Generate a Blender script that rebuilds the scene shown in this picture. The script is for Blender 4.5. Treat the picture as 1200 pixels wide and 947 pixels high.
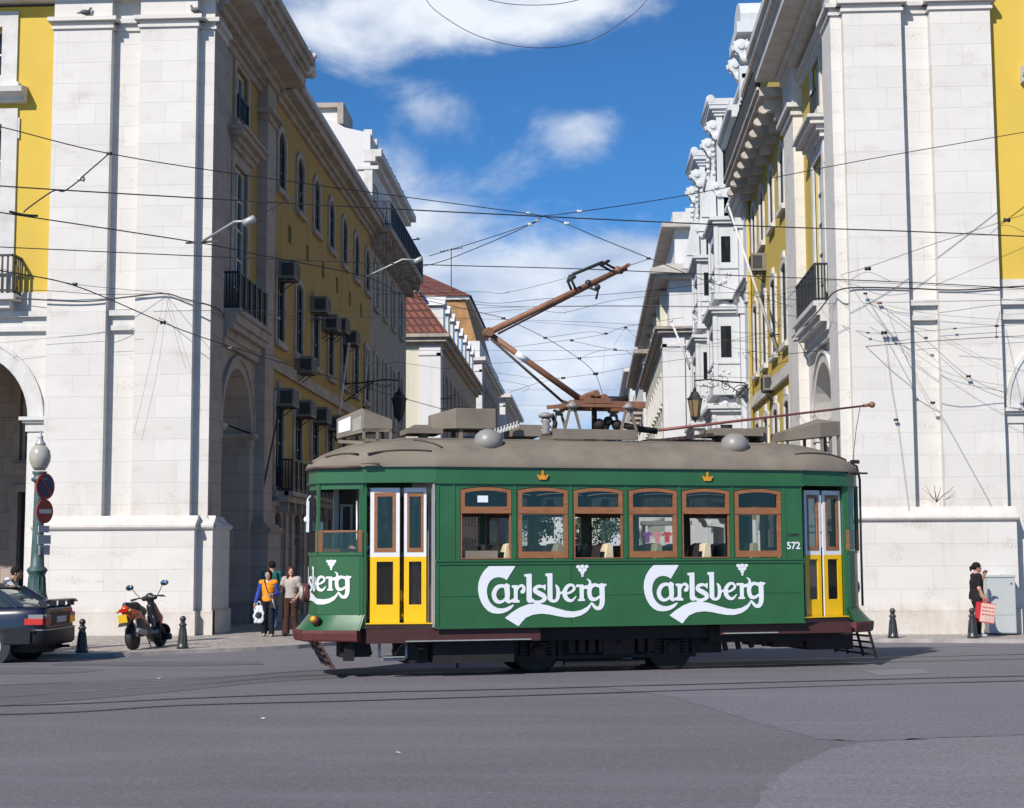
import bpy, bmesh, math, random
import numpy as np
from mathutils import Vector, Matrix
for o in list(bpy.data.objects): bpy.data.objects.remove(o)
R = math.radians
scene = bpy.context.scene
COL = scene.collection
# ------------------------------------------------------------------ camera
CW, CHT, FOC, HZ, VPX, EYE = 1200.0, 947.0, 1774.0, 650.0, 690.0, 1.8
PIT = math.atan((HZ - CHT/2)/FOC)
YAW = math.atan((VPX - CW/2)*math.cos(PIT)/FOC)
cam = bpy.data.cameras.new('camera'); camo = bpy.data.objects.new('camera', cam); COL.objects.link(camo)
cam.sensor_width = 36; cam.sensor_fit = 'HORIZONTAL'; cam.lens = FOC/CW*36
cam.clip_start = 0.1; cam.clip_end = 2000
camo.location = (0, 0, EYE)
ROLL = 0.0045
camo.rotation_euler = (Matrix.Rotation(YAW, 3, 'Z') @ Matrix.Rotation(math.pi/2 + PIT, 3, 'X') @ Matrix.Rotation(-ROLL, 3, 'Z')).to_euler()
scene.camera = camo
# ------------------------------------------------------------------ sun, sky, exposure
LD = Vector((0.56, 1.0, -0.90)).normalized()          # direction the light travels
sun = bpy.data.lights.new('sun', 'SUN'); sun.energy = 5.0; sun.angle = R(0.53); sun.color = (1.0, 0.94, 0.86)
suno = bpy.data.objects.new('sun', sun); COL.objects.link(suno)
suno.rotation_euler = LD.to_track_quat('-Z', 'Y').to_euler()
world = bpy.data.worlds.new('World'); scene.world = world; world.use_nodes = True
scene.view_settings.view_transform = 'Standard'; scene.view_settings.look = 'None'
scene.view_settings.exposure = 0.12; scene.view_settings.gamma = 1
SKY_STRENGTH = 0.083
def make_world():
    nt = world.node_tree; nt.nodes.clear(); N = nt.nodes.new; L = nt.links.new
    out = N('ShaderNodeOutputWorld'); bg = N('ShaderNodeBackground'); L(bg.outputs[0], out.inputs[0])
    bg.inputs['Strength'].default_value = SKY_STRENGTH
    sky = N('ShaderNodeTexSky'); sky.sky_type = 'NISHITA'; sky.sun_disc = False
    s = -LD
    sky.sun_elevation = math.asin(s.z); sky.sun_rotation = math.atan2(s.x, s.y)
    sky.air_density = 0.9; sky.dust_density = 0.15; sky.ozone_density = 3.5; sky.altitude = 1500
    tc = N('ShaderNodeTexCoord'); sep = N('ShaderNodeSeparateXYZ'); L(tc.outputs['Generated'], sep.inputs[0])
    def m(op, a, b=None, c=None):
        n = N('ShaderNodeMath'); n.operation = op
        for i, v in enumerate((a, b, c)):
            if v is None: continue
            if isinstance(v, (int, float)): n.inputs[i].default_value = v
            else: L(v, n.inputs[i])
        return n.outputs[0]
    x, y, z = sep.outputs
    h = m('SQRT', m('ADD', m('MULTIPLY', x, x), m('MULTIPLY', y, y)))
    az = m('ARCTAN2', x, y)                 # azimuth from the street's direction
    el = m('DIVIDE', z, m('MAXIMUM', h, 0.02))   # tangent of the elevation
    comb = N('ShaderNodeCombineXYZ'); L(az, comb.inputs[0]); L(el, comb.inputs[1]); comb.inputs[2].default_value = 0.37
    def noise(scale, det, rough, dist=0.0, sx=1.0, sy=1.0):
        mp = N('ShaderNodeMapping'); mp.inputs['Scale'].default_value = (sx, sy, 1); L(comb.outputs[0], mp.inputs[0])
        n = N('ShaderNodeTexNoise'); n.inputs['Scale'].default_value = scale; n.inputs['Detail'].default_value = det
        n.inputs['Roughness'].default_value = rough; n.inputs['Distortion'].default_value = dist
        L(mp.outputs[0], n.inputs['Vector']); return n.outputs['Fac']
    n1 = noise(11.0, 9, 0.58, 0.25, 1.0, 1.5); n2 = noise(3.2, 4, 0.5, 0, 1, 1.8)
    # cumulus banks: (azimuth, tan elevation, half widths, weight)
    bl = [(-0.045, 0.145, 0.14, 0.075, 0.95), (-0.113, 0.215, 0.030, 0.035, 0.40), (-0.085, 0.298, 0.034, 0.020, 0.34), (0.000, 0.284, 0.032, 0.019, 0.35),
          (-0.142, 0.262, 0.030, 0.055, 0.27), (-0.155, 0.345, 0.05, 0.026, 0.26), (-0.10, 0.364, 0.14, 0.028, 0.60), (0.035, 0.185, 0.03, 0.02, 0.30), (-0.02, 0.375, 0.05, 0.015, 0.3)]
    acc = None
    for (u0, v0, a, b, wt) in bl:
        du = m('MULTIPLY', m('SUBTRACT', az, u0), 1.0/a); dv = m('MULTIPLY', m('SUBTRACT', el, v0), 1.0/b)
        g = m('MULTIPLY', m('EXPONENT', m('MULTIPLY', m('ADD', m('MULTIPLY', du, du), m('MULTIPLY', dv, dv)), -1.0)), wt)
        acc = g if acc is None else m('ADD', acc, g)
    # elsewhere in the sky ordinary scattered clouds
    away = m('SUBTRACT', 1.0, m('EXPONENT', m('MULTIPLY', m('MULTIPLY', az, az), -5.0)))
    acc = m('ADD', acc, m('MULTIPLY', m('MULTIPLY', away, n2), 0.16))
    dens = m('ADD', acc, m('MULTIPLY', m('SUBTRACT', n1, 0.5), 0.95))
    mr = N('ShaderNodeMapRange'); mr.interpolation_type = 'SMOOTHSTEP'; L(dens, mr.inputs[0])
    mr.inputs[1].default_value = 0.18; mr.inputs[2].default_value = 0.60
    mask = mr.outputs[0]
    # thick parts of a cloud are greyer than its rims
    n3 = noise(16.0, 6, 0.55, 0.2, 1.0, 1.7)
    mr2 = N('ShaderNodeMapRange'); L(m('ADD', n3, m('MULTIPLY', el, 0.9)), mr2.inputs[0]); mr2.inputs[1].default_value = 0.50; mr2.inputs[2].default_value = 0.85
    cc = N('ShaderNodeMix'); cc.data_type = 'RGBA'; L(mr2.outputs[0], cc.inputs['Factor'])
    cc.inputs['A'].default_value = (5.2, 6.4, 8.6, 1); cc.inputs['B'].default_value = (10.4, 10.9, 11.6, 1)
    tint = N('ShaderNodeMix'); tint.data_type = 'RGBA'; tint.blend_type = 'MULTIPLY'; tint.inputs['Factor'].default_value = 1
    L(sky.outputs[0], tint.inputs['A']); tint.inputs['B'].default_value = (0.50, 1.03, 1.38, 1)
    mx = N('ShaderNodeMix'); mx.data_type = 'RGBA'; L(m('MULTIPLY', mask, 0.93), mx.inputs['Factor'])
    L(tint.outputs['Result'], mx.inputs['A']); L(cc.outputs['Result'], mx.inputs['B'])
    L(mx.outputs['Result'], bg.inputs['Color'])
make_world()
# ------------------------------------------------------------------ pixel -> place helpers (planes of the real scene)
_fw = np.array([-math.sin(YAW)*math.cos(PIT), math.cos(YAW)*math.cos(PIT), math.sin(PIT)])
_rt = np.array([math.cos(YAW), math.sin(YAW), 0.0]); _up = np.cross(_rt, _fw); _C = np.array([0, 0, EYE])
_rt, _up = _rt - ROLL*_up, _up + ROLL*_rt
def _ray(x, y):
    d = _fw*FOC + _rt*(x - CW/2) - _up*(y - CHT/2); return d/np.linalg.norm(d)
def atY(x, y, Y): d = _ray(x, y); return Vector(_C + d*(Y/d[1]))
def atX(x, y, X): d = _ray(x, y); return Vector(_C + d*(X/d[0]))
def atZ(x, y, Z=0.0): d = _ray(x, y); return Vector(_C + d*((Z - EYE)/d[2]))
# ------------------------------------------------------------------ object helpers
def tag(o, label=None, cat=None, group=None, kind=None):
    if label: o['label'] = label
    if cat: o['category'] = cat
    if group: o['group'] = group
    if kind: o['kind'] = kind
    return o
def empty(name, loc=(0,0,0), rz=0.0, label=None, cat=None, group=None, kind=None):
    o = bpy.data.objects.new(name, None); COL.objects.link(o); o.location = loc; o.rotation_euler = (0, 0, rz)
    o.empty_display_size = 0.2
    return tag(o, label, cat, group, kind)
def copy_tree(o, parent=None):
    c = o.copy(); COL.objects.link(c); c.parent = parent
    for ch in list(o.children): copy_tree(ch, c)
    return c
class MB:
    """collects faces; build() links them as one mesh object"""
    def __init__(s): s.v = []; s.f = []; s.m = []; s.sm = []
    def add(s, vs, fs, m=0, sm=False):
        n = len(s.v); s.v += [tuple(v) for v in vs]
        for f in fs: s.f.append(tuple(i + n for i in f)); s.m.append(m); s.sm.append(sm)
    def box(s, x0, x1, y0, y1, z0, z1, m=0):
        if x0 > x1: x0, x1 = x1, x0
        if y0 > y1: y0, y1 = y1, y0
        if z0 > z1: z0, z1 = z1, z0
        s.add([(x0,y0,z0),(x1,y0,z0),(x1,y1,z0),(x0,y1,z0),(x0,y0,z1),(x1,y0,z1),(x1,y1,z1),(x0,y1,z1)],
              [(0,3,2,1),(4,5,6,7),(0,1,5,4),(1,2,6,5),(2,3,7,6),(3,0,4,7)], m)
    def obox(s, c, ax, ay, az, m=0):
        c, ax, ay, az = Vector(c), Vector(ax), Vector(ay), Vector(az)
        s.add([c-ax-ay-az, c+ax-ay-az, c+ax+ay-az, c-ax+ay-az, c-ax-ay+az, c+ax-ay+az, c+ax+ay+az, c-ax+ay+az],
              [(0,3,2,1),(4,5,6,7),(0,1,5,4),(1,2,6,5),(2,3,7,6),(3,0,4,7)], m)
    def bar(s, p, q, w, t, m=0, up=(0,0,1)):
        p, q = Vector(p), Vector(q); d = q - p; l = d.length; d.normalize(); up = Vector(up)
        if abs(d.dot(up)) > 0.98: up = Vector((1,0,0))
        a = d.cross(up).normalized(); b = a.cross(d)
        s.obox((p+q)/2, d*l/2, a*w/2, b*t/2, m)
    def tube(s, pts, r, n=8, m=0, closed=False, caps=True):
        pts = [Vector(p) for p in pts]; k = len(pts)
        rs = r if isinstance(r, (list, tuple)) else [r]*k
        rings = []; prev = None
        for i, p in enumerate(pts):
            if closed: t = pts[(i+1) % k] - pts[i-1]
            else: t = pts[min(i+1, k-1)] - pts[max(i-1, 0)]
            if t.length < 1e-9: t = Vector((0,0,1))
            t.normalize()
            if prev is None:
                a = t.cross(Vector((0,0,1)))
                if a.length < 1e-3: a = t.cross(Vector((1,0,0)))
            else:
                a = prev - t*prev.dot(t)
                if a.length < 1e-6: a = t.cross(Vector((0,0,1)))
            a.normalize(); prev = a; b = t.cross(a)
            rings.append([p + (a*math.cos(2*math.pi*j/n) + b*math.sin(2*math.pi*j/n))*rs[i] for j in range(n)])
        vs = [v for rg in rings for v in rg]; fs = []
        for i in range(k if closed else k-1):
            i2 = (i+1) % k
            for j in range(n):
                fs.append((i*n+j, i*n+(j+1) % n, i2*n+(j+1) % n, i2*n+j))
        s.add(vs, fs, m, True)
        if caps and not closed:
            s.add(rings[0], [tuple(range(n))[::-1]], m); s.add(rings[-1], [tuple(range(n))], m)
    def lathe(s, prof, c=(0,0,0), n=20, m=0, axis=(0,0,1), sm=True):
        ax = Vector(axis).normalized(); a = ax.cross(Vector((0,0,1)))
        if a.length < 1e-3: a = Vector((1,0,0))
        a.normalize(); b = ax.cross(a); c = Vector(c)
        vs = []; fs = []
        for (r, z) in prof:
            for j in range(n):
                t = 2*math.pi*j/n; vs.append(c + ax*z + (a*math.cos(t) + b*math.sin(t))*max(r, 1e-4))
        for i in range(len(prof)-1):
            for j in range(n): fs.append((i*n+j, i*n+(j+1) % n, (i+1)*n+(j+1) % n, (i+1)*n+j))
        s.add(vs, fs, m, sm)
        s.add(vs[:n], [tuple(range(n))[::-1]], m); s.add(vs[-n:], [tuple(range(n))], m)
    def prism(s, poly, f0, f1, m=0, sm=False):
        """poly: list of 2d points; f0/f1 map a 2d point to the front / back place"""
        n = len(poly); vs = [f0(*p) for p in poly] + [f1(*p) for p in poly]
        s.add(vs, [tuple(range(n)), tuple(range(n, 2*n))[::-1]], m)
        s.add(vs, [((i+1) % n, i, n+i, n+(i+1) % n) for i in range(n)], m, sm)
    def ball(s, c, r, m=0, n=12, sc=(1,1,1)):
        c = Vector(c); vs = []; fs = []; k = n//2
        for i in range(k+1):
            th = math.pi*i/k
            for j in range(n):
                ph = 2*math.pi*j/n
                vs.append(c + Vector((r*sc[0]*math.sin(th)*math.cos(ph), r*sc[1]*math.sin(th)*math.sin(ph), r*sc[2]*math.cos(th))))
        for i in range(k):
            for j in range(n): fs.append((i*n+j, (i+1)*n+j, (i+1)*n+(j+1) % n, i*n+(j+1) % n))
        s.add(vs, fs, m, True)
    def build(s, name, mats, parent=None, rel=None, bevel=0.0, recalc=True):
        """vertices are in the frame of the thing; rel = the thing's world place when they were laid out in world space"""
        if not isinstance(mats, (list, tuple)): mats = [mats]
        me = bpy.data.meshes.new(name); v = s.v
        if rel is not None:
            v = [(a-rel[0], b-rel[1], c-rel[2]) for a, b, c in v]
        me.from_pydata([tuple(p) for p in v], [], s.f)
        for mt in mats: me.materials.append(mt)
        me.polygons.foreach_set('material_index', s.m); me.polygons.foreach_set('use_smooth', s.sm)
        bm = bmesh.new(); bm.from_mesh(me); bmesh.ops.remove_doubles(bm, verts=bm.verts, dist=2e-5)
        if recalc: bmesh.ops.recalc_face_normals(bm, faces=bm.faces)
        bm.to_mesh(me); bm.free(); me.update()
        o = bpy.data.objects.new(name, me); COL.objects.link(o); o.parent = parent
        if bevel > 0:
            b = o.modifiers.new('bevel', 'BEVEL'); b.width = bevel; b.segments = 2; b.limit_method = 'ANGLE'; b.angle_limit = R(40)
        return o
def mesh_obj(name, V, F, mats, parent=None, smooth=True):
    me = bpy.data.meshes.new(name); me.from_pydata([tuple(map(float, p)) for p in V], [], [tuple(map(int, f)) for f in F])
    if not isinstance(mats, (list, tuple)): mats = [mats]
    for mt in mats: me.materials.append(mt)
    me.polygons.foreach_set('use_smooth', [smooth]*len(me.polygons)); me.update()
    o = bpy.data.objects.new(name, me); COL.objects.link(o); o.parent = parent
    return o
# ------------------------------------------------------------------ materials
def new_mat(name):
    m = bpy.data.materials.new(name); m.use_nodes = True; nt = m.node_tree
    return m, nt, nt.nodes['Principled BSDF'], nt.nodes.new, nt.links.new
def rgba(c): return (c[0], c[1], c[2], 1.0)
def mat(name, col, rough=0.6, var=0.12, scale=3.0, bump=0.0, bscale=40.0, metal=0.0, spec=0.5, dirt=None, dirtamt=0.0, dscale=1.2, coat=0.0, stretch=(1,1,1)):
    m, nt, P, N, L = new_mat(name)
    tc = N('ShaderNodeTexCoord'); mp = N('ShaderNodeMapping'); mp.inputs['Scale'].default_value = stretch; L(tc.outputs['Object'], mp.inputs[0])
    n = N('ShaderNodeTexNoise'); n.inputs['Scale'].default_value = scale; n.inputs['Detail'].default_value = 6; L(mp.outputs[0], n.inputs['Vector'])
    ramp = N('ShaderNodeMapRange'); L(n.outputs['Fac'], ramp.inputs[0]); ramp.inputs[1].default_value = 0.3; ramp.inputs[2].default_value = 0.7
    mx = N('ShaderNodeMix'); mx.data_type = 'RGBA'; L(ramp.outputs[0], mx.inputs['Factor'])
    mx.inputs['A'].default_value = rgba([c*(1-var) for c in col]); mx.inputs['B'].default_value = rgba([min(1, c*(1+var)) for c in col])
    last = mx.outputs['Result']
    if dirt is not None:
        n2 = N('ShaderNodeTexNoise'); n2.inputs['Scale'].default_value = dscale; n2.inputs['Detail'].default_value = 9; n2.inputs['Roughness'].default_value = 0.65
        L(mp.outputs[0], n2.inputs['Vector'])
        r2 = N('ShaderNodeMapRange'); L(n2.outputs['Fac'], r2.inputs[0]); r2.inputs[1].default_value = 0.48; r2.inputs[2].default_value = 0.78; r2.inputs[4].default_value = dirtamt
        m2 = N('ShaderNodeMix'); m2.data_type = 'RGBA'; L(r2.outputs[0], m2.inputs['Factor']); L(last, m2.inputs['A']); m2.inputs['B'].default_value = rgba(dirt)
        last = m2.outputs['Result']
    L(last, P.inputs['Base Color'])
    P.inputs['Roughness'].default_value = rough; P.inputs['Metallic'].default_value = metal; P.inputs['Specular IOR Level'].default_value = spec
    if coat: P.inputs['Coat Weight'].default_value = coat; P.inputs['Coat Roughness'].default_value = 0.08
    if bump:
        nb = N('ShaderNodeTexNoise'); nb.inputs['Scale'].default_value = bscale; nb.inputs['Detail'].default_value = 5; L(mp.outputs[0], nb.inputs['Vector'])
        b = N('ShaderNodeBump'); b.inputs['Strength'].default_value = bump; b.inputs['Distance'].default_value = 0.01
        L(nb.outputs['Fac'], b.inputs['Height']); L(b.outputs[0], P.inputs['Normal'])
    return m
def stone_mat(name, col, bw=1.25, bh=0.5, mortar=(0.3,0.27,0.25), tint=0.10, dirtcol=(0.22,0.17,0.14), dirtamt=0.5, dscale=0.8, streak=0.35, msize=0.008):
    """ashlar: one coursed block pattern laid along the wall (x+y) and up it (z)"""
    m, nt, P, N, L = new_mat(name)
    geo = N('ShaderNodeNewGeometry'); sp = N('ShaderNodeSeparateXYZ'); L(geo.outputs['Position'], sp.inputs[0])
    ad = N('ShaderNodeMath'); ad.operation = 'ADD'; L(sp.outputs[0], ad.inputs[0]); L(sp.outputs[1], ad.inputs[1])
    cb = N('ShaderNodeCombineXYZ'); L(ad.outputs[0], cb.inputs[0]); L(sp.outputs[2], cb.inputs[1])
    br = N('ShaderNodeTexBrick'); L(cb.outputs[0], br.inputs['Vector'])
    br.offset = 0.43; br.squash = 1.35; br.squash_frequency = 3
    br.inputs['Scale'].default_value = 1.0; br.inputs['Brick Width'].default_value = bw; br.inputs['Row Height'].default_value = bh
    br.inputs['Mortar Size'].default_value = msize; br.inputs['Mortar Smooth'].default_value = 0.6; br.inputs['Bias'].default_value = 0.0
    br.inputs['Color1'].default_value = rgba([c*(1-tint) for c in col])
    br.inputs['Color2'].default_value = rgba([min(0.9, col[0]*(1+tint*0.7)), min(0.9, col[1]*(1+tint*0.7)), min(0.9, col[2]*(1+tint*0.8))])
    br.inputs['Mortar'].default_value = rgba(mortar)
    def noise(sc, det, rg, st):
        mp = N('ShaderNodeMapping'); mp.inputs['Scale'].default_value = st; L(geo.outputs['Position'], mp.inputs[0])
        n = N('ShaderNodeTexNoise'); n.inputs['Scale'].default_value = sc; n.inputs['Detail'].default_value = det; n.inputs['Roughness'].default_value = rg
        L(mp.outputs[0], n.inputs['Vector']); return n.outputs['Fac']
    def layer(last, fac, lo, hi, amt, c):
        r = N('ShaderNodeMapRange'); L(fac, r.inputs[0]); r.inputs[1].default_value = lo; r.inputs[2].default_value = hi; r.inputs[4].default_value = amt
        mm = N('ShaderNodeMix'); mm.data_type = 'RGBA'; L(r.outputs[0], mm.inputs['Factor']); L(last, mm.inputs['A']); mm.inputs['B'].default_value = rgba(c)
        return mm.outputs['Result']
    last = br.outputs['Color']
    last = layer(last, noise(0.9, 6, 0.6, (1,1,1.6)), 0.4, 0.75, 0.35, [c*0.82 for c in col])
    last = layer(last, noise(9.0, 8, 0.7, (1,1,1)), 0.60, 0.85, dirtamt, dirtcol)
    last = layer(last, noise(2.4, 7, 0.65, (2.2,2.2,0.16)), 0.58, 0.85, streak, dirtcol)
    last = layer(last, noise(dscale, 8, 0.6, (1,1,0.7)), 0.62, 0.82, dirtamt*0.7, [dirtcol[0]*1.5, dirtcol[1]*1.35, dirtcol[2]*1.1])
    mk = N('ShaderNodeMath'); mk.operation = 'MULTIPLY'; L(noise(34, 3, 0.6, (1,1,1)), mk.inputs[0]); L(noise(1.3, 3, 0.5, (1,1,2.2)), mk.inputs[1])
    last = layer(last, mk.outputs[0], 0.325, 0.41, 0.5, dirtcol)
    for z0, z1, zz, th in ((0.0, 0.55, 0.9, 0.30), (2.75, 2.9, 4.6, 0.42), (7.9, 8.0, 8.0, 2.0)):   # splash dirt at the foot, brown wash above the ledge
        r = N('ShaderNodeMapRange'); L(sp.outputs[2], r.inputs[0]); r.inputs[1].default_value = z1; r.inputs[2].default_value = zz; r.inputs[3].default_value = 1; r.inputs[4].default_value = 0
        g = N('ShaderNodeMath'); g.operation = 'GREATER_THAN'; L(sp.outputs[2], g.inputs[0]); g.inputs[1].default_value = z0 - 0.3
        a = N('ShaderNodeMath'); a.operation = 'MULTIPLY'; L(r.outputs[0], a.inputs[0]); L(g.outputs[0], a.inputs[1])
        c = N('ShaderNodeMath'); c.operation = 'MULTIPLY'; L(a.outputs[0], c.inputs[0]); L(noise(1.8, 8, 0.7, (1.6,1.6,0.5)), c.inputs[1])
        last = layer(last, c.outputs[0], th, th+0.35, 0.5, [dirtcol[0]*1.1, dirtcol[1]*0.98, dirtcol[2]*0.85])
    L(last, P.inputs['Base Color']); P.inputs['Roughness'].default_value = 0.78; P.inputs['Specular IOR Level'].default_value = 0.25
    nb = noise(22.0, 8, 0.65, (1,1,1))
    b = N('ShaderNodeBump'); b.inputs['Strength'].default_value = 0.35; b.inputs['Distance'].default_value = 0.012; L(nb, b.inputs['Height'])
    b2 = N('ShaderNodeBump'); b2.inputs['Strength'].default_value = 0.5; b2.inputs['Distance'].default_value = 0.008; b2.invert = True
    L(br.outputs['Fac'], b2.inputs['Height']); L(b.outputs[0], b2.inputs['Normal']); L(b2.outputs[0], P.inputs['Normal'])
    return m
def plaster_mat(name, col, stain=(0.2,0.15,0.05), amt=0.35, streak=0.4):
    m, nt, P, N, L = new_mat(name)
    geo = N('ShaderNodeNewGeometry')
    def noise(sc, det, rg, st):
        mp = N('ShaderNodeMapping'); mp.inputs['Scale'].default_value = st; L(geo.outputs['Position'], mp.inputs[0])
        n = N('ShaderNodeTexNoise'); n.inputs['Scale'].default_value = sc; n.inputs['Detail'].default_value = det; n.inputs['Roughness'].default_value = rg
        L(mp.outputs[0], n.inputs['Vector']); return n.outputs['Fac']
    base = N('ShaderNodeRGB'); base.outputs[0].default_value = rgba(col); last = base.outputs[0]
    for fac, lo, hi, a, c in ((noise(0.5, 5, 0.55, (1,1,1)), 0.35, 0.75, 0.5, [v*0.80 for v in col]), (noise(1.6, 8, 0.65, (2,2,0.2)), 0.52, 0.85, streak, stain), (noise(3.5, 8, 0.7, (1,1,1)), 0.58, 0.85, amt, stain)):
        r = N('ShaderNodeMapRange'); L(fac, r.inputs[0]); r.inputs[1].default_value = lo; r.inputs[2].default_value = hi; r.inputs[4].default_value = a
        mm = N('ShaderNodeMix'); mm.data_type = 'RGBA'; L(r.outputs[0], mm.inputs['Factor']); L(last, mm.inputs['A']); mm.inputs['B'].default_value = rgba(c); last = mm.outputs['Result']
    L(last, P.inputs['Base Color']); P.inputs['Roughness'].default_value = 0.85; P.inputs['Specular IOR Level'].default_value = 0.2
    b = N('ShaderNodeBump'); b.inputs['Strength'].default_value = 0.25; b.inputs['Distance'].default_value = 0.01; L(noise(30, 6, 0.6, (1,1,1)), b.inputs['Height']); L(b.outputs[0], P.inputs['Normal'])
    return m
def glass_thin(name, tint=(0.8,0.85,0.85), clear=0.75):
    m, nt, P, N, L = new_mat(name); nt.nodes.remove(P); out = nt.nodes['Material Output']
    tr = N('ShaderNodeBsdfTransparent'); tr.inputs[0].default_value = rgba([t*clear for t in tint])
    gl = N('ShaderNodeBsdfGlossy'); gl.inputs['Roughness'].default_value = 0.02
    fr = N('ShaderNodeFresnel'); fr.inputs[0].default_value = 1.5
    mx = N('ShaderNodeMixShader'); mr = N('ShaderNodeMath'); mr.operation = 'MULTIPLY_ADD'; L(fr.outputs[0], mr.inputs[0]); mr.inputs[1].default_value = 1.3; mr.inputs[2].default_value = 0.02
    L(mr.outputs[0], mx.inputs[0]); L(tr.outputs[0], mx.inputs[1]); L(gl.outputs[0], mx.inputs[2]); L(mx.outputs[0], out.inputs[0])
    return m
M = {}
def setup_materials():
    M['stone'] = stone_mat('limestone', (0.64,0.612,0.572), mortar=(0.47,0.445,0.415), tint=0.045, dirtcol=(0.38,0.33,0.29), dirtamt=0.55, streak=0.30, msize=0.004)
    M['stone_old_shaded'] = stone_mat('weathered_shaded_limestone', (0.39,0.325,0.28), mortar=(0.16,0.14,0.13), tint=0.10, dirtcol=(0.13,0.105,0.09), dirtamt=0.55, streak=0.5)  # brown dirt, plus shade of the street side put into the darker base
    M['trim'] = mat('stone_trim', (0.58,0.565,0.54), 0.75, 0.10, 2.0, 0.25, 30, spec=0.25, dirt=(0.25,0.2,0.17), dirtamt=0.4, dscale=2.5)
    M['trim_mid'] = mat('greyed_stone_trim', (0.48,0.44,0.40), 0.8, 0.12, 1.6, 0.3, 30, spec=0.2, dirt=(0.2,0.16,0.13), dirtamt=0.5, dscale=2.0)
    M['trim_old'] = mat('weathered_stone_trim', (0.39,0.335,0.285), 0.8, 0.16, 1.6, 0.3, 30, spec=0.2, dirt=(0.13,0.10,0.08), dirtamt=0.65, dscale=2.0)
    M['yellow'] = plaster_mat('yellow_plaster', (0.63,0.44,0.08), (0.46,0.33,0.09), 0.22, 0.25)
    M['yellow_old_shaded'] = plaster_mat('aged_shaded_yellow_plaster', (0.42,0.285,0.095), (0.16,0.115,0.07), 0.55, 0.7)  # stained, and base colour darkened to carry the shade of the left street side
    M['yellow_side'] = plaster_mat('street_yellow_plaster', (0.55,0.41,0.10), (0.34,0.24,0.08), 0.3, 0.35)
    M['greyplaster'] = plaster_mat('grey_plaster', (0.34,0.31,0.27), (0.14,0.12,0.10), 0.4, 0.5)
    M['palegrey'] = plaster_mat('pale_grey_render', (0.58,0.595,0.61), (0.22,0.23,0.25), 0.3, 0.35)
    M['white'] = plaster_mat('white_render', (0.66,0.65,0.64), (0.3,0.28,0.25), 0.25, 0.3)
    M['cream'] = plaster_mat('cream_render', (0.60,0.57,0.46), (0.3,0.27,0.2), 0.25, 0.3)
    M['pinkwall'] = plaster_mat('red_render', (0.42,0.16,0.14), (0.2,0.08,0.07), 0.25, 0.3)
    M['iron'] = mat('black_iron', (0.018,0.02,0.022), 0.5, 0.2, 6, 0.1, 60, spec=0.5)
    M['darkiron'] = mat('bollard_iron', (0.03,0.032,0.034), 0.38, 0.2, 8, 0.12, 60, spec=0.6, dirt=(0.10,0.085,0.07), dirtamt=0.5, dscale=8)
    M['lampgreen'] = mat('verdigris_green_paint', (0.055,0.105,0.10), 0.5, 0.2, 7, 0.15, 50, dirt=(0.02,0.03,0.03), dirtamt=0.6, dscale=9)
    M['sash'] = mat('white_sash_paint', (0.55,0.55,0.54), 0.5, 0.08, 4)
    M['darksash'] = mat('dark_green_sash', (0.02,0.03,0.03), 0.45, 0.15, 4)
    M['wood_door'] = mat('dark_green_door', (0.015,0.022,0.022), 0.5, 0.2, 3)
    # window glass of buildings
    m, nt, P, N, L = new_mat('window_glass'); P.inputs['Base Color'].default_value = (0.012,0.015,0.018,1); P.inputs['Roughness'].default_value = 0.06; P.inputs['Specular IOR Level'].default_value = 0.9
    nb = N('ShaderNodeTexNoise'); nb.inputs['Scale'].default_value = 2.2; b = N('ShaderNodeBump'); b.inputs['Strength'].default_value = 0.06; b.inputs['Distance'].default_value = 0.05
    L(nb.outputs['Fac'], b.inputs['Height']); L(b.outputs[0], P.inputs['Normal']); M['glass'] = m
    M['tramglass'] = glass_thin('clear_glass'); M['darkglass'] = glass_thin('darkened_pane_glass', (0.5,0.48,0.46), 0.36)  # second tint darkened to stand in for dark reflections in the panes
    M['green'] = mat('tram_green_paint', (0.025,0.112,0.040), 0.36, 0.12, 1.6, 0.10, 3.5, spec=0.45, coat=0.22, dirt=(0.028,0.095,0.038), dirtamt=0.55, dscale=1.4)
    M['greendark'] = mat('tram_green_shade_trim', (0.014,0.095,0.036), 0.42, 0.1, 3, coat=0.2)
    M['roof'] = mat('tram_roof_canvas', (0.200,0.170,0.134), 0.75, 0.13, 1.8, 0.2, 60, spec=0.25, dirt=(0.10,0.085,0.075), dirtamt=0.55, dscale=2.2)
    M['roofdark'] = mat('tram_roof_seam', (0.05,0.035,0.03), 0.8, 0.2, 5)
    M['wood'] = mat('varnished_wood', (0.27,0.108,0.038), 0.38, 0.22, 5, 0.05, 40, coat=0.3, stretch=(1,1,6))
    M['tramwhite'] = mat('tram_white_paint', (0.70,0.70,0.72), 0.4, 0.06, 3, coat=0.2)
    M['tramyellow'] = mat('tram_yellow_paint', (0.80,0.47,0.0), 0.4, 0.06, 3, coat=0.2)
    M['logo'] = mat('white_lettering', (0.74,0.75,0.78), 0.4, 0.03, 3)
    M['gold'] = mat('gold_lettering', (0.62,0.26,0.02), 0.5, 0.1, 20)
    M['maroon'] = mat('oxide_red_paint', (0.105,0.022,0.02), 0.5, 0.25, 4, 0.1, 40, dirt=(0.03,0.015,0.012), dirtamt=0.6, dscale=4)
    M['valance'] = mat('dull_oxide_red', (0.062,0.018,0.016), 0.65, 0.25, 4, 0.1, 40, dirt=(0.02,0.012,0.010), dirtamt=0.7, dscale=4)
    M['gear'] = mat('grimy_red_gear', (0.028,0.012,0.011), 0.75, 0.3, 6, 0.2, 30, dirt=(0.012,0.010,0.010), dirtamt=0.7, dscale=6)
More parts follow.
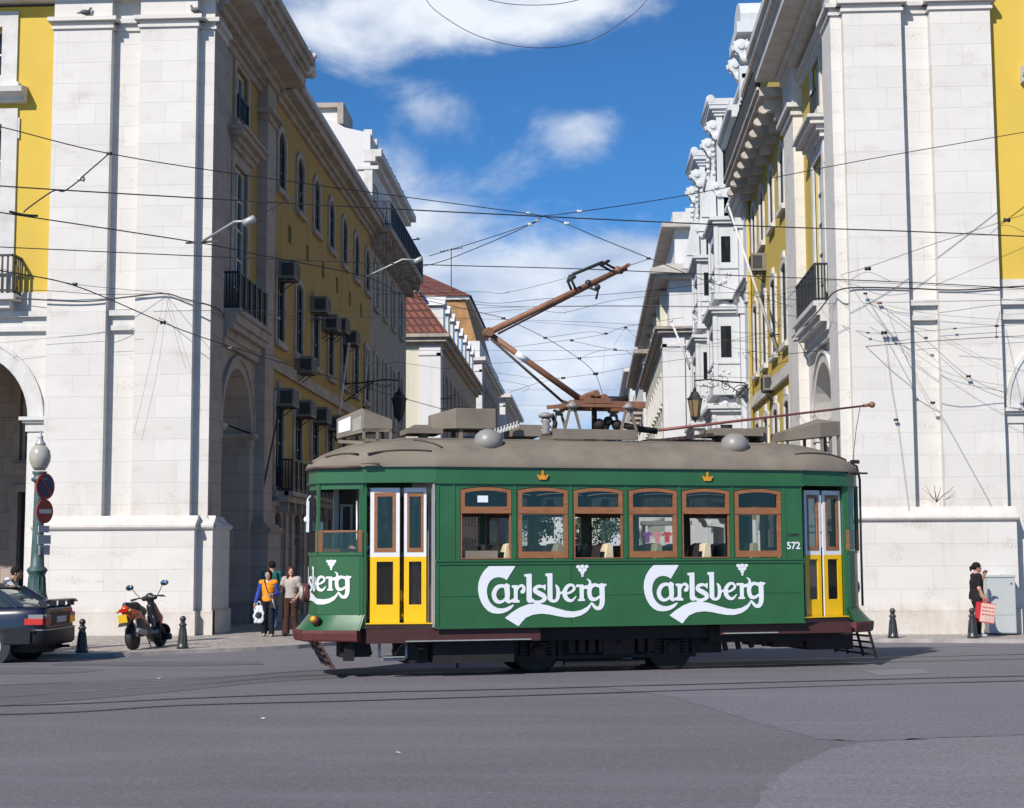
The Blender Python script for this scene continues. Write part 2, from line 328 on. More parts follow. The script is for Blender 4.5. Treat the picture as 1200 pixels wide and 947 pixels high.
    M['under'] = mat('grimy_underframe', (0.010,0.009,0.009), 0.75, 0.4, 6, 0.2, 30, dirt=(0.04,0.022,0.018), dirtamt=0.5, dscale=7)
    M['rust'] = mat('rusty_orange_steel', (0.225,0.10,0.052), 0.6, 0.2, 5, 0.15, 50, dirt=(0.10,0.045,0.03), dirtamt=0.7, dscale=7)
    M['steel'] = mat('worn_steel', (0.42,0.42,0.43), 0.35, 0.15, 10, metal=0.8)
    M['galv'] = mat('galvanised_steel', (0.38,0.38,0.38), 0.5, 0.1, 8, metal=0.3)
    M['wire'] = mat('cable_black', (0.02,0.02,0.022), 0.5, 0.1, 3)
    M['wire_grey'] = mat('span_wire_grey', (0.09,0.09,0.10), 0.5, 0.1, 3)
    M['porcelain'] = mat('porcelain', (0.62,0.60,0.56), 0.25, 0.05, 9)
    M['seat'] = mat('cream_seat_leather', (0.52,0.44,0.30), 0.45, 0.1, 6)
    M['seatdark'] = mat('dark_seat_side', (0.03,0.022,0.02), 0.5, 0.1, 6)
    M['interior'] = mat('interior_panel', (0.13,0.10,0.08), 0.6, 0.15, 4)
    M['ceil'] = mat('cream_ceiling', (0.32,0.30,0.26), 0.6, 0.1, 4)
    M['lens'] = mat('frosted_lamp_glass', (0.40,0.37,0.32), 0.22, 0.06, 5, spec=0.6, coat=0.4)
    M['lantern'] = mat('amber_lantern_glass', (0.22,0.16,0.08), 0.2, 0.2, 8, spec=0.6)
    M['tile'] = None
    m, nt, P, N, L = new_mat('clay_roof_tiles')
    geo = N('ShaderNodeNewGeometry'); sp = N('ShaderNodeSeparateXYZ'); L(geo.outputs['Position'], sp.inputs[0])
    ad = N('ShaderNodeMath'); ad.operation = 'ADD'; L(sp.outputs[0], ad.inputs[0]); L(sp.outputs[1], ad.inputs[1]); cb = N('ShaderNodeCombineXYZ'); L(ad.outputs[0], cb.inputs[0]); L(sp.outputs[2], cb.inputs[1])
    br = N('ShaderNodeTexBrick'); L(cb.outputs[0], br.inputs['Vector']); br.offset = 0.0; br.inputs['Scale'].default_value = 1; br.inputs['Brick Width'].default_value = 0.42; br.inputs['Row Height'].default_value = 0.5
    br.inputs['Mortar Size'].default_value = 0.07; br.inputs['Mortar Smooth'].default_value = 0.8
    br.inputs['Color1'].default_value = (0.20,0.065,0.042,1); br.inputs['Color2'].default_value = (0.14,0.048,0.035,1); br.inputs['Mortar'].default_value = (0.09,0.035,0.03,1)
    L(br.outputs['Color'], P.inputs['Base Color']); P.inputs['Roughness'].default_value = 0.8
    b = N('ShaderNodeBump'); b.invert = True; b.inputs['Distance'].default_value = 0.08; L(br.outputs['Fac'], b.inputs['Height']); L(b.outputs[0], P.inputs['Normal']); M['tile'] = m
    # asphalt
    def asphalt(name, col, dark, var=0.5):
        m, nt, P, N, L = new_mat(name); geo = N('ShaderNodeNewGeometry')
        def noise(sc, det, rg, st=(1,1,1), dist=0):
            mp = N('ShaderNodeMapping'); mp.inputs['Scale'].default_value = st; L(geo.outputs['Position'], mp.inputs[0])
            n = N('ShaderNodeTexNoise'); n.inputs['Scale'].default_value = sc; n.inputs['Detail'].default_value = det; n.inputs['Roughness'].default_value = rg; n.inputs['Distortion'].default_value = dist
            L(mp.outputs[0], n.inputs['Vector']); return n.outputs['Fac']
        base = N('ShaderNodeRGB'); base.outputs[0].default_value = rgba(col); last = base.outputs[0]
        for fac, lo, hi, a, c in ((noise(0.35, 6, 0.6, (0.6,1.6,1), 0.5), 0.42, 0.68, var, dark), (noise(1.6, 8, 0.7, (0.35,1.5,1)), 0.5, 0.8, 0.45, dark),
                                  (noise(24, 5, 0.8), 0.40, 0.64, 0.75, [v*0.42 for v in col]), (noise(16, 4, 0.8), 0.52, 0.68, 0.5, [v*1.7 for v in col]), (noise(0.9, 5, 0.6, (0.25,2.2,1), 0.8), 0.52, 0.62, 0.22, [v*1.25 for v in col]), (noise(4.5, 10, 0.8, (1,1,1), 1.5), 0.47, 0.50, 0.0, dark), (noise(110, 3, 0.6), 0.6, 0.8, 0.6, [min(1, v*2.0) for v in col]),
                                  (noise(7, 9, 0.75), 0.66, 0.76, 0.6, [min(1, v*1.5) for v in col])):
            r = N('ShaderNodeMapRange'); L(fac, r.inputs[0]); r.inputs[1].default_value = lo; r.inputs[2].default_value = hi; r.inputs[4].default_value = a
            mm = N('ShaderNodeMix'); mm.data_type = 'RGBA'; L(r.outputs[0], mm.inputs['Factor']); L(last, mm.inputs['A']); mm.inputs['B'].default_value = rgba(c); last = mm.outputs['Result']
        L(last, P.inputs['Base Color']); P.inputs['Roughness'].default_value = 0.78; P.inputs['Specular IOR Level'].default_value = 0.35
        b = N('ShaderNodeBump'); b.inputs['Strength'].default_value = 0.7; b.inputs['Distance'].default_value = 0.012; L(noise(75, 4, 0.7), b.inputs['Height']); L(b.outputs[0], P.inputs['Normal'])
        return m
    M['asphalt'] = asphalt('asphalt', (0.180,0.172,0.190), (0.122,0.115,0.130))
    M['asphalt_light'] = asphalt('worn_asphalt', (0.225,0.214,0.235), (0.17,0.16,0.18), 0.3)
    M['asphalt_mid'] = asphalt('greyer_asphalt', (0.198,0.188,0.214), (0.14,0.131,0.155), 0.4)
    M['asphalt_dark'] = asphalt('fresh_asphalt', (0.138,0.130,0.150), (0.10,0.092,0.108), 0.3)
    # cobbled pavement
    m, nt, P, N, L = new_mat('limestone_cobbles'); geo = N('ShaderNodeNewGeometry')
    vo = N('ShaderNodeTexVoronoi'); vo.inputs['Scale'].default_value = 11; vo.feature = 'DISTANCE_TO_EDGE'; L(geo.outputs['Position'], vo.inputs['Vector'])
    vc = N('ShaderNodeTexVoronoi'); vc.inputs['Scale'].default_value = 11; L(geo.outputs['Position'], vc.inputs['Vector'])
    r = N('ShaderNodeMapRange'); L(vo.outputs['Distance'], r.inputs[0]); r.inputs[2].default_value = 0.10
    bw_ = N('ShaderNodeSeparateColor'); L(vc.outputs['Color'], bw_.inputs[0])
    c1 = N('ShaderNodeMix'); c1.data_type = 'RGBA'; L(bw_.outputs[0], c1.inputs['Factor']); c1.inputs['A'].default_value = (0.30,0.265,0.235,1); c1.inputs['B'].default_value = (0.50,0.46,0.42,1)
    c2 = N('ShaderNodeMix'); c2.data_type = 'RGBA'; L(r.outputs[0], c2.inputs['Factor']); c2.inputs['A'].default_value = (0.16,0.13,0.11,1); L(c1.outputs['Result'], c2.inputs['B'])
    n = N('ShaderNodeTexNoise'); n.inputs['Scale'].default_value = 0.9; n.inputs['Detail'].default_value = 7; L(geo.outputs['Position'], n.inputs['Vector'])
    r3 = N('ShaderNodeMapRange'); L(n.outputs['Fac'], r3.inputs[0]); r3.inputs[1].default_value = 0.45; r3.inputs[2].default_value = 0.75; r3.inputs[4].default_value = 0.55
    c3 = N('ShaderNodeMix'); c3.data_type = 'RGBA'; L(r3.outputs[0], c3.inputs['Factor']); L(c2.outputs['Result'], c3.inputs['A']); c3.inputs['B'].default_value = (0.24,0.20,0.18,1)
    L(c3.outputs['Result'], P.inputs['Base Color']); P.inputs['Roughness'].default_value = 0.7
    b = N('ShaderNodeBump'); b.inputs['Distance'].default_value = 0.01; b.inputs['Strength'].default_value = 0.6; L(r.outputs[0], b.inputs['Height']); L(b.outputs[0], P.inputs['Normal']); M['cobble'] = m
    M['kerb'] = mat('kerb_stone', (0.36,0.33,0.31), 0.75, 0.2, 2.5, 0.4, 25, dirt=(0.13,0.11,0.10), dirtamt=0.7, dscale=2)
    M['ac'] = mat('grimy_ac_casing', (0.19,0.175,0.155), 0.6, 0.2, 5, dirt=(0.10,0.085,0.07), dirtamt=0.6, dscale=3)
    M['ac_grille'] = mat('dark_grille', (0.03,0.03,0.03), 0.6, 0.2, 5)
    M['pole_white'] = mat('white_pole_paint', (0.62,0.61,0.60), 0.45, 0.08, 3)
    M['bulb'] = mat('chalk_white', (0.75,0.74,0.72), 0.4, 0.03, 3)
setup_materials()
# ================================================================== GROUND
PLAZA_BOUNCE = stone_mat('plaza_bounce_slabs', (0.50,0.45,0.38), bw=1.0, bh=1.0)
KL = [(-60,27.3),(-30,27.7),(-12,27.95),(-9.4,28.0),(-8.9,28.2),(-7.96,29.0),(-7.3,29.5),(-6.6,29.95),(-5.9,30.7),(-5.4,31.6),(-5.15,32.6),(-5.05,33.8),(-5.0,36.0),(-5.0,75.5)]
KR = [(2.35,75.5),(2.35,38.0),(2.6,35.4),(3.2,33.9),(4.3,33.0),(6.1,32.55),(9.0,32.15),(16,31.8),(30,31.4),(60,31.0)]
def kerb_y(x):
    pts = KL if x < -1.4 else KR
    if x < -1.4:
        pts = [p for p in KL if p[0] <= -5.0]
        if x > -5.05: return 60.0
    else:
        if x < 2.7: return 60.0
        pts = [p for p in KR if p[0] >= 2.6]
    for (a, b), (c, d) in zip(pts, pts[1:]):
        if a <= x <= c: return b + (d-b)*(x-a)/max(c-a, 1e-6)
    return pts[-1][1] if x > 0 else pts[0][1]
def road_z(x, y):
    yk = min(kerb_y(x), 34.0)
    t = (y - (yk - 4.0))/4.0; t = max(0, min(1, t)); return -0.075*t*t*(3-2*t)
def make_ground():
    xs = [-700,-300,-150,-90,-60,-45] + [-36 + i*0.75 for i in range(97)] + [45,60,90,150,300,700]
    ys = [-500,-200,-80,-30,-10,0,6,12,16,19] + [20 + i*0.4 for i in range(41)] + [40,45,55,70,100,150,250,500,1200]
    V = [(x, y, road_z(x, y)) for y in ys for x in xs]; n = len(xs)
    F = [(j*n+i, j*n+i+1, (j+1)*n+i+1, (j+1)*n+i) for j in range(len(ys)-1) for i in range(n-1)]
    g = mesh_obj('road', V, F, M['asphalt']); tag(g, kind='structure')
    def sheet(name, pts, m, dz, lift=None):
        V = []; bm = bmesh.new(); vs = [bm.verts.new((x, y, 0)) for x, y in pts]; bm.faces.new(vs)
        bmesh.ops.triangulate(bm, faces=bm.faces)
        for _ in range(3): bmesh.ops.subdivide_edges(bm, edges=bm.edges, cuts=1, use_grid_fill=True)
        for v in bm.verts: v.co.z = road_z(v.co.x, v.co.y) + dz
        me = bpy.data.meshes.new(name); bm.to_mesh(me); bm.free(); me.materials.append(m)
        o = bpy.data.objects.new(name, me); COL.objects.link(o); tag(o, kind='structure'); return o
    def px(*ps): return [tuple(atZ(x, y, 0)[:2]) for x, y in ps]
    def wob(pts, a=0.05, n=5, seed=1):
        rnd = random.Random(seed); out = []
        for (x0, y0), (x1, y1) in zip(pts, pts[1:] + pts[:1]):
            for k in range(n):
                t = k/n; out.append((x0+(x1-x0)*t + rnd.uniform(-a, a), y0+(y1-y0)*t + rnd.uniform(-a, a)))
        return out
    sheet('worn_road_patch', wob(px((872,960),(884,944),(902,920),(930,898),(968,880),(1010,870),(1100,866),(1215,862),(1400,862),(1500,1200),(820,1400)), 0.03), M['asphalt_light'], 0.004)
    sheet('fresh_road_strip', wob(px((-60,806),(60,800),(200,795),(330,789),(392,784),(400,794),(300,801),(190,812),(60,823),(-60,832)), 0.04, 4, 3), M['asphalt_dark'], 0.004)
    sheet('fresh_road_strip', wob(px((-40,783),(20,782),(90,783),(122,785),(100,788),(60,790),(-40,790)), 0.02, 4, 4), M['asphalt_dark'], 0.004)
    sheet('fresh_road_strip', wob(px((60,774),(180,775),(305,776),(310,779),(200,781),(60,779)), 0.03, 4, 5), M['asphalt_dark'], 0.005)
    sheet('worn_road_patch', wob(px((-40,768),(70,770),(84,773),(60,776),(-40,777)), 0.02, 4, 7), M['asphalt_light'], 0.006)
    sheet('worn_road_patch', wob(px((1010,786),(1080,784),(1095,789),(1030,792)), 0.02, 4, 8), M['asphalt_light'], 0.004)
    b = MB(); b.box(-200, 200, -200, 3.5, -0.02, 0.006); o = b.build('plaza_bounce_paving', PLAZA_BOUNCE); tag(o, kind='structure')  # unseen paving behind the camera, added to bounce warm light onto the facades
    # pavements with kerbs
    def pave(edge, far, name):
        mb = MB(); pts = edge + far
        mb.add([(x, y, 0.0) for x, y in pts], [tuple(range(len(pts)))])
        o = mb.build('pavement', M['cobble']); tag(o, kind='structure')
        # offset line
        k = MB(); n = len(edge); inn = []
        for i, (x, y) in enumerate(edge):
            a = Vector(edge[max(i-1, 0)]); b = Vector(edge[min(i+1, n-1)]); t = (b-a).normalized(); nn = Vector((-t.y, t.x))
            inn.append((x + nn.x*name, y + nn.y*name))
        V = []
        for (x, y), (a, b) in zip(edge, inn): V += [(a, b, -0.2), (a, b, 0.006), (x - (a-x)*0.05, y - (b-y)*0.05, 0.006), (x - (a-x)*0.08, y - (b-y)*0.08, -0.2)]
        F = []
        for i in range(n-1):
            for j in range(3): F.append((i*4+j, i*4+j+1, (i+1)*4+j+1, (i+1)*4+j))
        k.add(V, F); o = k.build('kerb', M['kerb']); tag(o, kind='structure')
    pave(KL, [(-60,75.5)], 0.22)
    pave(KR, [(60,75.5)], 0.22)
    sheet('greyer_road_patch', wob(px((700,804),(790,817),(860,838),(905,852),(960,866),(1010,869),(1100,865),(1215,861),(1400,860),(1400,800),(1200,800),(1000,802),(850,804)), 0.05, 6, 9), M['asphalt_mid'], 0.003)
    # joints of the kerb stones are in the material; a stone step strip in the far street
    for (x0,x1,y0,y1) in ((-60,-5.0,89,400),(1.9,60,88.5,400)):
        b = MB(); b.box(x0, x1, y0, y1, -0.2, 0.0); o = b.build('pavement', M['cobble']); tag(o, kind='structure')
    # rails let into the road
    def rail(ps, dz=0.006, w=0.05):
        pts = [atZ(x, y, 0) for x, y in ps]; pts2 = []
        n = 40; # smooth by catmull
        P = [pts[0]] + pts + [pts[-1]]
        for i in range(1, len(P)-2):
            for k in range(n//2):
                t = k/(n//2); p0, p1, p2, p3 = P[i-1], P[i], P[i+1], P[i+2]
                pts2.append(0.5*((2*p1) + (p2-p0)*t + (2*p0-5*p1+4*p2-p3)*t*t + (3*p1-p0-3*p2+p3)*t**3))
        pts2.append(pts[-1]); a = MB()
        for off, ww, mi, h in ((0.0, w, 0, 0.0), (w*0.9, 0.045, 1, 0.0), (-w*0.9, 0.05, 1, 0.0)):
            V = []
            for i, p in enumerate(pts2):
                t = (pts2[min(i+1, len(pts2)-1)] - pts2[max(i-1, 0)]).normalized(); nn = Vector((-t.y, t.x, 0))
                z = road_z(p.x, p.y) + dz + h
                q = p + nn*(off-ww/2); r = p + nn*(off+ww/2); V += [(q.x, q.y, z), (r.x, r.y, z)]
            a.add(V, [(2*i, 2*i+1, 2*i+3, 2*i+2) for i in range(len(pts2)-1)], mi)
        o = a.build('tram_rail', [M['steel'], M['roofdark']]); tag(o, kind='structure')
    g = 0.86
    rail([(-60,824),(0,818),(133,808),(233,802),(377,791.5),(641,786.2),(820,781.2),(1090,774.8),(1300,770)])
    rail([(-60,808),(33,802),(227,796.5),(377,786),(641,780.5),(820,775.8),(1090,769.4),(1300,764.5)])
    rail([(-200,842),(60,836),(213,827),(400,822),(600,816),(820,809),(1090,801),(1400,793)], w=0.03)
    rail([(-200,832),(60,826),(227,818.5),(400,812.5),(600,808),(820,802),(1090,795),(1400,788)], w=0.03)
make_ground()
# ================================================================== FACADE TOOLS
class Fr:
    def __init__(s, O, U, N): s.O, s.U, s.N = Vector(O), Vector(U), Vector(N)
    def P(s, u, z, d=0.0): p = s.O + s.U*u + s.N*d; return (p.x, p.y, z)
def fbox(mb, fr, u0, u1, z0, z1, d0, d1, m=0):
    a = fr.P(u0, z0, d0); b = fr.P(u1, z1, d1); mb.box(a[0], b[0], a[1], b[1], a[2], b[2], m)
def hp(uc, w, z0, z1, rise=0.0, n=8):
    h = w/2
    if rise <= 0: return [(uc-h,z0),(uc+h,z0),(uc+h,z1),(uc-h,z1)]
    pts = [(uc-h,z0),(uc+h,z0)]
    Rr = (h*h + rise*rise)/(2*rise); a0 = math.asin(min(1, h/Rr)) if rise <= h else math.pi/2
    cz = z1 - Rr
    for i in range(n+1):
        t = a0 - 2*a0*i/n; pts.append((uc + Rr*math.sin(t), cz + Rr*math.cos(t)))
    return pts
def wall_holes(mb, fr, u0, u1, z0, z1, holes, d=0.0, depth=0.25, m=0, mr=None):
    mr = m if mr is None else mr
    bm = bmesh.new(); edges = []
    for loop in [[(u0,z0),(u1,z0),(u1,z1),(u0,z1)]] + holes:
        vs = [bm.verts.new((p[0], p[1], 0)) for p in loop]
        for i in range(len(vs)): edges.append(bm.edges.new((vs[i], vs[(i+1) % len(vs)])))
    bmesh.ops.triangle_fill(bm, use_beauty=True, use_dissolve=False, edges=edges)
    bm.verts.ensure_lookup_table(); bm.verts.index_update()
    V = [fr.P(v.co.x, v.co.y, d) for v in bm.verts]; F = [tuple(v.index for v in f.verts) for f in bm.faces]
    mb.add(V, F, m); bm.free()
    for loop in holes:
        n = len(loop); V = [fr.P(p[0], p[1], d) for p in loop] + [fr.P(p[0], p[1], d-depth) for p in loop]
        mb.add(V, [(i, (i+1) % n, n+(i+1) % n, n+i) for i in range(n)], mr)
def ring(mb, fr, inner, outer, d0, d1, m=0):
    n = len(inner); V = []
    for L_, d in ((inner, d1), (outer, d1), (inner, d0), (outer, d0)): V += [fr.P(p[0], p[1], d) for p in L_]
    F = []
    for i in range(n):
        j = (i+1) % n
        F += [(i, j, n+j, n+i), (n+i, n+j, 3*n+j, 3*n+i), (i, 2*n+i, 2*n+j, j)]
    mb.add(V, F, m)
def fprof(mb, fr, u0, u1, pts):
    mb.prism(pts, lambda d, z: fr.P(u0, z, d), lambda d, z: fr.P(u1, z, d))
def band(mb, fr, u0, u1, steps, m=0):
    """stacked mouldings: (z0, z1, depth)"""
    for z0, z1, d in steps: fbox(mb, fr, u0-d*0, u1, z0, z1, -0.05, d, m)
def window(fr, root, rel, uc, w, z0, z1, rise=0.0, sur=0.16, ms='trim', sash='sash', rows=3, ear=False, name='window', deep=0.2, curtain=False, proud=0.06, mid=True):
    a = MB(); inn = hp(uc, w, z0, z1, rise); out = hp(uc, w+2*sur, z0-sur*0.9, z1+sur, rise*1.05 if rise else 0)
    ring(a, fr, inn, out, -0.02, proud)
    if ear:
        fbox(a, fr, uc-w*0.22, uc+w*0.22, z1+sur*0.9, z1+sur*2.0, -0.02, proud+0.015)
        for s in (-1, 1): fbox(a, fr, uc+s*(w/2+sur)-0.05, uc+s*(w/2+sur)+0.05, z1-0.35, z1+sur*0.4, -0.02, proud-0.01)
    fbox(a, fr, uc-w/2-sur*1.2, uc+w/2+sur*1.2, z0-sur*1.3, z0-sur*0.5, -0.02, proud+0.08)
    o = a.build(name, M[ms], root, rel)
    s_ = MB(); t = 0.07
    ring(s_, fr, hp(uc, w-2*t, z0+t, z1-t, rise), hp(uc, w, z0, z1, rise), -deep-0.05, -deep+0.02)
    zz1 = z1 - rise*0.3
    if mid: fbox(s_, fr, uc-0.035, uc+0.035, z0+t, z1-t, -deep-0.04, -deep+0.03)
    for k in range(1, rows):
        z = z0 + (zz1-z0)*k/rows; fbox(s_, fr, uc-w/2+t, uc+w/2-t, z-0.022, z+0.022, -deep-0.04, -deep+0.012)
    s_.build('sash', M[sash], o, rel)
    g = MB(); P = hp(uc, w, z0, z1, rise); g.add([fr.P(p[0], p[1], -deep-0.03) for p in P], [tuple(range(len(P)))])
    g.build('pane', M['glass'], o, rel)
    return o
def railing(fr, parent, rel, u0, u1, z0, z1, d, step=0.13, ends=True, mt='iron', name='railing', panel=False, d0=0.0):
    a = MB()
    fbox(a, fr, u0, u1, z1-0.05, z1, d-0.05, d); fbox(a, fr, u0, u1, z0+0.05, z0+0.09, d-0.04, d-0.01)
    n = max(2, int((u1-u0)/step))
    for i in range(n+1):
        u = u0 + (u1-u0)*i/n; w = 0.018 if i % 8 else 0.04
        fbox(a, fr, u-w, u+w, z0, z1-0.02, d-0.045, d-0.045+w*1.6)
        if i < n and i % 2 == 0: fbox(a, fr, u, u+(u1-u0)/n, z0+0.42, z0+0.46, d-0.035, d-0.015)
    if ends:
        for u in (u0, u1):
            fbox(a, fr, u-0.03, u+0.03, z1-0.05, z1, d0, d); fbox(a, fr, u-0.02, u+0.02, z0+0.05, z0+0.09, d0, d)
            k = max(1, int((d-d0)/step))
            for i in range(k): fbox(a, fr, u-0.015, u+0.015, z0, z1-0.02, d0+0.04+i*step, d0+0.07+i*step)
    return a.build(name, M[mt], parent, rel)
# ================================================================== CORNER BLOCKS ON THE SQUARE
FY = 34.75
def corner_block(side):
    sg = -1 if side == 'L' else 1
    cx = -8.83 if side == 'L' else 5.745
    X = lambda a: cx + sg*a
    label = ('white stone and yellow corner building with arcade behind the lamp post, left of the street' if side == 'L'
             else 'white stone and yellow corner building with arcade behind the grey cabinet, right of the street')
    root = empty('corner_building', (X(0), FY, 0), 0, label, 'building'); rel = (X(0), FY, 0)
    ff = Fr((0,FY,0), (1,0,0), (0,-1,0)); fs = Fr((X(0.25),0,0), (0,1,0), (-sg,0,0))
    def fb(mb, a0, a1, z0, z1, d0, d1, m=0): fbox(mb, ff, X(a0), X(a1), z0, z1, d0, d1, m)
    pils = [(0.36,1.73),(2.42,3.82)] if side == 'L' else [(0.25,1.59),(2.25,3.63)]
    aE = pils[1][1]; c0 = aE + 0.48 + 1.56; AW = 3.12; NB = 4; SP = 4.5; aEnd = c0 + SP*(NB-1) + 2.6
    py0, py1 = (40.7, 41.8) if side == 'L' else (41.2, 43.2)
    zo = 0.0 if side == 'L' else 0.30
    YE = 42.2 if side == 'L' else 43.4
    st = M['stone']; ms_side = M['stone_old_shaded'] if side == 'L' else M['stone']; tr_side = M['trim_old'] if side == 'L' else M['trim']
    # arcade wall with its arches
    b = MB(); holes = [hp(X(c0 + SP*k), AW, -0.5, 6.62, AW/2, 20) for k in range(NB)]
    lo, hi = sorted((X(aE-0.02), X(aEnd)))
    holes2 = []
    for h in holes: holes2.append([(u, max(z, 0.01)) for u, z in h])
    wall_holes(b, ff, lo, hi, 0.0, 7.08, holes2, 0.0, 1.0)
    wall_holes(b, ff, lo, hi, 0.0, 7.08, holes2, -1.0, 0.0)
    b.build('arcade_wall', st, root, rel)
    # upper wall behind everything
    b = MB(); uh = []
    for k in range(NB):
        uh.append(hp(X(c0+SP*k), 1.5, 8.0, 12.1)); uh.append(hp(X(c0+SP*k), 1.4, 13.3, 14.5))
    wall_holes(b, ff, lo, hi, 8.02, 15.0, uh, 0.0, 0.3)
    b.build('plaster_wall', M['yellow'], root, rel)
    b = MB(); fb(b, aE-0.02, aEnd, 7.55, 8.02, -0.05, 0.03); fb(b, aE-0.02, aEnd, 7.08, 7.20, -0.05, 0.10); fb(b, aE-0.02, aEnd, 7.20, 7.42, -0.05, 0.05); fb(b, aE-0.02, aEnd, 7.42, 7.55, -0.05, 0.16)
    a0, a1 = pils[0][1], pils[1][0]
    for z0, z1, d in ((7.08,7.20,0.10),(7.20,7.42,0.05),(7.42,7.55,0.16)): fb(b, a0, a1, z0, z1, -0.05, d)
    b.build('string_course', M['trim'], root, rel)
    # solid corner pier with recessed strips
    b = MB(); fb(b, 0.0, aE, 0, 15.3+zo, -0.06, 0.0)
    b.build('corner_wall', st, root, rel)
    b = MB(); fbox(b, fs, FY+0.06, FY+1.25, 0, 15.3+zo, -1.1, 0.25); fb(b, 1.3, aE+0.48, 0, 7.08, -1.0, -0.06)
    b.build('side_pier', ms_side, root, rel)
    for (a0, a1) in pils:
        b = MB(); fb(b, a0, a1, 2.6, 14.33, 0.0, 0.25)
        for z0, z1, d in ((14.33,14.40,0.30),(14.40,14.50,0.27),(14.50,14.60,0.38),(14.60,15.3+zo,0.25)): fb(b, a0-(d-0.25), a1+(d-0.25), z0, z1, -0.02, d)
        b.build('pilaster', st, root, rel)
    # small capitals of the recesses and the strip
    for (a0, a1) in ((0.0, pils[0][0]), (pils[0][1], pils[1][0])):
        b = MB(); ex = 0.13 if a0 == 0 else 0
        for z0, z1, d in ((14.33,14.40,0.05),(14.40,14.50,0.03),(14.50,14.60,0.13)): fb(b, a0-(d if a0 == 0 else 0), a1, z0, z1, -0.02, d)
        b.build('capital_moulding', M['trim'], root, rel)
    b = MB()
    for z0, z1, d in ((14.33,14.40,0.30),(14.40,14.50,0.28),(14.50,14.60,0.38)): fbox(b, fs, FY-0.02, FY+1.25, z0, z1, 0.2, d)
    b.build('capital_moulding', M['trim'], root, rel)
    # plinth and its rounded moulding
    zb = 2.40 if side == 'L' else 2.50
    def mprof(dep): return [(-0.02,zb),(dep,zb),(dep+0.02,zb+0.015),(dep+0.065,zb+0.035),(dep+0.085,zb+0.07),(dep+0.075,zb+0.11),(dep+0.04,zb+0.145),(dep-0.01,zb+0.17),(dep-0.06,zb+0.21),(dep-0.12,zb+0.27),(dep-0.15,zb+0.33),(-0.02,zb+0.33)]
    def rolled(mb, a0, a1, dep, side_pl=None):
        u0, u1 = sorted((X(a0), X(a1))); fprof(mb, ff, u0, u1, mprof(dep))
    b = MB(); p0 = pils[0][0]-0.17
    fb(b, p0, aE+0.13, 0, zb+0.001, -0.02, 0.42); fb(b, p0-0.05, aE+0.17, 0, 0.55, -0.02, 0.46)
    rolled(b, p0-0.04, aE+0.16, 0.42)
    fb(b, -0.17, p0, 0, zb+0.001, -0.02, 0.17); fb(b, -0.20, p0-0.05, 0, 0.55, -0.02, 0.21); rolled(b, -0.2, p0, 0.17)
    b.build('plinth', st, root, rel)
    b = MB(); fbox(b, fs, FY-0.16, FY+1.52, 0, zb+0.001, 0.2, 0.41); fbox(b, fs, FY-0.14, FY+1.58, 0, 0.55, 0.2, 0.45)
    fprof(b, fs, FY-0.12, FY+1.50, mprof(0.41))
    b.build('side_plinth', M['stone'] , root, rel)
    # imposts and archivolts
    for k in range(NB):
        b = MB(); c = X(c0+SP*k)
        ring(b, ff, hp(c, AW, 5.06, 6.62, AW/2, 24), hp(c, AW+0.62, 5.06, 6.93, AW/2+0.31, 24), -0.02, 0.035)
        ring(b, ff, hp(c, AW+0.62, 5.06, 6.93, AW/2+0.31, 24), hp(c, AW+0.78, 5.06, 7.01, AW/2+0.39, 24), -0.02, 0.07)
        for s in (-1, 1):
            e = c + s*AW/2
            for z0, z1, d in ((4.72,4.92,0.04),(4.92,4.98,0.10),(4.98,5.06,0.16)):
                u0, u1 = sorted((e - s*d, e + s*0.48)); fbox(b, ff, u0, u1, z0, z1, -1.0, d)
        b.build('arch', M['trim'], root, rel)
    # balconies, windows and caps of the front
    for k in range(NB):
        c = X(c0+SP*k)
        window(ff, root, rel, c, 1.5, 8.0, 12.1, 0, 0.38, 'trim', 'sash', 5, True, deep=0.25)
        window(ff, root, rel, c, 1.4, 13.3, 14.5, 0, 0.38, 'trim', 'sash', 2, deep=0.25)
        b = MB()
        fprof(b, ff, c-1.34, c+1.34, [(-0.02,12.6),(0.2,12.62),(0.22,12.70),(0.30,12.76),(0.40,12.80),(0.42,12.92),(0.30,12.96),(-0.02,13.02)])
        b.build('window_cap', M['trim'], root, rel)
        b = MB(); fbox(b, ff, c-1.35, c+1.35, 7.78, 7.92, 0, 0.55); fbox(b, ff, c-1.2, c+1.2, 7.6, 7.78, 0, 0.4)
        o = b.build('balcony', M['trim'], root, rel); railing(ff, o, rel, c-1.3, c+1.3, 7.92, 8.85, 0.52)
    # the street side: passage arch, balcony window, small window
    b = MB(); ya0, ya1 = 36.95, 40.15; yc = (ya0+ya1)/2
    arch = [(u, max(z, 0.01)) for u, z in hp(yc, ya1-ya0, -0.5, 6.62, (ya1-ya0)/2, 20)]
    wall_holes(b, fs, FY+1.25, py0+0.02, 0, 7.1, [arch], 0.0, 1.0); wall_holes(b, fs, FY+1.25, py0+0.02, 0, 7.1, [arch], -1.0, 0.0)
    b.build('passage_wall', ms_side, root, rel)
    b = MB(); ring(b, fs, hp(yc, ya1-ya0, 5.06, 6.62, (ya1-ya0)/2, 24), hp(yc, ya1-ya0+0.5, 5.06, 6.87, (ya1-ya0)/2+0.25, 24), -0.02, 0.04)
    ring(b, fs, hp(yc, ya1-ya0+0.5, 5.06, 6.87, (ya1-ya0)/2+0.25, 24), hp(yc, ya1-ya0+0.66, 5.06, 6.95, (ya1-ya0)/2+0.33, 24), -0.02, 0.09)
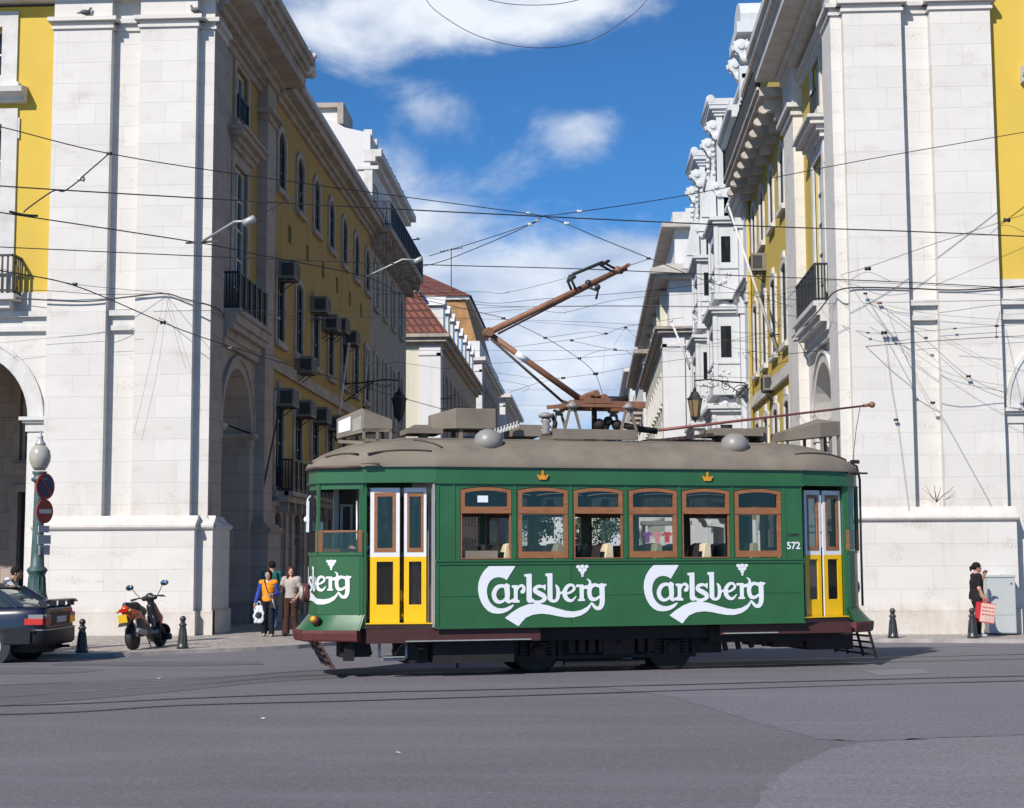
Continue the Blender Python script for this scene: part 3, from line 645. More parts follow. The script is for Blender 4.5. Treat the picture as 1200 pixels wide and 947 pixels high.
    for s, e in ((-1, ya0), (1, ya1)):
        for z0, z1, d in ((4.72,4.92,0.04),(4.92,4.98,0.09),(4.98,5.06,0.14)):
            u0, u1 = sorted((e - s*d, e + s*0.45)); fbox(b, fs, u0, u1, z0, z1, -1.0, d)
    b.build('arch', tr_side, root, rel)
    wc = 38.55
    b = MB(); wall_holes(b, fs, FY+1.25, py0+0.02, 7.1, 15.3+zo, [hp(wc,1.5,7.95,11.9), hp(wc,1.3,13.15,14.5)], 0.0, 0.35)
    b.build('plaster_wall', M['yellow_old_shaded'] if side == 'L' else M['yellow_side'], root, rel)
    b = MB(); fbox(b, fs, FY+1.25, 37.45, 7.1, 14.9, -0.02, 0.03); b.build('quoin_strip', ms_side, root, rel)
    window(fs, root, rel, wc, 1.5, 7.95, 11.9, 0, 0.3, 'trim_old' if side == 'L' else 'trim', 'sash', 5, True, deep=0.08)
    window(fs, root, rel, wc, 1.3, 13.15, 14.5, 0, 0.22, 'trim_old' if side == 'L' else 'trim', 'sash', 2, deep=0.1)
    b = MB()
    for z0, z1, d, e in ((12.2,12.35,0.14,0.0),(12.35,12.48,0.24,0.08),(12.48,12.62,0.40,0.2),(12.62,12.70,0.48,0.28)): fbox(b, fs, wc-1.15-e, wc+1.15+e, z0, z1, -0.02, d)
    b.build('window_cap', tr_side, root, rel)
    railing(fs, root, rel, wc-0.6, wc+0.6, 13.1, 13.75, 0.1)
    b = MB()
    for z0, z1, d in ((7.02,7.2,0.14),(7.2,7.4,0.20),(7.4,7.55,0.36),(7.55,7.78,0.44),(7.78,7.9,0.52)): fbox(b, fs, 36.6, 40.5, z0, z1, -0.02, d)
    o = b.build('balcony', tr_side, root, rel); railing(fs, o, rel, 36.75, 40.1, 7.9, 8.85, 0.46, 0.075)
    # end pier
    b = MB(); fbox(b, fs, py0, py1, 2.6, 15.3+zo, -0.6, 0.27)
    b.build('end_pier', ms_side, root, rel)
    b = MB(); 
    for z0, z1, d in ((13.85,13.95,0.34),(13.95,14.05,0.31),(14.05,14.17,0.45)): fbox(b, fs, py0-(d-0.27), py1+(d-0.27), z0, z1, -0.1, d)
    for z0, z1, d in ((14.62,14.8,0.32),(14.8,14.92,0.42)): fbox(b, fs, FY+1.2, py1+0.1, z0, z1, -0.05, d-0.22)
    b.build('end_pier_capital', tr_side, root, rel)
    b = MB(); fbox(b, fs, py0-0.3, py1+0.3, 0, zb+0.001, -0.6, 0.47); fbox(b, fs, py0-0.34, py1+0.34, 0, 0.55, -0.6, 0.51)
    for z0, z1, d in ((zb,zb+.05,0.50),(zb+.05,zb+.12,0.55),(zb+.12,zb+.17,0.51),(zb+.17,zb+.25,0.42),(zb+.25,zb+.33,0.33)): fbox(b, fs, py0-(d-0.17), py1+(d-0.17), z0, z1, -0.6, d)
    b.build('end_pier_plinth', ms_side, root, rel)
    # cornice
    def profile(fn, z):  # stepped profile, underside to top
        for z0, z1, d in ((z-0.30,z-0.12,0.12),(z-0.12,z,0.26),(z,z+0.30,0.98),(z+0.30,z+0.42,1.05),(z+0.42,z+0.62,1.16),(z+0.62,z+0.82,1.26)): fn(z0, z1, d)
    zc = 15.2 + zo
    b = MB()
    def f1(z0, z1, d): fb(b, -(d-0.25) if d > 0.9 else -0.02, aEnd, z0, z1, -0.3, d+0.05)
    for z0, z1, d in ((zc-0.12,zc,0.2),(zc,zc+0.35,0.48),(zc+0.35,zc+0.6,0.56),(zc+0.6,zc+0.82,0.66)): f1(z0, z1, d)
    b.build('front_cornice', M['trim'], root, rel)
    b = MB()
    def f2(z0, z1, d):
        dd = (0.78 + (d-0.98) + 0.25) if d > 0.9 else d+0.25
        fbox(b, fs, FY+0.3, YE + (0 if d > 0.9 else -0.35), z0, z1, -0.6, dd)
    profile(f2, zc)
    b.build('side_cornice', M['trim_old'] if side == 'L' else M['trim'], root, rel)
    # finial at the cornice's end
    o = SDFH('stone_finial', root, rel, fs.P(YE+0.05, zc+0.75, 1.05), side)
    # block behind: arcade back wall, ceiling, upper mass
    b = MB(); bw = Fr((0,40.35,0), (1,0,0), (0,-1,0)); lo2, hi2 = sorted((X(0.3), X(aEnd)))
    hl = []
    for k in range(NB): c = X(c0+SP*k-0.1); hl += [hp(c, 1.7, 4.4, 6.55), hp(c, 1.7, 0.02, 3.55)]
    wall_holes(b, bw, lo2, hi2, 0, 7.1, hl, 0.0, 0.3); b.build('arcade_back_wall', M['stone_old_shaded'], root, rel)
    for k in range(NB):
        c = X(c0+SP*k-0.1); window(bw, root, rel, c, 1.7, 4.4, 6.55, 0, 0.16, 'trim_old', 'sash', 3, deep=0.2)
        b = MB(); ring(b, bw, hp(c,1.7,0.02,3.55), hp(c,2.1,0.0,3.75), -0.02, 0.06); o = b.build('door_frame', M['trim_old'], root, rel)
        b = MB(); fbox(b, bw, c-0.85, c+0.85, 0.0, 3.55, -0.3, -0.22)
        for s in (-1, 1):
            for z in (0.3, 1.5, 2.6): fbox(b, bw, c+s*0.42-0.28, c+s*0.42+0.28, z, z+0.85, -0.22, -0.20)
        b.build('door_leaf', M['wood_door'], o, rel)
    b = MB(); fb(b, 0.3, aEnd, 7.0, 7.08, -6.0, -0.07); fb(b, 0.0, aEnd, 0, 16, -30, -6.2) if False else None
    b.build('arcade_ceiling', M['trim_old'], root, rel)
    b = MB(); lo3, hi3 = sorted((X(0.7), X(aEnd)))
    b.box(lo3, hi3, FY+0.36, 41.6, 7.12, 15.2+zo); b.box(lo3, hi3, 41.6, 62, 0.0, 15.2+zo)
    b.build('rear_walls', M['white'], root, rel)
    b = MB(); b.box(lo3, hi3, FY+0.2, 61.9, 15.2+zo, 16.3+zo); b.build('roof', M['tile'], root, rel)
    return root, fs, X, YE, zo
# ================================================================== smooth bodies grown from signed distances
def s_caps(P, a, b, ra, rb):
    a = np.array(a, float); b = np.array(b, float); d = b - a; l2 = max(float(d@d), 1e-9)
    t = np.clip(((P - a)@d)/l2, 0, 1); q = P - (a + t[:, None]*d)
    return np.sqrt((q*q).sum(1)) - (ra + (rb-ra)*t)
def s_ell(P, c, r, rot=None):
    q = P - np.array(c, float)
    if rot is not None: q = q@np.array(rot)
    r = np.array(r, float); k0 = np.sqrt(((q/r)**2).sum(1)); k1 = np.sqrt(((q/(r*r))**2).sum(1))
    return k0*(k0-1)/np.maximum(k1, 1e-6)
def s_box(P, c, h, r=0.02, rz=0.0):
    q = P - np.array(c, float)
    if rz: cs, sn = math.cos(-rz), math.sin(-rz); q = np.stack([q[:,0]*cs-q[:,1]*sn, q[:,0]*sn+q[:,1]*cs, q[:,2]], 1)
    d = np.abs(q) - (np.array(h, float) - r)
    return np.sqrt((np.maximum(d, 0)**2).sum(1)) + np.minimum(d.max(1), 0) - r
def smin(a, b, k):
    h = np.clip(0.5 + 0.5*(b-a)/k, 0, 1); return b + (a-b)*h - k*h*(1-h)
def surf(fn, lo, hi, h):
    """surface nets"""
    lo = np.array(lo, float); hi = np.array(hi, float); n = np.ceil((hi-lo)/h).astype(int) + 1
    g = [lo[i] + h*np.arange(n[i]) for i in range(3)]
    XX, YY, ZZ = np.meshgrid(*g, indexing='ij'); P = np.stack([XX.ravel(), YY.ravel(), ZZ.ravel()], 1)
    f = fn(P).reshape(n)
    s = f < 0
    c = np.zeros(tuple(n-1), int)
    for dx in (0,1):
        for dy in (0,1):
            for dz in (0,1): c += s[dx:n[0]-1+dx, dy:n[1]-1+dy, dz:n[2]-1+dz]
    act = (c > 0) & (c < 8); idx = -np.ones(c.shape, int); ids = np.argwhere(act); idx[act] = np.arange(len(ids))
    acc = np.zeros((len(ids), 3)); cnt = np.zeros(len(ids))
    cor = [(a,b,d) for a in (0,1) for b in (0,1) for d in (0,1)]
    for i in range(8):
        for j in range(i+1, 8):
            A, B = cor[i], cor[j]
            if sum(abs(A[k]-B[k]) for k in range(3)) != 1: continue
            fa = f[ids[:,0]+A[0], ids[:,1]+A[1], ids[:,2]+A[2]]; fb_ = f[ids[:,0]+B[0], ids[:,1]+B[1], ids[:,2]+B[2]]
            m = (fa < 0) != (fb_ < 0)
            t = np.where(m, fa/np.where(np.abs(fa-fb_) < 1e-12, 1, fa-fb_), 0)
            p = np.array(A)[None] + t[:,None]*(np.array(B)-np.array(A))[None]
            acc[m] += p[m]; cnt[m] += 1
    V = lo + (ids + acc/np.maximum(cnt, 1)[:,None])*h
    F = []
    for ax in range(3):
        sl0 = [slice(None)]*3; sl1 = [slice(None)]*3; sl0[ax] = slice(0, -1); sl1[ax] = slice(1, None)
        ch = s[tuple(sl0)] != s[tuple(sl1)]; e = np.argwhere(ch); o1, o2 = (ax+1) % 3, (ax+2) % 3
        e = e[(e[:,o1] > 0) & (e[:,o2] > 0) & (e[:,o1] < n[o1]-1) & (e[:,o2] < n[o2]-1)]
        inside = s[e[:,0], e[:,1], e[:,2]]
        def cell(a, b):
            q = e.copy(); q[:,o1] -= a; q[:,o2] -= b; return idx[q[:,0], q[:,1], q[:,2]]
        q = np.stack([cell(1,1), cell(0,1), cell(0,0), cell(1,0)], 1); q[~inside] = q[~inside][:, ::-1]
        F.append(q)
    F = np.concatenate(F); F = F[(F >= 0).all(1)]
    return V, F
def SDFH(name, root, rel, c, side):
    """carved stone ornament"""
    rnd = random.Random(5); c = np.array(c)
    bl = [(np.array((rnd.uniform(-.22,.22), rnd.uniform(-.3,.25), rnd.uniform(-.25,.3))), rnd.uniform(.09,.17)) for _ in range(16)]
    def fn(P):
        d = s_ell(P, (0,0,0), (.22,.3,.3))
        for p, r in bl: d = smin(d, s_ell(P, p, (r,r,r)), 0.03)
        return d
    V, F = surf(fn, (-.5,-.6,-.5), (.5,.6,.6), 0.035)
    V = V + c - np.array(rel)
    return mesh_obj(name, V, F, M['trim'], root)
# ================================================================== BUILDINGS OF THE STREET
LB = corner_block('L'); RB = corner_block('R')
def ac_unit(fr, u, z, d0, w=0.8, h=0.52, dp=0.55, label='', group='air conditioners on the yellow facade', dark=False):
    p = fr.P(u, z, d0); root = empty('air_conditioner', p, 0, label, 'air conditioner', group)
    b = MB(); fbox(b, fr, u-w/2, u+w/2, z, z+h, d0, d0+dp); b.build('casing', M['ac'], root, p, bevel=0.02)
    b = MB()
    for k in range(9): fbox(b, fr, u-w*0.42, u+w*0.42, z+0.06+k*h*0.09, z+0.06+k*h*0.09+0.022, d0+dp-0.01, d0+dp+0.012)
    # side louvre towards the square
    fbox(b, fr, u-w/2-0.008, u-w/2+0.01, z+0.08, z+h-0.08, d0+dp*0.28, d0+dp*0.9)
    b.build('grille', M['ac_grille'], root, p)
    for s in (-0.35, 0.35):
        b = MB(); b.bar(fr.P(u+s*w, z-0.01, d0), fr.P(u+s*w, z-0.01, d0+dp*0.9), 0.03, 0.03); b.bar(fr.P(u+s*w, z-0.3, d0), fr.P(u+s*w, z-0.01, d0+dp*0.7), 0.025, 0.025)
        b.build('bracket', M['iron'], root, p)
    return root
def left_wing():
    root0, fs0, X, YE, zo = LB; rel = tuple(root0.location)
    fr = Fr((-8.93,0,0), (0,1,0), (1,0,0)); cols = [43.1 + 2.87*k for k in range(7)]; y0, y1 = 41.8, 61.4
    b = MB(); holes = []
    for c in cols: holes += [hp(c,0.98,12.5,14.15,0.33), hp(c,1.05,8.0,10.15,0.12), hp(c,1.1,3.75,6.35,0.1)]
    vents = [(c+1.42, 11.15) for c in cols[:6]]
    for u, z in vents: holes.append(hp(u, 0.5, z, z+0.55))
    wall_holes(b, fr, y0, y1, 3.62, 15.0, holes, 0, 0.28)
    b.build('street_plaster_wall', M['yellow_old_shaded'], root0, rel)
    b = MB()
    for u, z in vents: fbox(b, fr, u-0.26, u+0.26, z-0.01, z+0.56, -0.32, -0.26)
    b.build('vent', M['iron'], root0, rel)
    for i, c in enumerate(cols):
        window(fr, root0, rel, c, 0.98, 12.5, 14.15, 0.33, 0.19, 'trim_old', 'darksash', 3, deep=0.03)
        window(fr, root0, rel, c, 1.05, 8.0, 10.15, 0.12, 0.18, 'trim_old', 'darksash', 3, deep=0.03)
        window(fr, root0, rel, c, 1.1, 3.75, 6.35, 0.1, 0.22, 'trim_old', 'darksash', 4, True, deep=0.03)
    b = MB(); fbox(b, fr, y0, y1, 7.05, 7.2, -0.05, 0.10); fbox(b, fr, y0, y1, 7.2, 7.42, -0.05, 0.06); b.build('street_string_course', M['trim_old'], root0, rel)
    b = MB()
    for z0, z1, d in ((14.9,15.05,0.12),(15.05,15.2,0.25),(15.2,15.45,0.5),(15.45,15.6,0.6)): fbox(b, fr, YE-0.1, y1, z0, z1, -0.2, d)
    b.build('street_cornice', M['trim_old'], root0, rel)
    b = MB(); fbox(b, fr, YE-0.1, y1, 15.6, 16.55, -0.4, -0.05); fbox(b, fr, YE-0.1, y1, 16.45, 16.65, -0.5, 0.06); fbox(b, fr, YE-0.1, y1, 15.6, 15.8, -0.3, 0.05)
    for k in range(9): fbox(b, fr, YE+0.5+k*2.1, YE+0.95+k*2.1, 15.7, 16.5, -0.3, 0.03)
    b.build('parapet', M['trim'], root0, rel)
    # ground floor: stone with tall openings
    b = MB(); gh = [hp(c,1.15,0.15 if k % 2 else 0.01,3.05,0.3) for k, c in enumerate(cols)]
    gh = [[(u, max(z, 0.012)) for u, z in h] for h in gh]
    wall_holes(b, fr, y0, y1, 0, 3.3, gh, 0.02, 0.35)
    b.build('street_ground_wall', M['stone_old_shaded'], root0, rel)
    b = MB()
    for k, c in enumerate(cols): 
        for s in (-1, 1): fbox(b, fr, c+s*0.98-0.22, c+s*0.98+0.22, 0, 3.2, 0, 0.10)
    fbox(b, fr, y0, y1, 3.2, 3.32, 0, 0.14)
    b.build('ground_pilasters', M['stone_old_shaded'], root0, rel)
    for k, c in enumerate(cols):
        b = MB(); P = hp(c,1.15,0.15 if k % 2 else 0.01,3.05,0.3); b.add([fr.P(p[0], p[1], -0.1) for p in P], [tuple(range(len(P)))])
        fbox(b, fr, c-0.03, c+0.03, 0.1, 2.75, -0.1, -0.05); fbox(b, fr, c-0.55, c+0.55, 2.35, 2.43, -0.1, -0.04)
        for z in (0.35, 1.3):
            for s in (-1, 1): fbox(b, fr, c+s*0.29-0.2, c+s*0.29+0.2, z, z+0.8, -0.1, -0.07)
        b.build('shop_door', M['wood_door'], root0, rel)
    b = MB(); fbox(b, fr, 42.6, y1, 3.32, 3.62, -0.05, 0.42); fbox(b, fr, 42.6, y1, 3.5, 3.62, 0.3, 0.55)
    for k in range(18): fbox(b, fr, 42.9+k*1.05, 43.1+k*1.05, 3.05, 3.35, 0, 0.35)
    o = b.build('balcony', M['trim_old'], root0, rel); railing(fr, o, rel, 42.7, y1-0.1, 3.62, 4.55, 0.52, 0.085)
    # air conditioners hang from the window heads
    acs = [(43.0, 9.75, 'black air conditioner nearest the stone pier, in the upper row', 1), (45.9, 7.35, 'air conditioner under a window sill, the only one below the upper row of windows', 0),
           (48.3, 9.62, 'third air conditioner from the stone pier in the upper row', 0), (50.4, 9.35, 'fourth air conditioner from the stone pier in the upper row', 0), (52.3, 9.55, 'fifth air conditioner from the stone pier in the upper row', 0), (54.7, 9.45, 'air conditioner at the far end of the upper row, beside the grey facade', 0),
           (43.0, 6.05, 'air conditioner nearest the stone pier in the lower row', 0), (45.8, 6.0, 'pale air conditioner, second from the stone pier in the lower row', 0), (48.6, 6.05, 'third air conditioner from the stone pier in the lower row', 0), (51.5, 6.05, 'air conditioner at the far end of the lower row, above the tram roof', 0)]
    for u, z, lb, dk in acs: ac_unit(fr, u, z, 0.0, label=lb)
left_wing()
def right_wing():
    root0, fs0, X, YE, zo = RB; rel = tuple(root0.location)
    fr = Fr((5.96,0,0), (0,1,0), (-1,0,0)); cols = [45.4, 48.1, 50.8, 53.3]; y0, y1 = 43.2, 54.6
    b = MB(); holes = []
    for c in cols: holes += [hp(c,0.95,12.3,14.1,0.33), hp(c,1.05,8.15,10.5,0.12), hp(c,1.05,3.9,6.35,0.1)]
    wall_holes(b, fr, y0, y1, 3.3, 15.1, holes, 0, 0.28); b.build('street_plaster_wall', M['yellow_side'], root0, rel)
    for c in cols:
        window(fr, root0, rel, c, 0.95, 12.3, 14.1, 0.33, 0.19, 'trim', 'darksash', 3, deep=0.03)
        window(fr, root0, rel, c, 1.05, 8.15, 10.5, 0.12, 0.18, 'trim', 'darksash', 3, True, deep=0.03)
        window(fr, root0, rel, c, 1.05, 3.9, 6.35, 0.1, 0.2, 'trim', 'darksash', 3, True, deep=0.03)
    b = MB(); fbox(b, fr, y0, y1, 7.0, 7.15, -0.05, 0.12); fbox(b, fr, y0, y1, 7.15, 7.4, -0.05, 0.07); b.build('street_string_course', M['trim'], root0, rel)
    b = MB(); gh = [[(u, max(z, 0.012)) for u, z in hp(c,1.2,0.01,2.9,0.3)] for c in cols]
    wall_holes(b, fr, y0, y1, 0, 3.3, gh, 0.02, 0.35); b.build('street_ground_wall', M['stone'], root0, rel)
    for c in cols:
        b = MB(); P = hp(c,1.2,0.01,2.9,0.3); b.add([fr.P(p[0], p[1], -0.1) for p in P], [tuple(range(len(P)))]); b.build('shop_door', M['wood_door'], root0, rel)
    # attic balcony on consoles
    b = MB(); fbox(b, fr, y0+0.2, y1-0.1, 15.1, 15.28, -0.3, 0.88); fbox(b, fr, y0+0.2, y1-0.1, 15.28, 15.36, -0.3, 0.96)
    for k in range(9):
        u = y0+0.7+k*1.28; fbox(b, fr, u-0.14, u+0.14, 14.75, 15.1, 0, 0.72); fbox(b, fr, u-0.12, u+0.12, 14.5, 14.8, 0, 0.4); b.lathe([(0.13,-0.15),(0.15,0),(0.13,0.15)], fr.P(u, 14.8, 0.72), 10, axis=(0,1,0))
    fbox(b, fr, y0, y1, 14.95, 15.1, 0, 0.2)
    o = b.build('attic_balcony', M['trim_mid'], root0, rel)
    a = MB(); fbox(a, fr, y0+0.3, y1-0.15, 16.3, 16.36, 0.84, 0.9)
    for k in range(100):
        u = y0+0.3+k*0.11
        if u < y1-0.15: fbox(a, fr, u-0.012, u+0.012, 15.36, 16.3, 0.86, 0.885)
    for k in range(5): fbox(a, fr, y0+0.3+k*2.7, y0+0.38+k*2.7, 15.36, 16.5, 0.84, 0.9)
    fbox(a, fr, y1-0.2, y1-0.15, 16.3, 16.36, 0.0, 0.9); a.build('railing', M['iron'], o, rel)
    b = MB(); fbox(b, fr, y0-0.4, y1, 15.3, 18.3, -3, -0.25); b.build('attic_wall', M['yellow_side'], root0, rel)
    b = MB(); fbox(b, fr, y0-0.4, y1+0.02, 18.3, 18.5, -3, 0.0); fbox(b, fr, y0-0.4, y1+0.02, 18.5, 18.75, -3, 0.25); b.build('attic_cornice', M['trim_mid'], root0, rel)
    b = MB(); b.tube([fr.P(y1-0.12, 3, 0.08), fr.P(y1-0.12, 17.8, 0.08)], 0.06, 8); b.build('drainpipe', M['yellow_side'], root0, rel)
    ac_unit(fr, 50.3, 11.15, 0.0, 0.7, 0.6, 0.5, 'white air conditioner on the sunlit yellow facade, between two rows of windows', None)
    ac_unit(fr, 48.9, 7.0, 0.0, 0.7, 0.5, 0.35, 'low brown air conditioner above the white string course on the sunlit yellow facade', None)
right_wing()
def plain_building(name, label, fr, ff, X0, X1, y0, y1, ztop, matw, msur, cols, rows, cor, eave='trim', roof=None, corner_pil=True, front_cols=(), fmat=None, name_w='wall'):
    """ff: frame of the wall facing the square; fr: frame of the street wall (u = y)"""
    rel = fr.P(y0, 0, 0); root = empty(name, rel, 0, label, 'building')
    fmat = fmat or matw
    b = MB(); holes = [[(u, max(z, 0.012)) for u, z in hp(c, w, z0, z1, rs)] for c in cols for (z0, z1, w, rs) in rows]
    wall_holes(b, fr, y0, y1, 0, ztop, holes, 0, 0.25); b.build('street_wall', M[matw], root, rel)
    for c in cols:
        for (z0, z1, w, rs) in rows: window(fr, root, rel, c, w, z0, z1, rs, 0.16, msur, 'sash', 3, deep=0.035)
    lo, hi = sorted((X0, X1)); b = MB()
    fh = [hp(c, w, z0, z1, rs) for c in front_cols for (z0, z1, w, rs) in rows if z0 > 0.5]
    wall_holes(b, ff, lo, hi, 0, ztop, fh, 0, 0.25); b.build('gable_wall', M[fmat], root, rel)
    for c in front_cols:
        for (z0, z1, w, rs) in rows:
            if z0 > 0.5: window(ff, root, rel, c, w, z0, z1, rs, 0.16, msur, 'sash', 3, deep=0.035)
    b = MB(); b.box(lo+0.4, hi-0.4, y0+0.4, y1, 0.0, ztop-0.02); 
    b.build('rear_walls', M[matw], root, rel)
    b = MB()
    for z0, z1, d in cor:
        fbox(b, fr, y0-d, y1+d*0.3, z0, z1, -0.1, d)
        q0, q1 = (lo, hi+0.0) if fr.N.x > 0 else (lo-0.0, hi); fbox(b, ff, q0-(d if fr.N.x < 0 else 0)*0, q1, z0+0.001, z1-0.001, -0.1, d-0.002)
    b.build('cornice', M[eave], root, rel)
    if corner_pil:
        b = MB(); fbox(b, fr, y0-0.12, y0+1.1, 0, ztop-0.3, -0.1, 0.14)
        xc = fr.O.x; sg = fr.N.x; q0, q1 = sorted((xc+sg*0.13, xc-sg*1.15)); fbox(b, ff, q0, q1, 0, ztop-0.31, -0.1, 0.13)
        fbox(b, ff, q0-0.05, q1+0.05, ztop-0.9, ztop-0.75, -0.1, 0.2); fbox(b, fr, y0-0.2, y0+1.15, ztop-0.9, ztop-0.75, -0.1, 0.2)
        b.build('corner_pilaster', M['white'], root, rel)
    return root, rel
RW = [(0.01,3.0,1.3,0.0),(4.2,6.3,1.05,0.1),(7.7,9.8,1.05,0.1),(11.0,12.9,1.0,0.25)]
OCHRE = mat('ochre_slates', (0.30,0.16,0.06), 0.8, 0.3, 1.2)
def more_left():
    fr = Fr((-8.93,0,0), (0,1,0), (1,0,0))
    # grey block with attic balcony
    ff = Fr((0,61.42,0), (1,0,0), (0,-1,0)); cols = [62.9, 65.7, 68.5, 71.3]
    rows = [(0.01,3.0,1.2,0.2),(3.9,6.3,1.05,0.1),(7.6,10.2,1.05,0.12),(12.2,14.2,0.98,0.3)]
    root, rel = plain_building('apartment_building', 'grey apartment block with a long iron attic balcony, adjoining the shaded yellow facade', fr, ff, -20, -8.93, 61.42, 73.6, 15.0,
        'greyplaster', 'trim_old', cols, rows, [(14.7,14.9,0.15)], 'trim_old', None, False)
    b = MB(); fbox(b, fr, 61.3, 73.7, 15.15, 15.4, -0.2, 0.85)
    for k in range(13): u = 61.7+k*0.97; fbox(b, fr, u-0.1, u+0.1, 14.8, 15.15, 0, 0.7); fbox(b, fr, u-0.09, u+0.09, 14.45, 14.85, 0, 0.4)
    o = b.build('attic_balcony', M['trim_old'], root, rel); railing(fr, o, rel, 61.35, 73.6, 15.4, 16.45, 0.82, 0.08)
    b = MB(); ac = [62.9, 65.7, 68.5, 71.3]; wall_holes(b, fr, 61.42, 73.6, 15.0, 18.3, [hp(c,0.9,15.5,17.3) for c in ac], -0.05, 0.25); b.build('attic_wall', M['greyplaster'], root, rel)
    for c in ac: window(Fr((-8.98,0,0),(0,1,0),(1,0,0)), root, rel, c, 0.9, 15.5, 17.3, 0, 0.12, 'trim_old', 'darksash', 2, deep=0.035)
    b = MB(); fbox(b, fr, 61.2, 73.9, 18.1, 18.3, -0.3, 0.2); fbox(b, fr, 61.2, 73.9, 18.3, 18.6, -0.3, 0.45); b.build('attic_cornice', M['trim'], root, rel)
    b = MB(); fbox(b, fr, 61.35, 73.7, 18.6, 19.3, -0.3, -0.02)
    for k in range(9): fbox(b, fr, 61.4+k*1.5, 61.75+k*1.5, 18.6, 19.5, -0.32, 0.03)
    b.build('attic_parapet', M['trim'], root, rel)
    b = MB(); xs = [(-8.95,14.0),(-8.95,19.3),(-10.0,19.55),(-10.6,19.9),(-12.0,20.0),(-20,20.0),(-20,14.0)]
    b.prism(xs, lambda x, z: (x, 61.25, z), lambda x, z: (x, 73.5, z)); b.build('gable', M['white'], root, rel)
    b = MB(); fbox(b, ff, -9.5, -8.6, 17.75, 17.9, 0, 0.25); fbox(b, ff, -9.2, -8.85, 15.6, 17.75, 0, 0.22); b.build('gable_pilaster', M['trim'], root, rel)
    b = MB(); b.box(-11.9, -10.3, 61.5, 63.6, 19.3, 20.45); b.build('chimney', M['white'], root, rel)
    b = MB(); b.box(-12.1, -10.1, 61.3, 63.8, 20.45, 20.65); b.box(-10.35, -10.1, 61.3, 63.8, 19.75, 20.45); b.build('chimney_cap', M['trim_old'], root, rel)
    # third block with the red mansard
    ff = Fr((0,89.7,0), (1,0,0), (0,-1,0)); cols = [92.0+2.9*k for k in range(10)]
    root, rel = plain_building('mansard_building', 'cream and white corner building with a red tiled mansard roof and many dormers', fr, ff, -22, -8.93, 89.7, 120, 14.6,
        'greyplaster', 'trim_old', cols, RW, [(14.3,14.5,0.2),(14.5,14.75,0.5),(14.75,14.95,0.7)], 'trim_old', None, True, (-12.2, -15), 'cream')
    b = MB()
    V = [(-8.3,89.1,14.95),(-22,89.1,14.95),(-22,91.2,17.9),(-10.4,91.2,17.9),(-8.3,120,14.95),(-10.4,120,17.9)]
    b.add(V, [(0,3,2,1),(0,4,5,3)]); V = [(-10.4,91.2,17.9),(-22,91.2,17.9),(-16,96,18.5),(-16,120,18.5),(-10.4,120,17.9)]; b.add(V, [(0,2,1),(0,4,3,2)])
    b.build('roof', M['tile'], root, rel)
    b = MB(); b.box(-22, -10.25, 91.0, 91.25, 17.8, 18.0); b.box(-10.5, -10.2, 91.0, 120, 17.82, 18.02); b.build('roof_ridge', M['trim_old'], root, rel)
    for k in range(8):
        y = 92.6 + 3.3*k; b = MB(); b.box(-10.3, -8.85, y-0.7, y+0.7, 15.0, 17.1); b.prism([(y-0.9,17.1),(y+0.9,17.1),(y,17.75)], lambda u, z: (-8.75,u,z), lambda u, z: (-10.6,u,z)); o = b.build('dormer', M['white'], root, rel)
        b = MB(); b.box(-8.86, -8.83, y-0.42, y+0.42, 15.5, 16.9); b.build('pane', M['glass'], o, rel)
    # tall block with a pink wall
    ff = Fr((0,125,0), (1,0,0), (0,-1,0)); cols = [127.5+3.2*k for k in range(7)]
    rows2 = RW + [(14.3,16.4,1.0,0.2)]
    root, rel = plain_building('tall_building', 'tall building with white corner strip, pink wall and hipped red roof, behind the mansard building', fr, ff, -24, -8.93, 125, 152, 17.9,
        'greyplaster', 'trim_old', cols, rows2, [(17.7,17.9,0.2),(17.9,18.2,0.45)], 'trim', None, True, (-12.5,), 'pinkwall')
    b = MB(); b.box(-24, -9.0, 125.2, 152, 18.2, 19.6); b.build('parapet', M['white'], root, rel)
    b = MB(); b.add([(-9.3,125.6,19.6),(-24,125.6,19.6),(-24,127.0,23.4),(-10.4,127.0,23.4),(-9.3,152,19.6),(-10.4,152,23.4)], [(0,3,2,1),(0,4,5,3)]); b.build('lower_roof', OCHRE, root, rel)
    b = MB(); b.box(-24, -10.0, 126.7, 152, 23.4, 23.7); b.build('roof_cornice', M['trim'], root, rel)
    b = MB(); b.add([(-9.8,126.5,23.7),(-24,126.5,23.7),(-24,132,26.6),(-14.5,132,26.6),(-14.5,148,26.6),(-9.8,152,23.7)], [(0,3,2,1),(0,5,4,3)]); b.build('roof', M['tile'], root, rel)
    b = MB(); b.box(-13.1, -11.9, 125.7, 128, 19.8, 22.6); b.prism([(-13.3,22.6),(-11.7,22.6),(-12.5,23.1)], lambda x, z: (x,125.5,z), lambda x, z: (x,128,z)); o = b.build('dormer', M['white'], root, rel)
    b = MB(); b.box(-12.8, -12.2, 125.66, 125.69, 20.4, 22.3); b.build('pane', M['glass'], o, rel)
    ff = Fr((0,160,0), (1,0,0), (0,-1,0))
    root, rel = plain_building('far_building', 'white building with a dark street front, furthest visible on the left of the street', fr, ff, -24, -8.93, 160, 190, 18.4,
        'greyplaster', 'trim_old', [163+3.4*k for k in range(8)], RW, [(18.2,18.4,0.3),(18.4,18.8,0.8)], 'trim', None, True, (-12.3,), 'white')
    b = MB(); b.box(-24, -9.6, 161, 190, 18.8, 20.6); b.build('attic_wall', M['white'], root, rel)
more_left()
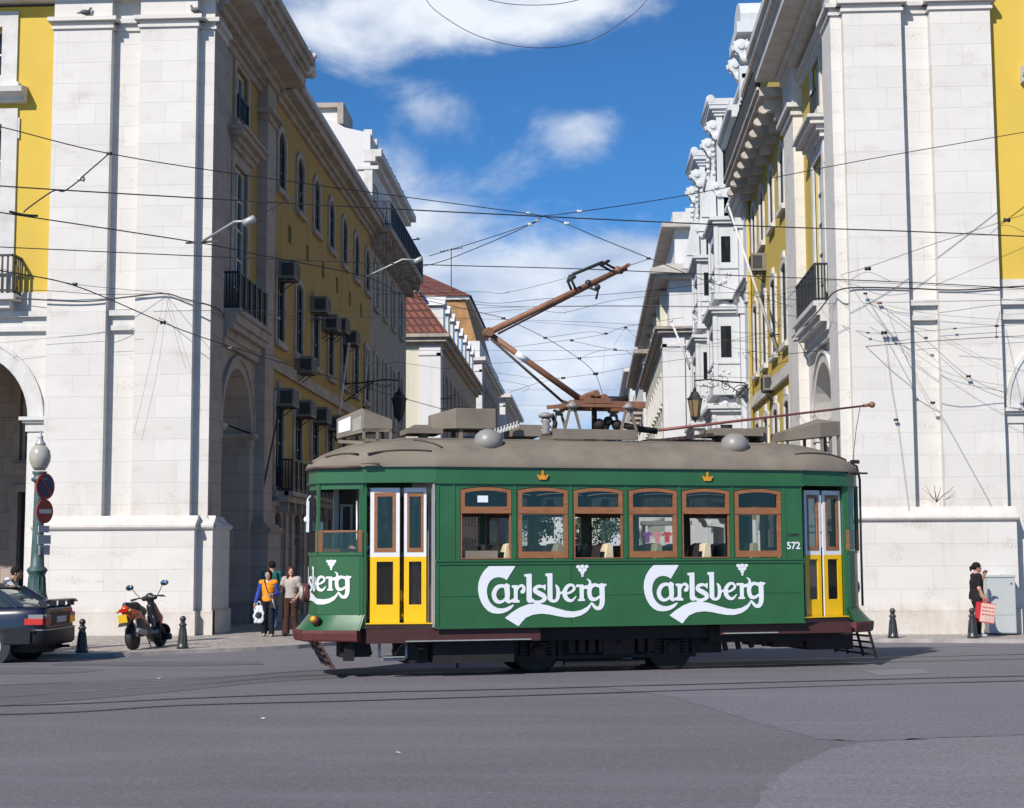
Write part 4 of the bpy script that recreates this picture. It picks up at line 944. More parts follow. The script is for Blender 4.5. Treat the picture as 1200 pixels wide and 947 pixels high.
def ornate():
    fr = Fr((5.98,0,0), (0,1,0), (-1,0,0)); y0, y1 = 54.7, 74.8; rel = fr.P(y0, 0, 0)
    root = empty('ornate_building', rel, 0, 'pale grey ornate building with projecting bays, gables and carved consoles, right side of the street', 'building')
    rows = [(0.01,3.1,1.3,0.3),(4.4,6.8,1.1,0.2),(8.6,11.0,1.1,0.2),(12.2,14.4,1.1,0.2),(15.4,17.2,1.0,0.3)]
    bays = [(60.8, 3.4, 1.1), (68.8, 4.0, 1.25)]     # centre, width, projection
    cols = [64.8, 72.9]
    b = MB(); wall_holes(b, fr, y0, y1, 0, 18.0, [[(u, max(z, 0.012)) for u, z in hp(c, w, z0, z1, r)] for c in cols for (z0, z1, w, r) in rows], 0, 0.25)
    b.box(6.2, 20, y0+0.2, y1, 0, 18); b.build('street_wall', M['palegrey'], root, rel)
    for c in cols:
        for (z0, z1, w, r) in rows: window(fr, root, rel, c, w, z0, z1, r, 0.18, 'palegrey', 'sash', 3, True, proud=0.12, deep=0.035)
    b = MB()
    for z in (3.7, 7.6, 11.5): 
        for z0, z1, d in ((z,z+0.15,0.08),(z+0.15,z+0.3,0.2),(z+0.3,z+0.38,0.28)): fbox(b, fr, y0, y1, z0, z1, -0.05, d)
    for z0, z1, d in ((14.9,15.05,0.2),(15.05,15.25,0.35),(15.25,15.4,0.5),(17.6,17.8,0.25),(17.8,18.05,0.6),(18.05,18.25,0.75)): fbox(b, fr, y0, y1, z0, z1, -0.05, d)
    b.build('string_course', M['palegrey'], root, rel)
    b = MB()
    for u in (54.95, 57.6, 63.6, 66.0, 71.7, 74.5):
        fbox(b, fr, u-0.22, u+0.22, 0.3, 14.6, -0.02, 0.16); fbox(b, fr, u-0.3, u+0.3, 14.2, 14.6, -0.02, 0.3); fbox(b, fr, u-0.28, u+0.28, 10.9, 11.3, -0.02, 0.24)
    b.build('pilaster', M['palegrey'], root, rel)
    def scroll(mb, u, z, d, r=0.35, w=0.3):
        # console seen from the side: a volute above and a smaller one below
        for (dz, rr, dd) in ((0, r, 0.0), (-r*1.5, r*0.6, -r*0.5)):
            mb.lathe([(rr*0.3,-w/2-0.03),(rr,-w/2),(rr,w/2),(rr*0.3,w/2+0.03)], fr.P(u, z+dz, d+dd), 14, axis=(0,1,0), sm=False)
        mb.lathe([(0.02,-w/2-0.09),(r*0.42,-w/2-0.08),(r*0.5,-w/2-0.02)], fr.P(u, z, d), 12, axis=(0,1,0), sm=False)
        for kk in range(9): tt = kk*0.75; mb.ball(fr.P(u, z+r*math.sin(tt), d+r*math.cos(tt)), r*0.26, 0, 6)
        mb.prism([(d+r*0.9, z), (d-r*0.1, z-r*1.9), (-0.05, z-r*2.4), (-0.05, z+r)], lambda q, zz: fr.P(u-w/2, zz, q), lambda q, zz: fr.P(u+w/2, zz, q))
    for (c, w, pr) in bays:
        for lv, (z0, z1) in enumerate(((4.0,7.3),(8.2,11.2),(12.0,14.8))):
            b = MB(); p = pr*(1.0, 0.9, 0.8)[lv]; hw = w/2*(1.0, 0.94, 0.88)[lv]
            bf = Fr(fr.P(0, 0, p), (0,1,0), (-1,0,0)); wn = hp(c, hw*1.1, z0+1.2, z1-0.5, 0.2)
            wall_holes(b, bf, c-hw, c+hw, z0, z1, [wn], 0, 0.12)
            side = Fr((fr.O.x, c-hw, 0), (-1,0,0), (0,-1,0)); side2 = Fr((fr.O.x, c+hw, 0), (-1,0,0), (0,1,0))
            for q in (side, side2): wall_holes(b, q, -0.1, p, z0, z1, [hp(p*0.55, p*0.42, z0+1.25, z1-0.5)], 0, 0.06)
            fbox(b, fr, c-hw-0.1, c+hw+0.1, z0-0.22, z0, -0.05, p+0.10); fbox(b, fr, c-hw-0.16, c+hw+0.16, z1, z1+0.12, -0.05, p+0.12); fbox(b, fr, c-hw-0.24, c+hw+0.24, z1+0.12, z1+0.26, -0.05, p+0.24); fbox(b, fr, c-hw-0.05, c+hw+0.05, z0+1.0, z0+1.1, -0.05, p+0.06)
            for s in (-1, 1): u = c+s*(hw-0.1); fbox(b, fr, u-0.13, u+0.13, z0, z1, p-0.1, p+0.06)
            for s in (-0.36, 0.36): scroll(b, c+s*w, z0-0.50, p*0.62, 0.24)
            rnd = random.Random(lv)
            for _ in range(16): b.ball(fr.P(c+rnd.uniform(-hw*0.8,hw*0.8), z0+rnd.uniform(0.2,0.85), p), rnd.uniform(0.05,0.10), 0, 6)
            for _ in range(8): b.ball(fr.P(c-hw, z0+rnd.uniform(0.2,0.85), rnd.uniform(0.2,p*0.9)), rnd.uniform(0.04,0.09), 0, 6)
            o = b.build('bay', M['palegrey'], root, rel)
            g = MB(); g.add([bf.P(q[0], q[1], -0.1) for q in wn], [tuple(range(len(wn)))])
            for q in (side, side2): g.add([q.P(t[0], t[1], -0.04) for t in hp(p*0.55, p*0.42, z0+1.25, z1-0.5)], [(0,1,2,3)])
            g.build('pane', M['glass'], o, rel)
        b = MB(); gp = pr*0.7; hw = w*0.42
        wall_holes(b, Fr(fr.P(0,0,gp), (0,1,0), (-1,0,0)), c-hw, c+hw, 15.1, 19.2, [hp(c, w*0.35, 15.8, 17.8, 0.3)], 0, 0.3)
        fbox(b, fr, c-hw, c+hw, 15.1, 19.2, -0.3, gp-0.25); fbox(b, fr, c-hw, c-hw+0.1, 15.1, 19.2, -0.3, gp); fbox(b, fr, c+hw-0.1, c+hw, 15.1, 19.2, -0.3, gp)
        for z0, z1, d in ((19.2,19.32,0.08),(19.32,19.45,0.16),(19.45,19.6,0.28),(19.6,19.85,0.32)): fbox(b, fr, c-hw-d*0.8, c+hw+d*0.8, z0, z1, -1.2, gp+d)
        b.lathe([(0.14,-hw-0.27),(0.18,-hw-0.24),(0.18,hw+0.24),(0.14,hw+0.27)], fr.P(c, 19.82, gp+0.22), 16, axis=(0,1,0))
        for s in (-1, 1):
            scroll(b, c+s*(hw-0.1), 18.75, gp+0.14, 0.26, 0.4); scroll(b, c+s*(hw-0.05), 16.3, gp+0.05, 0.2, 0.3)
            b.prism([(gp+0.05,15.1),(gp+0.62,15.1),(gp+0.1,17.6)], lambda q, zz: fr.P(c+s*(hw-0.1)-0.12, zz, q), lambda q, zz: fr.P(c+s*(hw-0.1)+0.12, zz, q))
            for k in range(6): b.ball(fr.P(c+s*(hw-0.1)+0.1*math.sin(k*2.1), 18.1-0.25*k, gp+0.12), 0.11, 0, 6)
        b.build('gable', M['palegrey'], root, rel)
    # roof balustrade and upper attic
    b = MB(); fbox(b, fr, y0, y1, 18.25, 18.4, -0.3, 0.3); fbox(b, fr, y0, y1, 19.25, 19.42, -0.1, 0.2)
    for k in range(56): b.lathe([(0.05,0),(0.09,0.15),(0.05,0.45),(0.08,0.6),(0.05,0.85)], fr.P(y0+0.2+k*0.355, 18.4, 0.05), 6)
    for k in range(6): fbox(b, fr, y0+k*4, y0+k*4+0.5, 18.3, 19.7, -0.2, 0.28)
    b.build('balustrade', M['palegrey'], root, rel)
    b = MB(); fbox(b, fr, y0, 57.5, 18.3, 21.0, -4, -0.3); fbox(b, fr, y0, 57.7, 21.0, 21.4, -4, 0.35)
    arc = [(y0+0.1,21.4),(57.5,21.4)] + [(56.1+1.4*math.cos(t), 21.4+1.1*math.sin(t)) for t in [math.pi*k/10 for k in range(1,10)]]
    b.prism(arc, lambda u, z: fr.P(u, z, 0.2), lambda u, z: fr.P(u, z, -1)); 
    for s in (55.0, 57.2): scroll(b, s, 20.5, 0.2, 0.28, 0.35)
    b.build('attic', M['palegrey'], root, rel)
    # ornamental iron balcony near the yellow wing
    for z in (4.05,):
        b = MB(); fbox(b, fr, 54.9, 56.3, z-0.15, z, 0, 0.9); o = b.build('balcony', M['palegrey'], root, rel); railing(fr, o, rel, 54.95, 56.25, z, z+1.05, 0.86, 0.12, mt='palegrey')
        a = MB()
        for cc in (55.3, 55.95):
            for rr in (0.12, 0.22, 0.3): a.tube([fr.P(cc+rr*math.cos(t), z+2.0+rr*math.sin(t), 0.5) for t in [2*math.pi*k/14 for k in range(14)]], 0.025, 5, closed=True)
        a.build('wrought_ornament', M['palegrey'], o, rel)
ornate()
def more_right():
    fr = Fr((4.58,0,0), (0,1,0), (-1,0,0)); ff = Fr((0,89.2,0), (1,0,0), (0,-1,0))
    cols = [91.6+2.9*k for k in range(10)]
    root, rel = plain_building('white_building', 'white corner building stepped back in three storeys under dark eaves, right side of the street', fr, ff, 4.58, 20, 89.2, 120, 14.9,
        'cream', 'trim', cols, RW, [(14.6,14.8,0.2),(14.8,15.0,0.45),(15.0,15.15,0.6)], 'trim_old', None, True, (7.6,), 'white')
    b = MB(); b.box(4.9, 20, 89.6, 120, 15.15, 18.1); b.build('attic_wall', M['white'], root, rel)
    b = MB(); b.box(4.0, 20, 88.8, 120.5, 18.1, 18.3); b.box(3.75, 20, 88.5, 120.5, 18.3, 18.6); b.add([(3.75,88.5,18.6),(20,88.5,18.6),(20,90.2,19.2),(4.9,90.2,19.2),(3.75,120,18.6),(4.9,120,19.2)], [(0,1,2,3),(0,3,5,4)]); b.build('eaves', M['trim_mid'], root, rel)
    b = MB(); b.box(5.3, 20, 90.2, 116, 18.9, 21.3); b.build('upper_attic_wall', M['white'], root, rel)
    b = MB(); b.box(4.5, 20, 89.5, 116.5, 21.3, 21.55); b.build('upper_eaves', M['trim_mid'], root, rel)
    b = MB(); b.box(5.2, 20, 90.0, 116, 21.55, 22.3); b.box(6.0, 8, 90.3, 92, 22.3, 22.6); b.build('roof', M['trim'], root, rel)
    for k in range(5):
        b = MB(); y = 93+5*k; b.box(4.5, 5.0, y-0.5, y+0.5, 15.2, 17.9); b.build('dormer', M['cream'], root, rel)
    fr = Fr((4.75,0,0), (0,1,0), (-1,0,0)); ff = Fr((0,126,0), (1,0,0), (0,-1,0))
    root, rel = plain_building('far_building', 'narrow white building with stacked balconies and dark eaves, beyond the white corner building', fr, ff, 4.75, 20, 126, 152, 18.4,
        'white', 'trim', [128+3*k for k in range(8)], RW, [(18.2,18.4,0.3),(18.4,18.8,0.9)], 'trim_old', None, True, (8.5,), 'white')
    b = MB()
    for z in (4.0, 7.5, 10.8, 14.2):
        for k in range(5): fbox(b, fr, 127.5+5*k, 130.2+5*k, z-0.2, z, 0, 0.9); fbox(b, fr, 127.5+5*k, 130.2+5*k, z, z+1.0, 0.82, 0.88)
    b.build('balcony', M['trim_old'], root, rel)
    b = MB(); b.box(5.2, 20, 126.5, 150, 18.8, 20.2); b.build('attic_wall', M['white'], root, rel)
    fr = Fr((4.6,0,0), (0,1,0), (-1,0,0)); ff = Fr((0,160,0), (1,0,0), (0,-1,0))
    root, rel = plain_building('far_building', 'white building furthest visible on the right of the street', fr, ff, 4.6, 20, 160, 192, 21.0,
        'white', 'trim', [162+3.4*k for k in range(8)], RW, [(20.8,21.0,0.3),(21.0,21.5,0.8)], 'trim', None, True, (8.5,), 'white')
    # the building closing the street
    ff = Fr((0,265,0), (1,0,0), (0,-1,0)); rel = (-2,265,0)
    root = empty('end_building', rel, 0, 'pale building with rows of windows closing the far end of the street', 'building')
    b = MB(); cx_ = [-26+3.2*k for k in range(16)]; rr = [(1,3.6,1.4,0),(5,7.4,1.3,0),(9,11.4,1.3,0),(12.8,14.6,1.3,0)]
    wall_holes(b, ff, -28, 26, 0, 16.5, [hp(c, w, z0, z1) for c in cx_ for (z0,z1,w,r) in rr], 0, 0.3); b.box(-28, 26, 265.3, 275, 0, 16.5); b.build('wall', M['white'], root, rel)
    for c in cx_:
        for (z0,z1,w,r) in rr: b = MB(); fbox(b, ff, c-w/2, c+w/2, z0, z1, -0.28, -0.2); b.build('window', M['glass'], root, rel)
    b = MB(); b.prism([(-28.5,16.5),(26.5,16.5),(22,20),(-24,20)], lambda x, z: (x,264.6,z), lambda x, z: (x,276,z)); b.build('roof', M['tile'], root, rel)
more_right()
def tree(x, y, H, R_, seed, label):
    o = empty('street_tree', (x,y,-0.1), 0, label, 'tree', 'trees at the far end of the street'); rnd = random.Random(seed); b = MB()
    b.tube([(0,0,0),(0.1,0,H*0.3),(0,0.1,H*0.6)], [0.28,0.2,0.1], 8)
    for k in range(6): a = k*1.05; b.tube([(0,0,H*(0.3+0.04*k)),(R_*0.6*math.cos(a),R_*0.6*math.sin(a),H*0.62)], [0.1,0.03], 5)
    b.build('trunk', BARK, o); b = MB()
    cl = [(rnd.gauss(0,R_*0.45), rnd.gauss(0,R_*0.45), H*0.66+rnd.gauss(0,H*0.13)) for _ in range(26)]
    for c in cl:
        for _ in range(42):
            p = Vector(c)+Vector([rnd.gauss(0,0.5) for _ in range(3)]); u = Vector([rnd.uniform(-1,1) for _ in range(3)]).normalized()*0.2; v = u.cross(Vector([rnd.uniform(-1,1) for _ in range(3)])).normalized()*0.16; b.add([p-u, p+v, p+u, p-v], [(0,1,2,3)])
    b.build('crown', LEAF, o, recalc=False)
BARK = mat('tree_bark', (0.09,0.07,0.055), 0.9, 0.2, 5); LEAF = mat('tree_leaves', (0.045,0.075,0.03), 0.6, 0.35, 1.5)
tree(-7.2, 205, 9.5, 3.0, 1, 'leafy tree at the left kerb by the far end of the street'); tree(-1.5, 236, 10, 3.2, 2, 'leafy tree in the middle of the view, in front of the pale end building'); tree(2.4, 210, 8.5, 2.6, 3, 'leafy tree at the right kerb by the far end of the street'); tree(-12.5, 230, 10, 3.4, 4, 'leafy tree furthest left, in front of the pale end building')
# ================================================================== TRAM
TA = R(17.3)
_G = atZ(720.5, 786, 0); TU = Vector((math.cos(TA), math.sin(TA), 0)); TN = Vector((-math.sin(TA), math.cos(TA), 0))
TO = _G - TN*0.62; TO.z = 0.0
TILT = 0.0; W_ = 2.15
def clip_field(F, xs, ys):
    """turn a 2d field (<0 inside) sampled at xs, ys into polygons"""
    V = []; key = {}; faces = []
    def vid(p):
        k = (round(p[0], 5), round(p[1], 5))
        if k not in key: key[k] = len(V); V.append(p)
        return key[k]
    for i in range(len(xs)-1):
        for j in range(len(ys)-1):
            c = [(i,j),(i+1,j),(i+1,j+1),(i,j+1)]; f = [F[a][b] for a, b in c]
            if min(f) >= 0: continue
            poly = []
            for k in range(4):
                a, b = c[k], c[(k+1) % 4]; fa, fb = f[k], f[(k+1) % 4]
                if fa < 0: poly.append((xs[a[0]], ys[a[1]]))
                if (fa < 0) != (fb < 0):
                    t = fa/(fa-fb); poly.append((xs[a[0]]+t*(xs[b[0]]-xs[a[0]]), ys[a[1]]+t*(ys[b[1]]-ys[a[1]])))
            ids = []
            for p in poly:
                q = vid(p)
                if not ids or ids[-1] != q: ids.append(q)
            if len(ids) > 2 and ids[0] == ids[-1]: ids.pop()
            if len(ids) >= 3: faces.append(tuple(ids))
    return V, faces
def lettering_shape():
    xs = np.arange(66, 1110, 6.0); ys = np.arange(84, 562, 6.0)
    XX, YY = np.meshgrid(xs, ys, indexing='ij'); P = np.stack([XX.ravel(), YY.ravel()], 1)
    D = np.full(len(P), 1e3)
    def stroke(pts, ws):
        nonlocal D
        if not isinstance(ws, (list, tuple)): ws = [ws]*len(pts)
        # catmull refinement
        q = []; n = len(pts); pp = [pts[0]] + list(pts) + [pts[-1]]
        for i in range(1, n):
            p0, p1, p2, p3 = [np.array(pp[i-1+k], float) for k in range(4)]
            for k in range(5):
                t = k/5; q.append((0.5*(2*p1+(p2-p0)*t+(2*p0-5*p1+4*p2-p3)*t*t+(3*p1-p0-3*p2+p3)*t**3), ws[i-1]+(ws[i]-ws[i-1])*t))
        q.append((np.array(pts[-1], float), ws[-1]))
        for (a, ra), (b, rb) in zip(q, q[1:]):
            d = b-a; t = np.clip(((P-a)@d)/max(d@d, 1e-6), 0, 1); e = P-(a+t[:,None]*d); D = np.minimum(D, np.sqrt((e*e).sum(1)) - (ra+(rb-ra)*t)/2)
    def poly(pts):
        nonlocal D
        pts = np.array(pts, float); n = len(pts); ins = np.zeros(len(P), bool); dd = np.full(len(P), 1e9)
        for i in range(n):
            a, b = pts[i], pts[(i+1) % n]
            c = (a[1] > P[:,1]) != (b[1] > P[:,1])
            with np.errstate(divide='ignore', invalid='ignore'): xi = (b[0]-a[0])*(P[:,1]-a[1])/(b[1]-a[1])+a[0]
            ins ^= c & (P[:,0] < xi)
            d = b-a; t = np.clip(((P-a)@d)/max(d@d, 1e-6), 0, 1); e = P-(a+t[:,None]*d); dd = np.minimum(dd, np.sqrt((e*e).sum(1)))
        D = np.minimum(D, np.where(ins, -dd, dd))
    def sm(pts, k=6):
        out = []; n = len(pts)
        for i in range(n):
            p0, p1, p2, p3 = [np.array(pts[(i-1+j) % n], float) for j in range(4)]
            for t in [j/k for j in range(k)]: out.append(0.5*(2*p1+(p2-p0)*t+(2*p0-5*p1+4*p2-p3)*t*t+(3*p1-p0-3*p2+p3)*t**3))
        return out
    # capital C
    poly([(370,98),(300,205),(285,193),(262,184),(232,181),(200,188),(172,208),(155,236),(146,268),(146,305),(155,342),(172,372),(196,396),(228,412),(262,416),(296,410),(326,397),(356,384),
          (352,400),(330,424),(300,441),(266,452),(228,455),(190,450),(155,434),(124,404),(100,366),(84,322),(76,272),(80,222),(96,176),(124,132),(160,98)])
    # a
    stroke([(300,258),(262,246),(222,262),(200,308),(214,352),(246,368),(284,352),(304,318)], [22,26,34,36,34,24,20,20])
    stroke([(300,250),(306,310),(304,350),(322,366),(356,346)], [44,40,36,24,10]); poly([(282,244),(330,240),(322,262),(300,268)])
    # r
    poly([(340,242),(386,242),(386,352),(402,356),(402,374),(346,374),(346,356),(356,352),(356,264),(340,262)])
    stroke([(380,282),(396,254),(420,246),(436,262),(430,290)], [16,18,22,24,30]); stroke([(420,292),(424,294)], 26)
    # l
    poly([(438,160),(498,156),(498,346),(506,356),(500,376),(470,376),(456,358),(456,180),(438,178)])
    # s
    stroke([(600,262),(562,252),(530,262),(524,286),(560,308),(594,328),(596,354),(560,370),(520,368),(500,352)], [16,24,28,34,38,36,30,24,20,20]); poly([(588,240),(610,240),(606,284),(594,280)])
    # b
    poly([(606,156),(662,154),(662,350),(650,376),(622,352),(622,178),(606,176)])
    stroke([(640,348),(664,366),(694,358),(706,322),(704,272),(688,244)], [30,22,24,32,28,10]); stroke([(706,318),(734,302),(770,300)], [18,16,14])
    # e
    stroke([(764,312),(806,300),(836,274),(822,246),(788,250),(762,284),(760,324),(782,356),(818,362),(850,330)], [14,18,22,18,26,34,36,30,20,8])
    # r with its flag
    poly([(850,242),(912,242),(912,350),(922,354),(922,368),(864,368),(864,354),(878,350),(878,262),(850,262)])
    stroke([(904,272),(926,262),(948,262),(962,240),(960,216),(938,200)], [18,26,30,22,16,6])
    # g
    stroke([(1040,258),(1000,246),(966,266),(956,306),(970,348),(1004,356),(1034,338)], [22,26,34,36,34,24,20])
    stroke([(1058,254),(1060,320),(1058,386),(1040,420),(1010,422),(986,398),(972,380)], [42,42,40,34,26,22,10]); poly([(1030,240),(1096,238),(1096,252),(1078,262),(1030,262)])
    # ribbon
    poly([(285,487),(340,446),(400,411),(470,386),(545,381),(620,396),(700,421),(770,440),(830,446),(890,436),(938,412),(970,380),(976,386),(962,420),(936,450),(890,476),(830,491),(765,490),(700,479),(640,466),(575,459),(505,466),(450,488),(418,520),(392,552)])
    # hop cone
    for (x, y, r) in ((868,106,13),(902,104,13),(936,106,13),(884,130,14),(920,130,14),(902,154,13),(902,176,8)): stroke([(x-3,y),(x+3,y)], r*2)
    return clip_field(D.reshape(XX.shape), xs, ys)
LV, LF = lettering_shape()
def crown_shape():
    poly = [(-0.5,-0.42),(0.5,-0.42),(0.56,-0.25),(0.8,0.25),(0.55,0.2),(0.32,-0.02),(0.22,0.3),(0.1,0.08),(0.12,0.45),(0.22,0.52),(0.12,0.62),(0.1,0.78),(-0.1,0.78),(-0.12,0.62),(-0.22,0.52),(-0.12,0.45),(-0.1,0.08),(-0.22,0.3),(-0.32,-0.02),(-0.55,0.2),(-0.8,0.25),(-0.56,-0.25)]
    return poly
# plan outline of the body, anticlockwise seen from above is not needed: near side left -> right, then far side
OUT_N = [(-4.62,0.62),(-4.32,0.44),(-4.0,0.29),(-3.45,0.14),(-2.95,0.03),(2.93,0.03),(3.40,0.15),(3.82,0.28),(4.04,0.44),(4.20,0.66)]
def outline(off=0.0, zf=0.0):
    """closed plan outline, offset outwards"""
    nf = [(-4.70,1.075)]; near = OUT_N; far = [(s, W_-w) for s, w in reversed(OUT_N)]
    pts = nf + near + [(4.27,1.075)] + far
    if off == 0: return pts
    n = len(pts); out = []
    for i in range(n):
        a = Vector(pts[i-1]); b = Vector(pts[i]); c = Vector(pts[(i+1) % n]); t1 = (b-a).normalized(); t2 = (c-b).normalized()
        n1 = Vector((t1.y, -t1.x)); n2 = Vector((t2.y, -t2.x)); m = (n1+n2).normalized(); k = off/max(0.5, m.dot(n1)); out.append((b.x+m.x*k, b.y+m.y*k))
    return out
def belt(mb, z0, z1, o0, o1, m=0, part=None, o0t=None, o1t=None):
    """ring following the outline between offsets o0 (inner) and o1 (outer); optional different offsets on top"""
    A = outline(o0); B = outline(o1); A2 = outline(o0 if o0t is None else o0t); B2 = outline(o1 if o1t is None else o1t); n = len(A); V = []
    for (pa, pb, qa, qb) in zip(A, B, A2, B2): V += [(pa[0],pa[1],z0),(pb[0],pb[1],z0),(qb[0],qb[1],z1),(qa[0],qa[1],z1)]
    F = []; rng = range(n) if part is None else part
    for i in rng:
        j = (i+1) % n
        for k in range(4): F.append((i*4+k, j*4+k, j*4+(k+1) % 4, i*4+(k+1) % 4))
    mb.add(V, F, m)
    if part is not None and len(part): 
        for i in (part[0], (part[-1]+1) % n): mb.add([V[i*4+k] for k in range(4)], [(0,1,2,3)], m)
def make_tram():
    root = empty('tram', TO, TA, 'green vintage tram with white lettering, yellow and white folding doors and a raised pantograph', 'tram')
    root.rotation_euler = (0, -TILT, TA)
    G = M['green']
    nf = Fr((0,0.0,0), (1,0,0), (0,-1,0)); far = Fr((0,W_,0), (1,0,0), (0,1,0))
    wins = [(-2.195,0),(-1.312,1),(-0.44,0),(0.441,1),(1.307,0),(2.176,1)]; WW = 0.795
    for fr, nm in ((nf,'near'),(far,'far')):
        b = MB(); holes = [hp(c, WW, 1.735, 2.815, 0.04) for c, k in wins]
        wall_holes(b, fr, -2.96, 2.93, 0.715, 2.9, holes, 0.0, 0.05); wall_holes(b, fr, -2.96, 2.93, 0.715, 2.9, holes, -0.05, 0.0)
        b.build('side_wall', G, root)
        b = MB()
        fbox(b, fr, -2.99, 2.96, 2.855, 2.885, -0.01, 0.035); fbox(b, fr, -2.97, 2.94, 1.655, 1.70, 0, 0.018); fbox(b, fr, -2.97, 2.94, 1.70, 1.72, 0, 0.035)
        fbox(b, fr, -2.97, 2.94, 0.715, 0.745, 0, 0.015); fbox(b, fr, -2.95, 2.92, 1.188, 1.198, 0, 0.008)
        for s in (-2.93, 2.90): fbox(b, fr, s-0.02, s+0.02, 0.74, 1.66, 0, 0.012)
        for s in (-0.885, 0.878): fbox(b, fr, s-0.004, s+0.004, 0.74, 1.66, 0, 0.007)
        for s in (-2.93, -2.69, 2.62, 2.90): fbox(b, fr, s-0.018, s+0.018, 1.72, 2.855, 0, 0.012)
        for i in range(5): s = (wins[i][0]+wins[i+1][0])/2; fbox(b, fr, s-0.02, s+0.02, 1.74, 2.83, 0, 0.012)
        b.build('moulding', G, root)
        for c, closed in wins:
            b = MB(); t = 0.06
            up = hp(c, WW-0.02, 2.415, 2.805, 0.04); ui = hp(c, WW-0.02-2*t, 2.415+0.10, 2.805-0.05, 0.035)
            ring(b, fr, ui, up, -0.05, 0.012)
            if closed:
                ring(b, fr, hp(c, WW-0.02-2*t, 1.745+0.10, 2.40), hp(c, WW-0.02, 1.745, 2.414), -0.05, 0.002)
            else:
                for s in (-1, 1): fbox(b, fr, c+s*(WW/2-0.02)-0.012, c+s*(WW/2-0.02)+0.012, 1.745, 2.414, -0.05, -0.01)
                fbox(b, fr, c-WW/2+0.01, c+WW/2-0.01, 1.737, 1.752, -0.05, 0.01)
            o = b.build('window', M['wood'], root)
            g = MB(); g.add([fr.P(p[0], p[1], -0.03) for p in ui], [tuple(range(len(ui)))]); g.build('upper_pane', M['darkglass'], o)
            if closed: q = hp(c, WW-0.14, 1.845, 2.40); g = MB(); g.add([fr.P(p[0], p[1], -0.03) for p in q], [(0,1,2,3)]); g.build('lower_pane', M['tramglass'], o)
        # lettering (twice) and crowns
        for s0 in (-2.327, 0.268):
            V = []
            for x, y in LV:
                if fr is nf: V.append((s0+(x-75)*0.001962, -0.0095, 1.640-(y-93)*0.00197))
                else: V.append((-(s0+(x-75)*0.001962), W_+0.0095, 1.640-(y-93)*0.00197))
            mesh_obj('lettering', V, LF, M['logo'], root, False)
        for s0 in (-1.32, 1.335):
            b = MB(); b.prism(crown_shape(), lambda x, z: fr.P(s0+x*0.115, 2.985+(z-0.1)*0.115, 0.012+0.012), lambda x, z: fr.P(s0+x*0.115, 2.985+(z-0.1)*0.115, 0.012)); b.build('crown_emblem', M['gold'], root)
    # letter board all round
    b = MB(); belt(b, 2.87, 3.12, -0.03, 0.018); belt(b, 2.87, 2.885, 0.018, 0.045); b.build('letter_board', G, root)
    # number on the post by the rear door
    def text(body, size, loc, m, name='number', rot=(math.pi/2,0,0)):
        cu = bpy.data.curves.new('t', 'FONT'); cu.body = body; cu.size = size; cu.align_x = 'CENTER'; cu.extrude = 0.002; cu.offset = size*0.02
        to = bpy.data.objects.new('t', cu); COL.objects.link(to); bpy.context.view_layer.update()
        me = bpy.data.meshes.new_from_object(to.evaluated_get(bpy.context.evaluated_depsgraph_get())); bpy.data.objects.remove(to); me.materials.clear(); me.materials.append(m)
        o = bpy.data.objects.new(name, me); COL.objects.link(o); o.parent = root; o.location = loc; o.rotation_euler = rot; return o
    text('572', 0.155, (2.765, -0.004, 1.87), M['logo']); text('CARRIS', 0.06, (2.765, -0.004, 2.07), M['iron'], 'operator_name')
    # platform ends: corner posts, dashes, windows
    n = len(outline()); pts = outline(); idx = {p: i for i, p in enumerate(pts)}
    def panel(p, q, z0, z1, off=0.0, th=0.04, m=0, mb=None):
        p = Vector((p[0], p[1], 0)); q = Vector((q[0], q[1], 0)); d = (q-p).normalized(); nn = Vector((d.y, -d.x, 0))
        mb.add([p+nn*off+Vector((0,0,z0)), q+nn*off+Vector((0,0,z0)), q+nn*off+Vector((0,0,z1)), p+nn*off+Vector((0,0,z1)), p+nn*(off-th)+Vector((0,0,z0)), q+nn*(off-th)+Vector((0,0,z0)), q+nn*(off-th)+Vector((0,0,z1)), p+nn*(off-th)+Vector((0,0,z1))],
               [(0,1,2,3),(4,7,6,5),(0,4,5,1),(1,5,6,2),(2,6,7,3),(3,7,4,0)], m)
    def lerp(a, b, t): return (a[0]+(b[0]-a[0])*t, a[1]+(b[1]-a[1])*t)
    mirror = lambda p: (p[0], W_-p[1])
    # chains of plan points: left end near corner -> centre -> far corner ; right end
    ends = {'front': [(-4.0,0.29),(-4.32,0.44),(-4.62,0.62),(-4.70,1.075),(-4.62,1.53),(-4.32,1.71),(-4.0,1.86)],
            'back': [(3.82,0.28),(4.04,0.44),(4.20,0.66),(4.27,1.075),(4.20,1.49),(4.04,1.71),(3.82,1.87)]}
    for e, ch in ends.items():
        sg = -1 if e == 'front' else 1
        b = MB()
        c2 = ch if e == 'front' else ch[::-1]
        for p, q in zip(c2, c2[1:]): panel(q, p, 0.93, 1.84, 0.0, 0.04, 0, b) if e == 'front' else panel(q, p, 0.93, 1.84, 0.0, 0.04, 0, b)
        b.build('dash_panel', G, root)
        b = MB()
        # sill rail and header, posts
        for p, q in zip(c2, c2[1:]):
            panel(q, p, 1.80, 1.845, 0.018, 0.03, 0, b); panel(q, p, 2.78, 2.875, 0.004, 0.05, 0, b); panel(q, p, 0.93, 0.95, 0.01, 0.03, 0, b)
